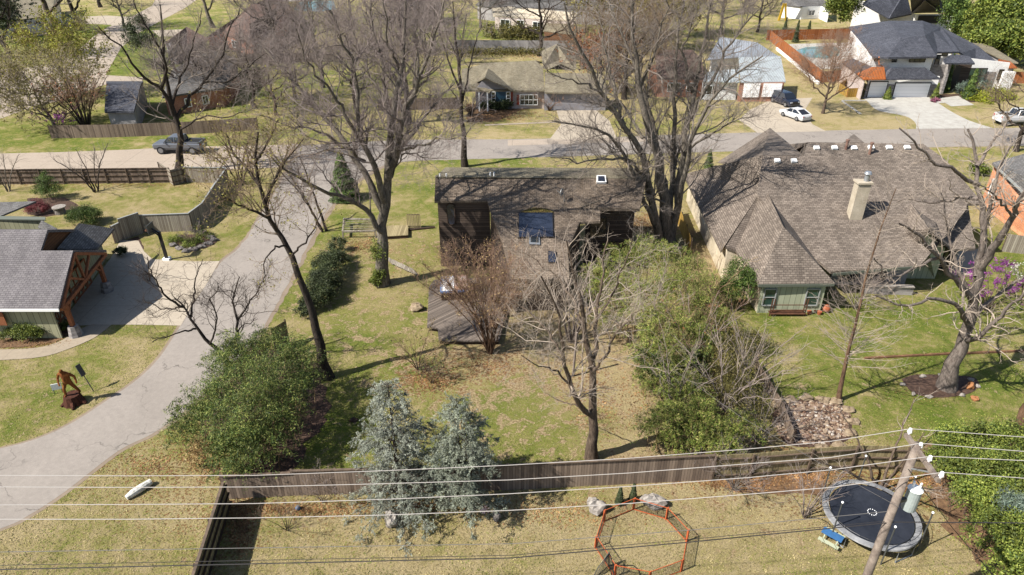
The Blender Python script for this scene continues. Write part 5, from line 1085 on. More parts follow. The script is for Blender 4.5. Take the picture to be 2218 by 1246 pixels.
far_tree('bare_tree', 'bare pinkish twigged tree in front of the swimming pool', 1800, 150, 6.5, 4.5, .15, 75, 'bark_pale', 'twig_rust', 9, .6, .9, 1.5)
far_tree('bare_tree', 'dark bare trunk at the right edge in front of the white pickup', 2200, 328, 11, 6, .3, 76, 'bark_dark', 'twig_brown', 8, .5, 1.1, 1.3)
far_tree('bare_tree', 'bare tree over the bluish grey house at the top centre', 850, 60, 18, 9, .4, 77, 'bark_grey', 'twig_lilac', 9, .6)
far_tree('bare_tree', 'bare tree over the teal pool in the distance', 760, 40, 18, 9, .4, 78, 'bark_grey', 'twig_grey', 9, .6)
far_tree('bare_tree', 'bare tree right of the far white roofed house', 1330, 30, 18, 9, .4, 79, 'bark_grey', 'twig_lilac', 9, .6)
far_tree('bare_tree', 'distant bare tree behind the small white house at the top right', 1610, 30, 18, 9, .4, 80, 'bark_grey', 'twig_lilac', 9, .6)
far_tree('bare_tree', 'bare tree in the gap behind the copper awning house', 1500, 30, 18, 9, .4, 81, 'bark_grey', 'twig_lilac', 9, .6)
b = G(2205, 935); rng = np.random.default_rng(83)
bare_tree('bare_tree', 'reddish trunk cut by the right edge above the evergreen hedge', b, px_limbs(b.y, [([(2204, 938), (2216, 900), (2232, 860), (2250, 800), (2270, 720)], .3, .1), ([(2250, 800), (2290, 740, 1), (2300, 660, 1.4)], .14, .04)]), 'bark_rust', 'twig_pale', scale_levels(LEVELS_BIG, .8, .5), 83)

for k, (px, py, H_, sp_, lab, tw, lf) in enumerate((
    (1262, 150, 11, 6, 'bare brown tree close behind the right end of the ranch house', 'twig_brown', None), (1300, 200, 9, 5, 'small bare tree right of the ranch house on orange leaf litter', 'twig_rust', ('leaf_rust', .15, .2)),
    (1385, 170, 12, 6, 'bare tree left of the red brick house front', 'twig_brown', None), (1440, 110, 15, 7, 'olive budding tree over the red brick house roof', 'twig_tan', ('leaf_bud', .4, .2)),
    (640, 215, 12, 7, 'bare tree on the lawn behind the street bend, left one of a loose pair', 'twig_lilac', None), (770, 235, 12, 7, 'bare tree on the lawn behind the street bend, right one of a loose pair', 'twig_grey', None),
    (560, 60, 16, 8, 'dense bare tree over the right half of the large reddish roof', 'twig_lilac', None), (680, 110, 14, 7, 'bare tree standing on the tan bare earth left of centre at the top', 'twig_brown', None),
    (1040, 60, 15, 8, 'bare tree left of the far cream white roof strip', 'twig_lilac', None), (400, 215, 9, 6, 'bare tree against the grey brown gables', 'twig_lilac', None),
    (270, 60, 14, 6, 'bare tree beside the far street left of the pine like tree', 'twig_grey', None), (1640, 70, 13, 7, 'bare tree behind the orange pool fence corner', 'twig_lilac', None), (900, 110, 15, 8, 'bare tree with a pale crown over the wall left of centre', 'twig_pale', None))):
    far_tree('bare_tree', lab, px, py, H_, sp_, .3, 300 + k, 'bark_dark' if k % 2 else 'bark_grey', tw, 9, .6, 1.2, 1.6, leaf=lf)
# ------------------------------------------------------------------ fences
def fence(name, label, pts, H, board, post='wood_post', group=None, back=False, cap=None, step=2.44, rails=True, cat='fence', steps_=None):
    """pts: base points (world). back=True shows rails and posts toward the camera"""
    P = [Vector((p[0], p[1], 0)) for p in pts]; t_ = thing(name, P[0], label, cat, group); bd = MB(); rl = MB(); cp = MB()
    Hs = H if isinstance(H, (list, tuple)) else [H] * (len(P) - 1)
    for i in range(len(P) - 1):
        a, b = P[i], P[i + 1]; h = Hs[i]; d, n = out_n(a, b); L = (b - a).length
        bd.panel([a, b, b + Vector((0, 0, h)), a + Vector((0, 0, h))], .025)
        s = 1 if back else -1
        if rails:
            for z in (.35, h * .55, h - .25):
                o = n * (s * .05); rl.beam(a + o + Vector((0, 0, z)), b + o + Vector((0, 0, z)), .05, .09, up=n)
        if cap: cp.beam(a + Vector((0, 0, h + .02)), b + Vector((0, 0, h + .02)), .14, .05)
        k = max(1, round(L / step))
        for j in range(k + (1 if i == len(P) - 2 else 0)):
            q = a.lerp(b, j / k) + n * (s * .09); MB().box((q.x, q.y, h * .5 + .02), (.1, .1, h + .04), math.atan2(d.y, d.x)).build('post', post, t_)
    bd.build('boards', board, t_)
    if rails: rl.build('rails', post, t_)
    if cap: cp.build('cap_rail', cap, t_)
    return t_
fy = G(770, 1072).y; ht = V(770, 1019, fy).z
A1 = [G(490, 1082), G(640, 1074), G(1100, 1062), G(1540, 1040)]
fence('wooden_fence', 'long weathered brown board fence across the foreground behind the blue cedars', A1, [ht - .12, ht, ht + .02], 'fence_old', cap='wood_post')
fence('wooden_fence', 'olive board fence with visible posts and rails behind the trampoline', [G(1540, 1040), G(1620, 1036), G(1745, 1025), G(1840, 1018), G(1950, 1020), G(2080, 1030)], 1.75, 'fence_olive', 'wood_post', back=True)
c0, c1 = G(484, 1042, 1.75), G(418, 1246, 1.75); d = (c1 - c0)
fence('wooden_fence', 'dark board fence running to the lower edge beside the empty corner lawn', [c0, c0 + d * 1.35], 1.75, 'fence_olive', 'wood_dark', back=False, cap='wood_post')
for o in [o for o in COL.objects if o.name.startswith('rails') and o.parent and 'corner lawn' in o.parent.get('label', '')]: o.location.x += .16
fence('wooden_fence', 'old grey board fence with posts along the west street', [G(-160, 402), G(0, 400), G(374, 396)], V(100, 368, G(100, 400).y).z, 'fence_old', 'wood_post', back=True, cap='wood_post')
fence('wooden_fence', 'short angled pale fence section at the foot of the bare tree by the pickup', [G(352, 384), G(376, 402), G(402, 395)], 1.75, 'fence_grey', back=True)
fence('wooden_fence', 'weathered fence with stepped top turning from the street down to the garage drive', [G(402, 395), G(497, 397), G(474, 432), G(446, 478), G(418, 500), G(311, 504)], [1.75, 1.75, 1.8, 1.8, 1.75], 'fence_grey', cap='trim_grey')
fence('wooden_gate', 'tall grey board gate panel beside the corner of the truss garage', [G(311, 505), G(268, 520), G(252, 528)], [2.05, 1.7], 'fence_grey', cap='trim_grey', cat='gate')
fence('wooden_fence', 'twiggy brown fence on the lawn behind the pickup truck', [G(112, 300), G(240, 298), G(400, 292), G(560, 282)], 1.7, 'fence_old', step=4)
fence('orange_fence', 'new orange board fence on a white wall beside the swimming pool', [G(1666, 88), G(1774, 180)], 2.1, 'fence_orange', 'wood_trim', rails=False)
a, b = G(1680, 108), G(1770, 184); MB().panel([a, b, b + Vector((0, 0, .5)), a + Vector((0, 0, .5))], .3).build('retaining_wall', 'stucco'); tag(COL.objects['retaining_wall'], 'low white retaining wall at the foot of the new orange fence', 'wall')
fence('orange_fence', 'orange brown fence behind the bare tree on the dry lawn', [G(1774, 180), G(1826, 176)], 1.9, 'fence_orange', 'wood_trim', rails=False)
fence('orange_fence', 'dark red brown fence behind the swimming pool', [G(1660, 88), G(1858, 84)], 2.2, 'fence_orange', 'wood_trim', rails=False, step=4)
fence('orange_fence', 'orange fence at the far right end of the white modern house', [G(2190, 180), G(2240, 182)], 1.9, 'fence_orange', 'wood_trim', rails=False)
fence('bin_screen', 'bright orange wooden bin screen beside the small white garage door', [G(1834, 186), G(1815, 200), G(1834, 211), G(1864, 210)], [1.4, 1.4, 1.4], 'fence_mustard', 'wood_trim', rails=False, cat='screen')
fence('boundary_wall', 'long grey wall topped with bare ivy behind the ranch house', [G(985, 112), G(1240, 114)], 2.3, 'stucco_grey', 'stucco_grey', rails=False, step=8, cat='wall')
fence('wooden_fence', 'old fence with pale posts between the reddish roofs and the lawn', [G(518, 138), G(720, 134)], 1.8, 'fence_old', 'wood_post', back=True, step=3)
fence('wooden_fence', 'brown fence on the lawn left of the ranch house', [G(820, 240), G(1000, 236)], 1.7, 'fence_old', step=4)
fence('wooden_fence', 'dark fence standing in for the shadow strip at the boundary beside the stone bed', [G(1632, 800), G(1690, 900), G(1712, 960)], .95, 'fence_old', 'wood_dark', step=3)  # low dark boards take the place of the thicket's shadow strip
fence('wooden_fence', 'mustard boards between the fan shaped tree and the cream wall', [G(1462, 468), G(1492, 552)], 1.6, 'fence_mustard', 'wood_post', step=3)
fence('wooden_fence', 'dark narrow fence end standing beside the top of the bamboo hedge', [G(600, 762), G(628, 744)], 1.9, 'fence_olive', 'wood_dark', step=3)
fence('wooden_fence', 'grey fence section at the right of the dark patio of the wide roofed house', [G(2170, 545), G(2290, 560)], 1.7, 'fence_grey', step=3)
# ------------------------------------------------------------------ deck, hot tub and garden woodwork
dz = .4; dk_ = thing('wooden_deck', G(1000, 690), 'weathered diagonal board deck beneath the rusty crape myrtle', 'deck')
dp = [G(929, 622, dz), G(925, 708, dz), G(948, 711, dz), G(950, 738, dz), G(1082, 738, dz), G(1100, 640, dz), G(1066, 600, dz), G(940, 606, dz)]
o = MB().slab(dp, [tuple(range(8))], .12).build('deck_floor', 'deck_boards', dk_)
uvl = o.data.uv_layers[0].data
for u in uvl: x, y = u.uv; u.uv = ((x + y) * .707, (y - x) * .707)
skirt(dk_, 'wood_dark', dp, inset=.15, drop=.15, name='deck_skirt')
ht_ = thing('hot_tub', G(984, 632, dz), 'square blue and white hot tub with a half open leaf strewn cover', 'hot tub')
q = [G(953, 632, 1.25), G(1015, 629, 1.25), G(1012, 597, 1.25), G(955, 598, 1.25)]; cc = sum(q, Vector()) / 4; m = MB()
m.prism([(cc.x + (p.x - cc.x) * .93, cc.y + (p.y - cc.y) * .93) for p in q], dz, 1.12); m.build('cabinet', 'wood_dark', ht_)
m = MB(); inn = [cc + (p - cc) * .92 for p in q]; low = [Vector((p.x, p.y, 1.14)) for p in [cc + (p - cc) * .84 for p in q]]
m.add(q + inn, [(0, 1, 5, 4), (1, 2, 6, 5), (2, 3, 7, 6), (3, 0, 4, 7)]); m.add([p - Vector((0, 0, .16)) for p in q] + q, [(i, (i + 1) % 4, 4 + (i + 1) % 4, 4 + i) for i in range(4)]); m.build('rim', m_noise('tub_blue', A(128, 158, 206), A(104, 132, 184), 3), ht_)
m = MB(); m.add(inn + low, [(i, (i + 1) % 4, 4 + (i + 1) % 4, 4 + i) for i in range(4)] + [(4, 5, 6, 7)]); m.build('basin', 'plastic_white', ht_)
m = MB(); h0, h1 = (q[0] + q[1]) / 2, (q[2] + q[3]) / 2; m.slab([h0 + Vector((0, .08, .1)), q[1] + Vector((-.08, .08, .1)), q[2] + Vector((-.08, -.08, .1)), h1 + Vector((0, -.08, .1))], [(0, 1, 2, 3)], .09); m.build('cover', m_noise('rust_cover', A(206, 140, 106), A(228, 216, 208), 1.2), ht_)
def plank_platform(name, label, px, h, mat, t=.12, cat='wooden platform'):
    o = MB().slab([G(x, y, h) for x, y in px], [tuple(range(len(px)))], t).build(name, mat); return tag(o, label, cat)
bw = thing('boardwalk', G(870, 580), 'short diagonal boardwalk of grey planks right of the ivy footed tree', 'boardwalk')
a, b = G(842, 567, .08), G(896, 592, .08); dv = (b - a)
for k in range(13): p = a + dv * (k / 12); MB().box((p.x, p.y + .25, .08 + .004 * (k % 5)), (.155, 1.35, .06), .5 + random.Random(k).uniform(-.06, .06)).build('plank', 'fence_grey', bw)
rp = thing('sunken_frame', G(775, 490), 'collapsed grey timber frame among leaves left of the tall ivy footed tree', 'timber frame')
m = MB(); fr = [G(742, 502, .7), G(812, 500, .7), G(812, 476, .7), G(745, 474, .7)]
for i in range(4): m.beam(fr[i], fr[(i + 1) % 4], .14)
for k in range(7): m.beam(fr[0].lerp(fr[3], (k + .5) / 7), fr[1].lerp(fr[2], (k + .5) / 7), .05, .03)
for p in fr: m.beam((p.x, p.y, 0), p, .12)
m.build('frame', 'fence_grey', rp)
pl = thing('wooden_pallet', G(862, 508), 'low mossy planked platform just right of the tallest tree trunk', 'platform')
m = MB(); q = [G(837, 512, .35), G(884, 509, .35), G(884, 488, .35), G(837, 489, .35)]; m.slab(q, [(0, 1, 2, 3)], .06); m.build('planks', 'fence_olive', pl); skirt(pl, 'wood_dark', q, inset=.05, drop=.06, name='frame')
pn = thing('lattice_screen', G(897, 495), 'upright slatted wooden panel standing on the grass beside the mossy platform', 'panel')
a, b = V(884, 494, G(897, 495).y), V(911, 494, G(897, 495).y); m = MB()
for k in range(9): x = a.x + (b.x - a.x) * k / 8; m.box((x, a.y, .75), (.09, .03, 1.4))
m.build('slats', 'fence_olive', pn); m = MB(); m.beam((a.x, a.y + .04, .2), (b.x, b.y + .04, .2), .08); m.beam((a.x, a.y + .04, 1.4), (b.x, b.y + .04, 1.4), .08); m.build('frame', 'wood_dark', pn)
lg = MB(); lg.tube([G(885, 498, .1), G(942, 492, .12)], [.1, .08], 7); tag(lg.build('fallen_log', 'wood_dark'), 'dark fallen pole lying on the grass beside the upright slatted panel', 'log')
st = MB(); st.blob(G(902, 665, .25), (.55, .45, .3), 4, 9, .2); tag(st.build('boulder', 'rock_tan'), 'flat tan boulder at the left edge of the deck', 'rock')
# ------------------------------------------------------------------ carved figure, sign post, yard sign, hoop
sb = G(163, 872); cs = thing('carved_statue', sb, 'carved brown wooden figure striding on a dark tree stump beside the lane', 'statue')
m = MB(); m.cyl((sb.x - .05, sb.y, 0), .62, .62, 11, .46); m.tube([(sb.x + .3, sb.y, .3), (sb.x + .75, sb.y - .1, .05)], [.22, .1], 7); m.tube([(sb.x - .3, sb.y - .2, .25), (sb.x - .6, sb.y - .45, .03)], [.18, .08], 7); m.tube([(sb.x + .1, sb.y - .3, .3), (sb.x + .3, sb.y - .75, .03)], [.18, .08], 7)
m.build('stump', m_bark('stump_wood', A(112, 70, 54), A(60, 38, 32)), cs)
def skin_figure(name, mat, parent, nodes, edges, loc, sub=2):
    me = bpy.data.meshes.new(name); me.from_pydata([n[0] for n in nodes], edges, []); o = bpy.data.objects.new(name, me); COL.objects.link(o); o.parent = parent; o.location = loc
    o.modifiers.new('skin', 'SKIN'); 
    for v, n in zip(me.skin_vertices[0].data, nodes): v.radius = (n[1], n[1] * (n[2] if len(n) > 2 else 1))
    me.skin_vertices[0].data[0].use_root = True; s_ = o.modifiers.new('sub', 'SUBSURF'); s_.levels = sub; s_.render_levels = sub
    me.materials.append(MATS[mat]); return o
m_bark('carved_wood', A(176, 112, 58), A(116, 66, 34), 1.5)
N_ = [((0, 0, 1.0), .17), ((.02, -.02, 1.3), .19), ((.05, -.08, 1.62), .2), ((.06, -.16, 1.82), .08), ((.07, -.24, 1.95), .13, .9), ((.07, -.27, 2.08), .1),
      ((-.16, 0, .92), .13), ((-.26, -.16, .5), .1), ((-.3, -.1, .06), .075), ((-.3, -.3, .03), .055),
      ((.16, .02, .92), .13), ((.26, .12, .5), .1), ((.34, .3, .06), .075), ((.36, .12, .03), .055),
      ((-.26, -.06, 1.66), .1), ((-.42, -.1, 1.3), .075), ((-.3, -.32, 1.02), .06), ((-.2, -.42, .98), .05),
      ((.34, -.06, 1.64), .1), ((.54, .04, 1.36), .075), ((.6, -.04, 1.04), .06), ((.6, -.08, .92), .05)]
E_ = [(0, 1), (1, 2), (2, 3), (3, 4), (4, 5), (0, 6), (6, 7), (7, 8), (8, 9), (0, 10), (10, 11), (11, 12), (12, 13), (2, 14), (14, 15), (15, 16), (16, 17), (2, 18), (18, 19), (19, 20), (20, 21)]
skin_figure('figure', 'carved_wood', cs, N_, E_, (0, 0, .6), 1)
sp = thing('sign_post', G(203, 848), 'leaning thin dark post with a narrow sign plate beside the carved figure', 'sign')
a = G(203, 848); tp = V(168, 792, a.y + .25); MB().tube([a, tp], .03, 6).build('post', 'metal_dark', sp); dr_ = (tp - a).normalized(); m = MB(); m.beam(tp - dr_ * .75, tp + dr_ * .05, .04, .34, up=(0.2, 1, 0)); m.build('sign_plate', 'metal_dark', sp)
ys = thing('yard_sign', G(123, 852), 'small white yard sign at the feet of the carved figure', 'sign')
a = V(112, 836, ys.location.y); b = V(126, 850, ys.location.y); m = MB(); m.panel([(a.x, ys.location.y - .1, .28), (a.x + .5, ys.location.y + .12, .28), (a.x + .5, ys.location.y + .12, .72), (a.x, ys.location.y - .1, .72)], .03); m.build('board', 'plastic_white', ys)
m = MB(); m.beam((a.x + .05, ys.location.y - .08, 0), (a.x + .05, ys.location.y - .08, .3), .03); m.beam((a.x + .45, ys.location.y + .1, 0), (a.x + .45, ys.location.y + .1, .3), .03); m.build('stake', 'metal_dark', ys)
hp = thing('basketball_hoop', G(362, 563), 'dark basketball hoop on a post at the edge of the left driveway', 'basketball hoop'); b = hp.location
m = MB(); m.box((b.x, b.y, .1), (.6, .5, .2)); m.build('base', 'plastic_white', hp); m = MB(); m.beam((b.x, b.y, .1), (b.x - .05, b.y, 2.7), .22, .2); m.build('pole', 'metal_black', hp)
m = MB(); m.beam((b.x, b.y, 2.5), (b.x - .6, b.y + .05, 2.95), .1); m.beam((b.x, b.y, 2.2), (b.x - .6, b.y + .05, 2.7), .08); m.build('arm', 'metal_black', hp)
m = MB(); m.box((b.x - .68, b.y + .05, 3.0), (.05, 1.1, .8)); m.build('backboard', 'metal_dark', hp); m = MB(); m.tube([(b.x - .95 + .22 * math.cos(a), b.y + .05 + .22 * math.sin(a), 2.8) for a in [2 * math.pi * k / 14 for k in range(15)]], .02, 5); m.build('rim', 'wood_trim', hp)
gt = thing('garden_table', G(132, 462), 'round stone garden table with a pale mossy top on the left lawn', 'table'); b = gt.location
MB().cyl((b.x, b.y, .62), .62, .1, 20).build('table_top', 'rock_pale', gt); MB().cyl((b.x, b.y, 0), .52, .62, 16, .4).build('base', 'rock_grey', gt)
gl = thing('garden_lantern', G(120, 462), 'small pale stone garden lantern just left of the round table', 'lantern'); b = gl.location
MB().cyl(b, .1, .55, 8).build('post', 'rock_pale', gl); MB().cyl((b.x, b.y, .55), .17, .14, 8, .06).build('cap', 'rock_pale', gl)
# ------------------------------------------------------------------ foreground lawn
def rock(name, label, px, py, rad, seed, mat='rock_pale', group=None, rough=.3):
    c = G(px, py); m = MB(); m.blob((c.x, c.y, rad[2] * .65), rad, seed, 12, rough); return tag(m.build(name, mat), label, 'rock', group)
c = G(304, 1066); m = MB(); 
for k in range(5): f = (k - 2) / 2; m.blob((c.x + .28 * f, c.y + .52 * f, .2), (.3, .34, .24), k, 9, .3)
m2 = MB(); m2.tube([(c.x - .42, c.y - .55, .16), (c.x - .2, c.y - .25, .2), (c.x + .08, c.y + .15, .2), (c.x + .36, c.y + .55, .2)], [.13, .2, .21, .17], 10); tag(m2.build('painted_log', m_noise('flaky_white', A(246, 246, 240, .9), A(170, 168, 156, .9), 6, bump=.04)), 'short white weathered log lying on the open corner lawn', 'log')
rock('boulder', 'pale pitted boulder left of the two dwarf conifers', 1291, 1104, (.5, .42, .4), 1); rock('boulder', 'pale pitted boulder right of the two dwarf conifers', 1414, 1094, (.62, .4, .38), 2)
rock('boulder', 'grey boulder below the left blue cedar', 852, 1132, (.42, .4, .4), 3); rock('boulder', 'small grey boulder beside the white ornament', 1076, 1124, (.22, .25, .34), 4, 'rock_grey')
rock('boulder', 'dark stump like stone on the backyard grass', 766, 912, (.25, .18, .12), 5, 'mulch')
wo = thing('garden_ornament', G(1051, 1120), 'small pale pink pinwheel ornament below the right blue cedar', 'ornament'); b = wo.location
MB().beam(b, (b.x, b.y, .6), .03).build('stick', 'metal_dark', wo); m = MB()
for k in range(6): a = k * math.pi / 3; m.panel([(b.x, b.y - .03, .6), (b.x + .3 * math.cos(a), b.y - .05, .6 + .3 * math.sin(a)), (b.x + .26 * math.cos(a + .55), b.y - .1, .6 + .26 * math.sin(a + .55))], .015)
m.build('vanes', m_plain('pink_white', A(226, 196, 204), .5), wo)
c = G(646, 1104); m = MB(); m.blob((c.x, c.y, .13), (.13, .13, .13), 1, 16, 0); tag(m.build('ball', m_plain('blue_ball', A(96, 124, 160), .5), smooth=True), 'small blue ball on the dry foreground lawn', 'ball')
# orange play pen with netting
pp = thing('play_pen', G(1390, 1180), 'eight sided orange framed play pen with black netting on the foreground lawn', 'play pen')
bs = [G(1308, 1130), G(1372, 1104), G(1443, 1125), G(1487, 1173), G(1475, 1238), G(1405, 1264), G(1331, 1250), G(1290, 1187)]; hh = .82
for p in bs: MB().box((p.x, p.y, hh / 2), (.13, .05, hh), .6).build('post', 'orange_fabric', pp)
tpz = MB(); btz = MB(); net = MB()
for i in range(8):
    a, b = bs[i], bs[(i + 1) % 8]; u = Vector((0, 0, hh - .03)); tpz.beam(a + u, b + u, .025); btz.beam(a + Vector((0, 0, .03)), b + Vector((0, 0, .03)), .03)
    L = (b - a).length; k = int(L / .09)
    for j in range(1, k): q = a.lerp(b, j / k); net.beam(q + Vector((0, 0, .04)), q + u, .007)
    for j in range(1, 9): z = Vector((0, 0, hh * j / 9)); net.beam(a + z, b + z, .007)
tpz.build('top_rail', 'orange_fabric', pp); btz.build('bottom_rail', 'orange_fabric', pp); net.build('netting', 'metal_black', pp)
go = thing('goal_net', G(1300, 1250), 'black folding net frame at the lower left side of the orange play pen', 'goal')
c = G(1318, 1240); m = MB(); A0, A1_, A2, A3 = Vector((c.x + .0, c.y + .3, 1.0)), Vector((c.x - .85, c.y - .5, .05)), Vector((c.x + .15, c.y - .6, .05)), Vector((c.x + .05, c.y + .35, .05))
m.tube([A1_, A1_ + Vector((.3, .3, .5)), A0], .022, 6); m.tube([A0, A3], .022, 6); m.tube([A1_, A3, A2], .022, 6); m.tube([A0, A0.lerp(A2, .5) + Vector((.1, 0, .1)), A2], .022, 6)
m.tube([A3, Vector((c.x + 1.2, c.y + .35, .04)), Vector((c.x + 1.4, c.y + .1, .04)), Vector((c.x + 1.45, c.y - .6, .04))], .022, 6); m.build('frame', 'metal_black', go); m = MB()
for k in range(1, 10): m.beam(A0.lerp(A1_, k / 10), A0.lerp(A3, k / 10), .008); m.beam(A1_.lerp(A3, k / 10), A0, .008); m.beam(A0.lerp(A3, k / 10), A0.lerp(A2, k / 10), .008)
m.build('netting', 'metal_black', go)
# trampoline
rc = G(1887, 1112, .9); tr_ = thing('trampoline', (rc.x, rc.y, 0), 'large round black trampoline with a grey padded rim and net poles', 'trampoline'); RR = 2.2
ring = lambda r, z, n=48: [(rc.x + r * math.cos(2 * math.pi * k / n), rc.y + r * math.sin(2 * math.pi * k / n), z) for k in range(n)]
m = MB(); n = 48; vs = ring(RR - .3, .9) + [(rc.x, rc.y, .82)] + ring(RR * .5, .85); m.add(vs, [(k, (k + 1) % n, n + 1 + (k + 1) % n, n + 1 + k) for k in range(n)] + [(n + 1 + k, n + 1 + (k + 1) % n, n) for k in range(n)]); m.build('jumping_mat', m_noise('mat_black', A(60, 64, 74), A(40, 44, 54), .8, .5, .002), tr_, smooth=True)
m = MB(); m.add(ring(RR - .26, .93) + ring(RR + .02, .93) + ring(RR + .04, .86), [(k, n + k, n + (k + 1) % n, (k + 1) % n) for k in range(n)] + [(n + k, 2 * n + k, 2 * n + (k + 1) % n, n + (k + 1) % n) for k in range(n)]); m.build('rim_pad', m_noise('pad_grey', A(190, 190, 190), A(96, 98, 104), 1.1), tr_)
m = MB(); m.tube(ring(RR, .86) + [ring(RR, .86)[0]], .035, 6); m.build('frame_ring', 'metal_galv', tr_)
for k in range(6):
    a = 2 * math.pi * (k + .35) / 6; p = Vector((rc.x + (RR + .08) * math.cos(a), rc.y + (RR + .08) * math.sin(a), 0)); MB().tube([p, p + Vector((0, 0, 2.5))], .032, 6).build('net_pole', 'metal_dark', tr_); MB().blob(p + Vector((0, 0, 2.52)), (.06, .06, .06), k, 8, 0).build('pole_cap', 'plastic_white', tr_)
for k in range(4):
    a = 2 * math.pi * (k + .1) / 4; b = a + .5; p0, p1 = [Vector((rc.x + RR * math.cos(x), rc.y + RR * math.sin(x), 0)) for x in (a, b)]
    MB().tube([p0 + Vector((0, 0, .86)), p0 + Vector((0, 0, .05)), p1 + Vector((0, 0, .05)), p1 + Vector((0, 0, .86))], .03, 6).build('leg', 'metal_galv', tr_)
net = MB(); rn = random.Random(4); top = ring(RR - .05, 1.25, 36); bot = ring(RR - .3, .92, 36)
for k in range(36): net.beam(bot[k], top[k], .008)
net.tube(top + [top[0]], .012, 4); net.build('net', 'metal_black', tr_)
m = MB()
for k in range(12): a = 2 * math.pi * k / 12; m.box((rc.x + .1 + .2 * math.cos(a), rc.y + .1 + .2 * math.sin(a), .872), (.045, .045, .005), a)
m.build('mat_marking', 'plastic_white', tr_)
pt = thing('picnic_table', G(1798, 1178), 'small childrens picnic table with a blue top beside the trampoline', 'table'); b = pt.location; rz = .75
ux, uy = Vector((math.cos(rz), -math.sin(rz), 0)), Vector((math.sin(rz), math.cos(rz), 0)); c = Vector((b.x + .05, b.y + .1, 0))
MB().box((c.x, c.y, .52), (.95, .42, .05), -rz).build('table_top', m_noise('table_blue', A(76, 134, 190), A(60, 112, 168), 3), pt)
for s in (-1, 1): q = c + uy * (s * .42); MB().box((q.x, q.y, .3), (.95, .2, .04), -rz).build('bench', 'siding_sage', pt)
for s in (-1, 1): q = c + ux * (s * .3); m = MB(); m.beam(q + uy * .42 + Vector((0, 0, .28)), q - uy * .42 + Vector((0, 0, .28)), .06); m.beam(q + uy * .3, q + Vector((0, 0, .5)), .05); m.beam(q - uy * .3, q + Vector((0, 0, .5)), .05); m.build('leg', 'siding_sage', pt)
# ------------------------------------------------------------------ utility pole and lines
tb = G(1988, 962, 11.0); up_ = thing('utility_pole', (tb.x, tb.y, 0), 'weathered utility pole with a slanting crossarm and a pale transformer can', 'utility pole')
MB().tube([(tb.x, tb.y, -.5), (tb.x, tb.y, 5), (tb.x, tb.y, 11.0)], [.18, .155, .13], 14).build('pole', 'wood_pole', up_, smooth=True)
ca, cb_ = G(1962, 941, 10.75), G(2034, 1042, 10.75); off = Vector((0, -.2, 0)); MB().beam(ca, cb_, .13, .16).build('crossarm', 'wood_pole', up_)
ins = [ca.lerp(cb_, f) for f in (.03, .36, .64, .97)]; tips_ = []
for p in ins:
    m = MB(); m.cyl((p.x + .05, p.y, 10.83), .035, .1, 8); m.cyl((p.x + .05, p.y, 10.92), .085, .12, 10, .06); m.cyl((p.x + .05, p.y, 11.02), .05, .05, 10); m.build('insulator', 'plastic_white', up_); tips_.append(Vector((p.x + .05, p.y, 11.06)))
for f in (.22, .8): p = ca.lerp(cb_, f); MB().beam(p + Vector((0, 0, -.06)), (tb.x, tb.y, 9.9), .03, .05).build('brace', 'metal_galv', up_)
tf = V(1975, 1080, tb.y + .1); MB().cyl((tf.x, tf.y, tf.z - .48), .24, .95, 18).build('transformer', 'metal_galv', up_).data.materials[0] = m_noise('can_grey', A(206, 216, 214), A(176, 188, 186), 1.5, .5, 0)
tfo = [o for o in up_.children if o.name.startswith('transformer')][0]
MB().cyl((tf.x, tf.y, tf.z + .47), .26, .07, 18, .18).build('lid', 'trim_white', tfo); m = MB(); m.cyl((tf.x - .1, tf.y + .05, tf.z + .54), .04, .25, 8); m.cyl((tf.x + .1, tf.y - .05, tf.z + .54), .04, .25, 8); m.build('bushing', 'plastic_white', tfo)
MB().beam((tb.x, tb.y, tf.z), tf, .12).build('bracket', 'metal_dark', up_)
def wire(label, pts, r, mat, sag=0.0, group='overhead lines'):
    out = []
    for i in range(len(pts) - 1):
        a, b = Vector(pts[i]), Vector(pts[i + 1]); n = 14
        for k in range(n + (i == len(pts) - 2)): f = k / n; p = a.lerp(b, f); p.z -= sag * 4 * f * (1 - f); out.append(p)
    return tag(MB().tube(out, r, 5).build('power_line', mat, origin=pts[0]), label, 'power line', group)
for k, (ly, my, ry, nm) in enumerate(((1030, 1010, 947, 'topmost'), (1055, 1036, 978, 'second from the top'), (1094, 1069, 998, 'third from the top'), (1125, 1113, 1036, 'lowest'))):
    tp = tips_[k]; a = G(0, ly, 10.5); r_ = G(2218, ry, 10.9); ext = a + (a - tp) * .6; ext.z = a.z + .5; ex2 = r_ + (r_ - tp) * 2; ex2.z = 10.4
    def plane_pt(px, py):
        r = ray(px, py); dx, dy = tp.x - a.x, tp.y - a.y; t_ = (a.x * dy - a.y * dx) / (r[0] * dy - r[1] * dx); return Vector((r[0] * t_, r[1] * t_, CAMH + r[2] * t_))
    mids = [plane_pt(x, y) for x, y in zip((277, 550, 830, 1100, 1360, 1618, 1800), ((1031, 1030, 1020, 1008, 993, 973, 956), (1056, 1055, 1048, 1040, 1025, 1005, 991), (1093, 1091, 1082, 1070, 1054, 1035, 1018), (1125, 1122, 1116, 1106, 1091, 1071, 1056))[k])]
    wire(nm + ' of the four thick white power lines on the crossarm', [ext, a] + mids + [tp, r_, ex2], .0125, 'wire_white')
def low_wire(label, pxs, r, mat, h):
    P = [G(x, y, z) for x, y, z in pxs]; P = [P[0] + (P[0] - P[1]) * .2] + P; wire(label, P, r, mat)
tz = V(1935, 1110, tb.y).z; tz2 = V(1938, 1128, tb.y).z
low_wire('thin grey cable crossing the foreground just below the white lines', [(0, 1196, tz - .3), (1109, 1178, tz - .4), (1500, 1148, tz - .2), (1925, 1108, tz)], .012, m_plain('wire_grey', A(130, 126, 122), .5), 0)
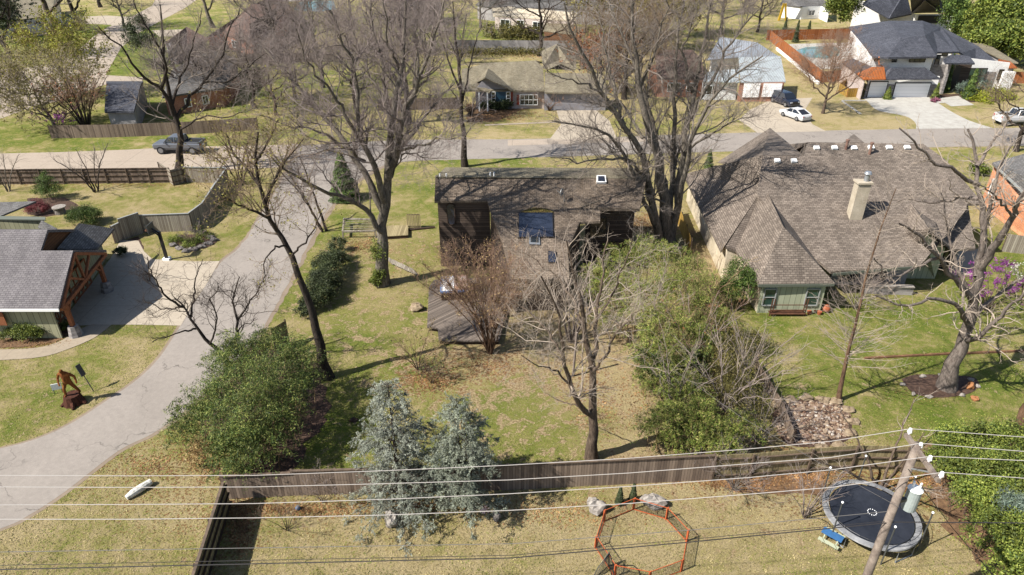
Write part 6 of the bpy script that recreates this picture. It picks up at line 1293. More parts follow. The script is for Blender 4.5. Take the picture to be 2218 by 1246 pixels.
low_wire('thin dark cable, middle one of the lower bundle', [(0, 1225, tz2 - .35), (1109, 1203, tz2 - .5), (1500, 1168, tz2 - .2), (1930, 1128, tz2)], .011, 'wire_dark', 0)
low_wire('black cable, lowest of all the lines over the foreground', [(0, 1234, tz2 - .5), (1109, 1209, tz2 - .65), (1500, 1174, tz2 - .35), (1938, 1131, tz2), (2218, 1133, tz2 - .1), (2500, 1137, tz2 - .2)], .02, 'wire_dark', 0)
low_wire('pale service wire running down from the pole toward the brown house', [(1922, 1085, V(1922, 1085, tb.y).z), (1800, 1018, 8.6), (1600, 900, 7.8), (1380, 745, 6.6), (1250, 640, 5.6)], .006, 'wire_grey', 0)
low_wire('black guy cable from the pole down into the evergreen hedge', [(1985, 1040, V(1985, 1040, tb.y).z), (2060, 1140, 5), (2150, 1246, 2.5)], .016, 'wire_dark', 0)
yp = G(1241, 815); yo = MB().tube([yp, (yp.x + .1, yp.y, 3.4)], .08, 8).build('garden_pole', 'bark_pale'); tag(yo, 'short pale pole standing in the bare soil behind the dark rough trunked tree', 'pole')
# ------------------------------------------------------------------ stones, edging and small garden things on the right
rn = random.Random(7); m = MB()
for k in range(1500):
    px = rn.uniform(1672, 1842); py = rn.uniform(868, 964)
    if ((px - 1758) / 84) ** 2 + ((py - 916) / 46) ** 2 > 1.0 + rn.uniform(-.12, .12): continue
    c = G(px, py); s = rn.uniform(.04, .11); m.blob((c.x, c.y, s * .4), (s * rn.uniform(.8, 1.5), s, s * .7), k, 6, .3)
t = NT('river_stone', .7, .3); g_ = t.n('NewGeometry'); t.col(t.ramp(g_.outputs['Random Per Island'], [(0, A(100, 80, 70)), (.3, A(158, 130, 106)), (.55, A(196, 176, 152)), (.8, A(134, 100, 80)), (1, A(222, 212, 200))]))
tag(m.build('river_stones', 'river_stone', origin=G(1758, 916)), kind='stuff'); poly('stone_bed', smooth_px([(1672, 900), (1690, 872), (1760, 866), (1830, 880), (1845, 920), (1835, 955), (1770, 968), (1700, 960), (1672, 900)]), 'mulch', .014, jit=.1)
for k, (px, py) in enumerate(((1682, 880), (1712, 868), (1745, 864), (1782, 868), (1812, 872), (1838, 890), (1846, 915), (1842, 940), (1815, 966), (1780, 972))): rock('edge_stone', 'tan flat stone ' + ('at the left side', 'at the upper left corner', 'left of middle behind', 'right of middle behind', 'at the upper right corner', 'at the upper right side', 'at the middle of the right side', 'at the lower right side', 'at the lower right corner', 'at the front')[k] + ' of the pebble bed', px, py, (.42, .28, .16), 40 + k, 'rock_tan', 'stones round the pebble bed')
for k, wd in enumerate(('at the right end', 'at the lower right', 'at the front', 'at the lower left', 'at the left end', 'at the upper left', 'at the back', 'at the upper right')):
    a = 2 * math.pi * (k + .2 * (k % 3)) / 8; px = 2036 + 82 * math.cos(a); py = 838 + 24 * math.sin(a); rock('edge_stone', 'small pale stone ' + wd + ' of the oak mulch ring', px, py, (.14 + .05 * (k % 3), .14, .1), 60 + k, 'rock_pale', 'stones round the oak mulch')
rock('boulder', 'orange brown stone beside the oak trunk', 2100, 842, (.24, .2, .28), 81, m_noise('rock_orange', A(206, 146, 96), A(166, 110, 70), 4))
rock('boulder', 'yellow brown stone in front of the oak mulch ring', 2110, 866, (.22, .2, .16), 82, 'rock_orange')
for k, (px, py) in enumerate(((376, 533), (390, 540), (404, 546), (420, 542), (436, 537), (452, 530), (464, 522), (456, 516))): rock('edge_stone', ('leftmost', 'second from left', 'third from left', 'fourth from left', 'fourth from right', 'third from right', 'second from right', 'rightmost')[k] + ' grey stone bordering the bed beside the basketball hoop', px, py, (.42, .25, .18), 90 + k, 'rock_grey', 'stones round the bed by the drive')
tg = 'timber lawn edging'
for k, (a, b) in enumerate((((1873, 776), (2000, 769)), ((2003, 769), (2078, 765)), ((2094, 765), (2218, 760)))): tag(MB().beam(G(*a, .07), G(*b, .07), .14, .13).build('edging_timber', 'timber'), ('brown timber edging, left piece ending on open lawn', 'brown timber edging just behind the oak trunk', 'brown timber edging right of the oak trunk')[k], 'edging', tg)
tl = thing('plant_trellis', G(1700, 682), 'rusty low trellis bench in front of the sage green wall', 'trellis'); b = tl.location; m = MB()
xa, xb = V(1664, 682, b.y).x, V(1740, 682, b.y).x
for x in (xa, xa + .18, xb - .18, xb): m.beam((x, b.y - .2, 0), (x, b.y - .25, 1.5), .06)
m.beam((xa, b.y - .25, .55), (xb, b.y - .25, .55), .07); m.beam((xa, b.y - .25, 1.0), (xb, b.y - .25, 1.0), .05); m.box(((xa + xb) / 2, b.y - .1, .25), (xb - xa, .45, .08)); m.build('frame', m_noise('rusty', A(132, 88, 64), A(92, 60, 46), 4), tl)
pot = thing('flower_pot', G(1788, 676), 'round terracotta pot beside the sage green wall', 'pot'); b = pot.location; m = MB(); m.blob((b.x, b.y, .3), (.3, .3, .3), 3, 14, 0); m.cyl((b.x, b.y, .52), .18, .1, 12); m.build('pot', m_noise('terracotta', A(206, 122, 84), A(176, 96, 62), 3), pot, smooth=True)
for k, (px, py) in enumerate(((1752, 680), (1762, 676), (1774, 681))): c = G(px, py); tag(MB().cyl((c.x, c.y, 0), .13, .26, 10, .18).build('flower_pot', 'terracotta'), ('leftmost', 'middle', 'rightmost')[k] + ' small clay pot in the row beside the round terracotta pot', 'pot', 'small clay pots')
gw_ = thing('garden_wall', G(1940, 640), 'low stone planter wall with a pale coping under the wide roof eave', 'wall'); a, b = G(1868, 636), G(1975, 640); MB().panel([a, b, b + Vector((0, 0, .7)), a + Vector((0, 0, .7))], .3).build('wall', 'stone_grey', gw_); MB().beam(a + Vector((0, .1, .74)), b + Vector((0, .1, .74)), .42, .07).build('coping', 'rock_pale', gw_)
ss = thing('street_sign', G(74, 132), 'small green street name sign on a thin pole at the top left corner', 'sign'); b = ss.location; MB().beam(b, (b.x - .05, b.y, 2.6), .08).build('pole', 'metal_galv', ss); MB().box((b.x - .05, b.y, 2.7), (.9, .04, .28)).build('sign_plate', m_plain('sign_green', A(30, 120, 90), .5), ss)
# stepping stones and lawn frame in front of the modern house
tag(MB().beam(G(1824, 218, .08), G(1874, 218, .08), .3, .12).build('lawn_kerb', 'concrete_white'), 'short white kerb running to the driveway of the modern house', 'kerb'); tag(MB().beam(G(1824, 219, .08), G(1864, 247, .08), .3, .12).build('lawn_kerb', 'concrete_white'), 'slanting white kerb in the dry lawn beside the bare tree', 'kerb')
for k, (px, py) in enumerate(((2032, 222), (2052, 222), (2046, 215), (2064, 215))): c = G(px, py); tag(MB().box((c.x, c.y, .06), (1.3, 1.1, .06)).build('paving_slab', 'concrete_white'), ('front left', 'front right', 'back left', 'back right')[k] + ' pale square paving slab before the modern front door', 'paving slab', 'front door paving slabs')
rb = thing('yellow_crane', G(1695, 45), 'small yellow play structure far behind the orange fence', 'play structure'); b = rb.location; m = MB(); m.beam((b.x - 1, b.y, 0), (b.x - .4, b.y, 4.2), .5); m.beam((b.x + .8, b.y, 0), (b.x, b.y, 4.2), .4); m.build('tower', m_plain('yellow_paint', A(216, 176, 40), .5), rb); MB().beam((b.x - 2.2, b.y, 6.2), (b.x + 2, b.y, 8.6), .7, .4).build('boom', 'orange_fabric', rb)

# ------------------------------------------------------------------ vehicles
def loft(stations, name, mat, parent, smooth=True):
    """stations: (x, [(y, z) half section from bottom to top]) mirrored"""
    m = MB(); secs = []
    for x, half in stations: secs.append([(x, y, z) for y, z in half] + [(x, -y, z) for y, z in half[::-1]])
    n = len(secs[0])
    for s_ in secs: m.v += s_
    for i in range(len(secs) - 1):
        for k in range(n): a = i * n + k; b = i * n + (k + 1) % n; m.f.append((a, a + n, b + n, b))
    m.f += [tuple(range(n)), tuple(range(len(secs) * n - 1, (len(secs) - 1) * n - 1, -1))]
    return m.build(name, mat, parent, local=True, smooth=False)
m_plain('car_grey', A(130, 134, 142), .28, .6, .3); m_plain('car_navy', A(44, 52, 72), .25, .7, .2); m_plain('car_white', A(238, 238, 238), .3, .5); m_plain('car_glass', A(44, 50, 60), .06, .8); m_plain('lamp_red', A(196, 40, 34), .3); m_plain('lamp_clear', A(220, 226, 230), .15); m_plain('rim_metal', A(170, 172, 176), .3, .5, .6)
def car(name, label, cat, loc, rz, paint, kind):
    t_ = thing(name, loc, label, cat, rz=rz)
    L, W, Hh = dict(pickup=(5.9, 2.05, 2.1), suv=(5.0, 1.98, 1.85), sedan=(4.7, 1.84, 1.45))[kind]; w = W / 2; hood = dict(pickup=1.36, suv=1.12, sedan=.92)[kind]; cl = .56 if kind == 'pickup' else .24; x0 = -L / 2
    belt = hood + .02; sec = lambda x, top, k=1.0, bot=None: (x, [(w * .9 * k, (bot or cl)), (w * k, cl + .25), (w * k, top - .15), (w * .93 * k, top)])
    if kind == 'pickup':
        st = [sec(-L / 2, hood - .25, .9, cl + .15), sec(-L / 2 + .12, hood - .08, .97), sec(-L / 2 + 1.3, hood), sec(-L / 2 + 1.6, belt), sec(.75, belt), sec(L / 2 - .05, belt, .98), sec(L / 2, belt - .05, .96)]
        body = loft(st, 'body', paint, t_); cab = [(-L / 2 + 1.45, belt - .05, belt, .93, .9), (-L / 2 + 2.1, belt - .05, Hh - .04, .92, .76), (-L / 2 + 2.5, belt - .05, Hh, .92, .76), (.6, belt - .05, Hh - .02, .92, .76), (.8, belt - .05, belt + .05, .92, .88)]
        m = MB(); m.add([(.95, -w * .84, belt + .012), (L / 2 - .14, -w * .84, belt + .012), (L / 2 - .14, w * .84, belt + .012), (.95, w * .84, belt + .012)], [(0, 1, 2, 3)]); m.build('bed_floor', 'rubber', body, local=True)
        m = MB()
        for a in ((.9, -w * .88, L / 2 - .08, -w * .88), (.9, w * .88, L / 2 - .08, w * .88), (L / 2 - .08, -w * .88, L / 2 - .08, w * .88)): m.beam((a[0], a[1], belt + .08), (a[2], a[3], belt + .08), .12, .14)
        m.build('bed_rail', paint, body, local=True)
    else:
        e = .06 if kind == 'sedan' else 0
        st = [sec(-L / 2, hood - .28, .86, cl + .12), sec(-L / 2 + .15, hood - .12, .96), sec(-L / 2 + 1.15, hood), sec(L / 2 - .8, belt + e), sec(L / 2 - .12, belt + (.02 if kind == 'suv' else e), .95), sec(L / 2, belt - .12, .88, cl + .12)]
        body = loft(st, 'body', paint, t_)
        cab = [(-L / 2 + 1.1, belt - .05, belt, .92, .88), (-L / 2 + 1.85, belt - .05, Hh - .05, .92, .74), (-L / 2 + 2.5, belt - .05, Hh, .92, .73), (L / 2 - (.9 if kind == 'suv' else 1.5), belt - .05, Hh - .04, .92, .73), (L / 2 - (.12 if kind == 'suv' else .35), belt - .05, belt + .04, .9, .84)]
    # greenhouse in glass with a painted roof and pillars
    m = MB(); ss_ = []
    for x, zb, zt, kb, kt in cab: ss_.append([(x, w * kb, zb), (x, w * kt, zt), (x, -w * kt, zt), (x, -w * kb, zb)])
    for s_ in ss_: m.v += s_
    for i in range(len(ss_) - 1):
        for k in range(3): a = 4 * i + k; m.f.append((a, a + 4, a + 5, a + 1))
    m.build('windows', 'car_glass', body, local=True)
    m = MB(); 
    for i in (1, 2):
        A_, B_ = cab[i], cab[i + 1]; z = .012; m.add([(A_[0], w * A_[4], A_[2] + z), (B_[0], w * B_[4], B_[2] + z), (B_[0], -w * B_[4], B_[2] + z), (A_[0], -w * A_[4], A_[2] + z), (A_[0], w * A_[4] + .01, A_[2] - .05), (B_[0], w * B_[4] + .01, B_[2] - .05), (B_[0], -w * B_[4] - .01, B_[2] - .05), (A_[0], -w * A_[4] - .01, A_[2] - .05)], [(3, 2, 1, 0), (0, 1, 5, 4), (2, 3, 7, 6)])
    for s in (-1, 1):
        m.beam((cab[0][0], s * w * cab[0][3], cab[0][2]), (cab[1][0], s * w * cab[1][4], cab[1][2]), .07); m.beam((cab[3][0], s * w * cab[3][4], cab[3][2]), (cab[4][0], s * w * cab[4][3], cab[4][2]), .12)
        xm = (cab[1][0] + cab[3][0]) / 2; m.beam((xm, s * w * .93, belt), (xm, s * w * .75, Hh), .07)
    m.build('roof', paint, body, local=True)
    rw = .48 if kind == 'pickup' else (.38 if kind == 'suv' else .33)
    for x in (-L / 2 + .95, L / 2 - 1.05):
        for s in (-1, 1):
            m = MB(); a = [(x + rw * math.cos(q), s * w * .86, rw + rw * math.sin(q)) for q in [2 * math.pi * k / 18 for k in range(18)]]; b = [(p[0], s * (w + .03), p[2]) for p in a]; m.add(a + b, [(k, (k + 1) % 18, 18 + (k + 1) % 18, 18 + k) for k in range(18)] + [tuple(range(18)), tuple(range(18, 36))]); wh = m.build('wheel', 'rubber', t_, local=True)
            m = MB(); b = [(x + rw * .62 * math.cos(q), s * (w + .038), rw + rw * .62 * math.sin(q)) for q in [2 * math.pi * k / 14 for k in range(14)]]; m.add(b, [tuple(range(14))]); m.build('rim', 'rim_metal', wh, local=True)
    for s in (-1, 1):
        MB().box((-L / 2 + .05, s * w * .68, hood - .3), (.16, w * .36, .16)).build('headlight', 'lamp_clear', t_, local=True); MB().box((L / 2 - .03, s * w * .78, hood - .12), (.1, w * .2, .24 if kind != 'sedan' else .14)).build('tail_light', 'lamp_red', t_, local=True)
        MB().box((-L / 2 + 1.75, s * (w + .1), belt + .06), (.12, .2, .14)).build('mirror', paint, t_, local=True)
    MB().box((-L / 2 + .02, 0, cl + .18), (.14, w * 1.5, .2)).build('bumper', 'metal_dark' if kind != 'sedan' else paint, t_, local=True); MB().box((-L / 2 + .03, 0, hood - .32), (.1, w * .9, .2)).build('grille', 'metal_black', t_, local=True)
    MB().box((L / 2 - .0, 0, cl + .5), (.03, .5, .14)).build('number_plate', 'plastic_white', t_, local=True)
    return t_
c = G(389, 333); car('pickup_truck', 'grey lifted pickup truck parked on the west street facing left', 'pickup truck', (c.x, c.y + .6, .02), R(-2), 'car_grey', 'pickup')
c = G(1697, 226); car('parked_car', 'dark blue sport utility vehicle parked before the white garage', 'car', (c.x, c.y, .03), math.atan2(8, -2.6), 'car_navy', 'suv').rotation_euler = (0, 0, math.atan2(1, -.34))
c = G(1724, 259); car('parked_car', 'white sedan parked behind the dark blue car', 'car', (c.x, c.y + .6, .03), math.atan2(-1, .42), 'car_white', 'sedan')
c = G(2196, 272); car('pickup_truck', 'white pickup truck cut by the right edge of the street', 'pickup truck', (c.x + .6, c.y + .6, .02), R(184), 'car_white', 'pickup')
# ------------------------------------------------------------------ leafy plants
def leafy(name, label, cat, base, lumps, n, size, mat, seed, asp=.3, sub=26, stems=0, stem_mat='bark_brown', hang=0.0, group=None, spread=.36, sink=.5, plume=False):
    """lumps: (centre, (rx, ry, rz)); leaves gather in small clumps over and inside each lump"""
    rng = np.random.default_rng(seed); t_ = thing(name, base, label, cat, group); vol = np.array([l[1][0] * l[1][1] * 1.0 for l in lumps]); vol = vol / vol.sum(); C = []; SC_ = []
    for (c, r), f in zip(lumps, vol):
        c = np.array(c, float); r = np.array(r, float); m_ = max(6, int(sub * f * len(lumps))); d_ = rng.normal(size=(m_, 3)); d_[:, 2] = np.abs(d_[:, 2]) * 1.1 - sink * rng.random(m_); d_ = unit(d_)
        cen = c + d_ * r * rng.uniform(.5, 1.18 if plume else 1.0, (m_, 1)); k = int(n * f); i = rng.integers(0, m_, k); rs = r.mean() * spread * rng.uniform(.6, 1.3, (m_, 1))
        if plume:
            ax = unit(d_ * np.array([1, 1, .45]) + rng.normal(0, .35, d_.shape)); u = rng.uniform(-.9, 1.1, (k, 1)); R1 = r.mean() * .5 * rng.uniform(.6, 1.3, (m_, 1))
            p = cen[i] + ax[i] * u * R1[i] + rng.normal(size=(k, 3)) * .145 * R1[i] * (1.15 - .5 * np.abs(u)); p[:, 2] += (.12 - .4 * (u[:, 0] + .3) ** 2) * R1[i][:, 0]; C.append(p); SC_.append(cen); continue
        g = rng.normal(size=(k, 3)) * .55; p = cen[i] + g * rs[i]; p[:, 2] -= hang * (g[:, 0] ** 2 + g[:, 1] ** 2); C.append(p); SC_.append(cen)
    C = np.concatenate(C); C = C[C[:, 2] > .02]; v, q = leaves_mesh(rng, C, size, asp, upb=.25); make_obj('foliage', v, q, mat, t_, base)
    if stems:
        S_ = np.concatenate(SC_); S_ = S_[rng.integers(0, len(S_), stems)]; P = np.zeros((stems, 5, 3)); b = S_.copy(); b[:, 2] = 0; b[:, :2] += (np.array(base)[:2] - b[:, :2]) * .25 + rng.normal(0, .15, (stems, 2))
        for k in range(5): f = k / 4; P[:, k] = b * (1 - f) + S_ * f; P[:, k, :2] -= (S_[:, :2] - b[:, :2]) * (f * (1 - f)) * .8
        v, q = tubes(P, np.full((stems, 5), .018) * np.linspace(1.2, .5, 5), 4); make_obj('stems', v, q, stem_mat, t_, base)
    return t_
def L(px, py, h, r, rz=None): c = G(px, py, h); return ((c.x, c.y, h), (r, r, rz or r))
leafy('bamboo_hedge', 'tall dense green bamboo hedge between the lane and the backyard', 'bamboo', G(570, 930), [L(530, 775, 3.2, 1.5, 1.6), L(600, 775, 3.2, 1.6, 1.7), L(645, 800, 2.8, 1.4, 1.6), L(500, 830, 3.2, 1.5, 1.7), L(570, 840, 3.6, 1.7, 1.8), L(620, 860, 2.8, 1.5, 1.7), L(470, 880, 2.6, 1.5, 1.6), L(540, 905, 3.2, 1.6, 1.8), L(520, 960, 2.4, 1.5, 1.6), L(550, 985, 1.8, 1.2, 1.5), L(600, 910, 2.4, 1.3, 1.6), L(410, 910, 1.7, 1.2, 1.1), L(390, 940, 1.1, .8, .8), L(490, 1000, 1.1, .9, 1.0), L(660, 830, 1.9, 1.0, 1.3), L(505, 775, 3.0, 1.3, 1.5), L(560, 760, 2.6, 1.2, 1.3), L(450, 905, 2.2, 1.3, 1.3), L(570, 950, 2.4, 1.3, 1.5), L(500, 985, 1.6, 1.2, 1.2)], 80000, .078, 'leaf_bamboo', 101, .2, 62, 160, 'twig_tan', plume=True)
leafy('dry_bamboo', 'dry straw coloured bamboo patch in the middle of the hedge front', 'bamboo', G(450, 980), [L(452, 960, 1.0, .75, .9), L(440, 985, .7, .8, .6), L(486, 1010, .7, .7, .6)], 4500, .085, 'leaf_straw', 102, .2, 14, 50, 'twig_tan', .1)
leafy('bamboo_thicket', 'bright green bamboo thicket between the brown house and the wide roof', 'bamboo', G(1420, 720), [L(1510, 680, 2.2, 1.2, 1.4), L(1520, 750, 1.8, 1.2, 1.3), L(1470, 810, 1.7, 1.1, 1.2), L(1500, 860, 1.6, 1.1, 1.2), L(1560, 700, 1.5, 1.0, 1.1), L(1450, 870, 1.4, 1.0, 1.1), L(1410, 820, 1.4, 1.0, 1.1), L(1310, 700, 1.6, 1.1, 1.2), L(1300, 600, 2.5, 1.2, 1.3), L(1345, 570, 2.9, 1.4, 1.4), L(1400, 555, 2.9, 1.5, 1.5), L(1455, 570, 3.1, 1.5, 1.5), L(1500, 590, 2.7, 1.2, 1.3), L(1360, 630, 3.1, 1.4, 1.6), L(1420, 630, 3.3, 1.5, 1.6), L(1480, 640, 3.1, 1.4, 1.6), L(1390, 690, 2.9, 1.3, 1.4), L(1440, 700, 2.9, 1.4, 1.5), L(1400, 750, 2.5, 1.2, 1.4), L(1330, 660, 2.3, 1.0, 1.1), L(1285, 630, 2.1, .8, 1.0), L(1440, 770, 2.3, 1.2, 1.3), L(1490, 720, 2.7, 1.2, 1.3), L(1530, 620, 2.3, 1.0, 1.3)], 84000, .08, 'leaf_bamboo_light', 103, .2, 62, 200, 'twig_tan', plume=True)
leafy('leafy_thicket', 'darker green thicket at the right foot of the bamboo thicket', 'bush', G(1430, 850), [L(1400, 800, 1.5, 1.1, 1.2), L(1450, 820, 1.2, 1.0, 1.0), L(1500, 790, 1.4, 1.0, 1.1)], 12000, .085, 'leaf_bamboo', 104, .24, 50, 40, 'twig_brown', plume=True)
leafy('leafy_thicket', 'round green bamboo clump just behind the long fence right of the dark trunk', 'bamboo', G(1480, 960), [L(1440, 925, 1.6, 1.2, 1.2), L(1490, 905, 1.8, 1.3, 1.3), L(1530, 930, 1.6, 1.2, 1.2), L(1470, 960, 1.0, 1.0, .9), L(1560, 950, 1.4, 1.1, 1.1), L(1600, 930, 1.6, 1.1, 1.2)], 30000, .08, 'leaf_bamboo_light', 105, .2, 56, 80, 'twig_tan', plume=True)
leafy('vine_tangle', 'olive and straw tangle of vines along the boundary left of the pebble bed', 'vines', G(1580, 820), [L(1540, 720, 1.6, 1.2, 1.1), L(1560, 780, 1.4, 1.3, 1.1), L(1600, 820, 1.4, 1.3, 1.1), L(1570, 860, 1.3, 1.2, 1.0), L(1620, 880, 1.3, 1.1, 1.0), L(1590, 740, 1.4, 1.0, 1.0), L(1640, 740, .9, .9, .7)], 15000, .07, 'leaf_olive', 106, .35, 34, 160, 'twig_tan', .0, spread=.5)
leafy('evergreen_shrub', 'tall green shrub covering the corner of the cream wall and the sage wall', 'shrub', G(1600, 660), [L(1600, 600, 2.4, 1.0, 1.5), L(1580, 630, 1.8, .9, 1.2), L(1620, 620, 2.0, .8, 1.3)], 9000, .07, 'leaf_evergreen', 107, .4, 30, 20)
leafy('evergreen_hedge', 'broad evergreen hedge filling the lower right corner behind the trampoline', 'hedge', G(2150, 1130), [L(2060, 970, 1.6, 1.2, 1.1), L(2120, 965, 1.8, 1.3, 1.2), L(2190, 965, 2.0, 1.4, 1.2), L(2080, 1030, 2.0, 1.2, 1.2), L(2150, 1030, 2.4, 1.4, 1.4), L(2215, 1040, 2.4, 1.3, 1.4), L(2110, 1090, 2.2, 1.1, 1.3), L(2180, 1100, 2.6, 1.3, 1.4), L(2150, 1160, 2.2, 1.0, 1.3), L(2210, 1170, 2.4, 1.2, 1.4), L(2190, 1235, 2.0, 1.0, 1.2), L(2240, 1260, 2.0, 1.2, 1.2), L(2250, 1100, 2.2, 1.2, 1.3), L(2040, 1000, 1.2, .8, .9)], 80000, .06, 'leaf_bright', 108, .5, 60, 60, spread=.27)
leafy('juniper', 'pale blue green juniper tuft inside the evergreen hedge at the right edge', 'shrub', G(2200, 1120), [L(2195, 1092, 3.5, .8, .5), L(2225, 1110, 3.4, .7, .5)], 5000, .06, 'leaf_bluegreen', 109, .2, 26)
leafy('broadleaf_tree', 'large glossy evergreen magnolia at the top right corner', 'tree', G(2180, 130), [L(2130, 60, 4, 4, 4.5), L(2175, 50, 6, 5, 5), L(2215, 60, 5, 5, 5), L(2150, 90, 3.5, 4, 3.5), L(2195, 95, 4, 4.5, 4), L(2230, 110, 3, 4, 3.5), L(2160, 20, 8, 5, 5), L(2210, 10, 8, 6, 6)], 46000, .3, 'leaf_bright', 110, .5, 40)
leafy('evergreen_tree', 'olive green evergreen left of the big magnolia', 'tree', G(2075, 70), [L(2070, 40, 4, 3.5, 4.5), L(2095, 60, 3, 3, 3.5), L(2060, 10, 5, 4, 4)], 14000, .26, 'leaf_evergreen', 111, .45, 30)
leafy('evergreen_tree', 'two headed dark evergreen left of the modern house roof', 'tree', G(1825, 56), [L(1815, 25, 4.5, 2.6, 5.5), L(1838, 20, 5, 2.4, 5.5), L(1825, 0, 7, 3, 5)], 14000, .24, 'leaf_bright', 112, .4, 30)
leafy('evergreen_tree', 'dark evergreen at the upper left corner of the photograph', 'tree', G(12, 80), [L(8, 30, 5, 3, 4), L(14, 55, 4, 2.6, 2.6), L(-20, 40, 5, 4, 4)], 9000, .25, 'leaf_dark', 113, .4, 30)
leafy('evergreen_tree', 'dark green pine like tree leaning over the bend of the far street', 'tree', G(322, 140), [L(300, 60, 5, 2.4, 2.6), L(315, 95, 3.6, 2.6, 2), L(290, 85, 4, 2, 2)], 7000, .2, 'leaf_dark', 114, .3, 30, 14, 'bark_grey')
b = G(182, 492); leafy('round_bush', 'round dark clipped bush on the left lawn behind the garage roof', 'bush', b, [((b.x, b.y + .6, .8), (1.5, 1.4, 1.0))], 15000, .05, 'leaf_evergreen', 115, .5, 90, spread=.28)
b = G(62, 738); leafy('bush', 'yellow green leafy bush in the bed before the pale garage wall', 'bush', b, [((b.x, b.y + .4, .6), (1.1, .9, .75)), ((b.x - 1.3, b.y + .3, .4), (.7, .7, .5)), ((b.x + .7, b.y + .3, .5), (.7, .6, .5))], 13000, .05, 'leaf_bright', 116, .5, 50, spread=.3)
leafy('bush', 'small dark shrub beside the recessed garage corner', 'bush', G(262, 552), [L(262, 545, .4, .55, .4)], 3500, .05, 'leaf_dark', 117, .5, 24)
leafy('ground_plant', 'low clump of leafy green plants by the stone base of the near post', 'plant', G(146, 712), [L(146, 708, .25, .5, .25)], 1500, .07, 'leaf_bright', 118, .2, 20)
leafy('ground_plant', 'low green ground cover inside the stone edged bed by the drive', 'plant', G(400, 528), [L(385, 520, .15, .9, .2), L(415, 528, .15, 1.0, .22), L(440, 512, .2, .8, .25)], 5000, .06, 'leaf_bright', 119, .4, 20)
leafy('bush', 'dark shrub against the fence at the top of the stone edged bed', 'bush', G(432, 505), [L(432, 500, .5, .6, .5)], 3000, .06, 'leaf_dark', 120, .5, 24)
leafy('maroon_shrub', 'dark red leaved shrub beside the low grey roof at the left edge', 'shrub', G(75, 455), [L(78, 448, .7, 1.0, .6), L(98, 452, .5, .6, .4)], 4500, .06, 'leaf_maroon', 121, .4, 24, 14)
leafy('green_conifer', 'loose green conifer in front of the old fence on the left', 'conifer', G(104, 426), [L(98, 385, 2.6, .6, .8), L(96, 398, 1.6, .9, .8), L(108, 412, 1.0, 1.2, .7), L(90, 412, .8, .8, .5)], 9000, .06, 'leaf_evergreen', 122, .35, 26, 12)
# ivy
leafy('ivy', 'bright ivy climbing the foot of the tallest trunk', 'ivy', G(820, 622), [((G(824, 618).x, G(824, 618).y - .2, .8), (.55, .5, .9)), ((G(824, 618).x - .3, G(824, 618).y - .2, .4), (.5, .45, .5)), ((G(824, 618).x + .1, G(824, 618).y, 2.6), (.55, .5, 1.6))], 6500, .06, 'leaf_bright', 123, .5, 34)
leafy('ivy_hedge', 'dark ivy covered hedge wall running beside the lane below the leaning tree crown', 'hedge', G(700, 640), [L(728, 540, 1.0, 0.72, 0.84), L(722, 565, 1.0, 0.96, 0.95), L(712, 590, 1.0, 1.08, 0.95), L(702, 612, 1.0, 1.08, 0.95), L(692, 632, .9, 1.08, 0.84), L(680, 652, .7, 0.84, 0.63), L(738, 560, .7, 0.72, 0.63), L(690, 600, .8, 0.84, 0.73), L(705, 575, 1.1, 0.96, 0.95), L(720, 610, .8, 0.96, 0.73), L(700, 640, .8, 0.96, 0.73), L(733, 525, .8, 0.60, 0.73), L(668, 662, .6, 0.72, 0.63), L(656, 674, .4, 0.60, 0.42)], 48000, .055, 'leaf_dark', 124, .5, 30)
leafy('ivy', 'green creeper along the base of the wide brown roof house dark bushes', 'ivy', G(1500, 640), [L(1505, 648, .5, .8, .5), L(1540, 655, .5, .7, .5)], 3000, .06, 'leaf_bamboo_light', 125, .4, 24)
# dwarf conifers and plants round the modern house
def cone_plant(name, label, px, py, H, r, n, mat, seed, size=.05, cat='conifer', trunk=None, asp=.4):
    rng = np.random.default_rng(seed); b = G(px, py); t_ = thing(name, b, label, cat); z = rng.random(n) ** 1.5 * .97 + .02; a = rng.uniform(0, 6.283, n); lump = .75 + .25 * np.sin(z * 31 + 1.3 * a) * np.cos(2.0 * a + seed); rad = r * (1 - z) ** .85 * lump * rng.uniform(.5, 1.05, n) + .04
    C = np.stack([b.x + rad * np.cos(a), b.y + rad * np.sin(a), z * H + .05], 1); v, q = leaves_mesh(rng, C, size, asp, nrm=np.stack([np.cos(a), np.sin(a), np.full(n, .4)], 1), jit=.6); make_obj('foliage', v, q, mat, t_, b)
    MB().tube([b, b + Vector((0, 0, H * .8))], [r * .08 + .02, .015], 6).build('trunk', trunk or 'bark_brown', t_); return t_
cone_plant('dwarf_conifer', 'left one of the two dwarf conifers behind the orange pen', 1341, 1092, 1.15, .26, 3500, 'leaf_dark', 131, .035); cone_plant('dwarf_conifer', 'right one of the two dwarf conifers behind the orange pen', 1370, 1086, 1.2, .24, 3500, 'leaf_dark', 132, .035)
cone_plant('cedar_tree', 'dense dark green conical conifer standing beside the side street', 748, 432, 5.2, 2.0, 15000, 'leaf_evergreen', 133, .11)
cone_plant('young_conifer', 'small green conifer on the strip behind the cross street and the fan shaped tree', 1534, 364, 2.2, .7, 2500, 'leaf_evergreen', 134, .08)
for k, (px, py, hh) in enumerate(((1697, 80, 4.2), (1722, 92, 4.6), (1748, 84, 3.8))): cone_plant('cypress', ('leftmost narrow cypress behind the pool', 'middle narrow cypress beside the pool', 'right narrow cypress behind the pool')[k], px, py, hh, .9, 1600, 'leaf_dark', 135 + k, .16)
cone_plant('conifer', 'green pyramidal shrub at the stone entry of the modern house', 2042, 200, 6.0, 1.1, 5000, 'leaf_evergreen', 138, .14); cone_plant('conifer', 'spreading green conifer before the big window of the modern house', 2096, 214, 4.6, 1.3, 5000, 'leaf_evergreen', 139, .14)
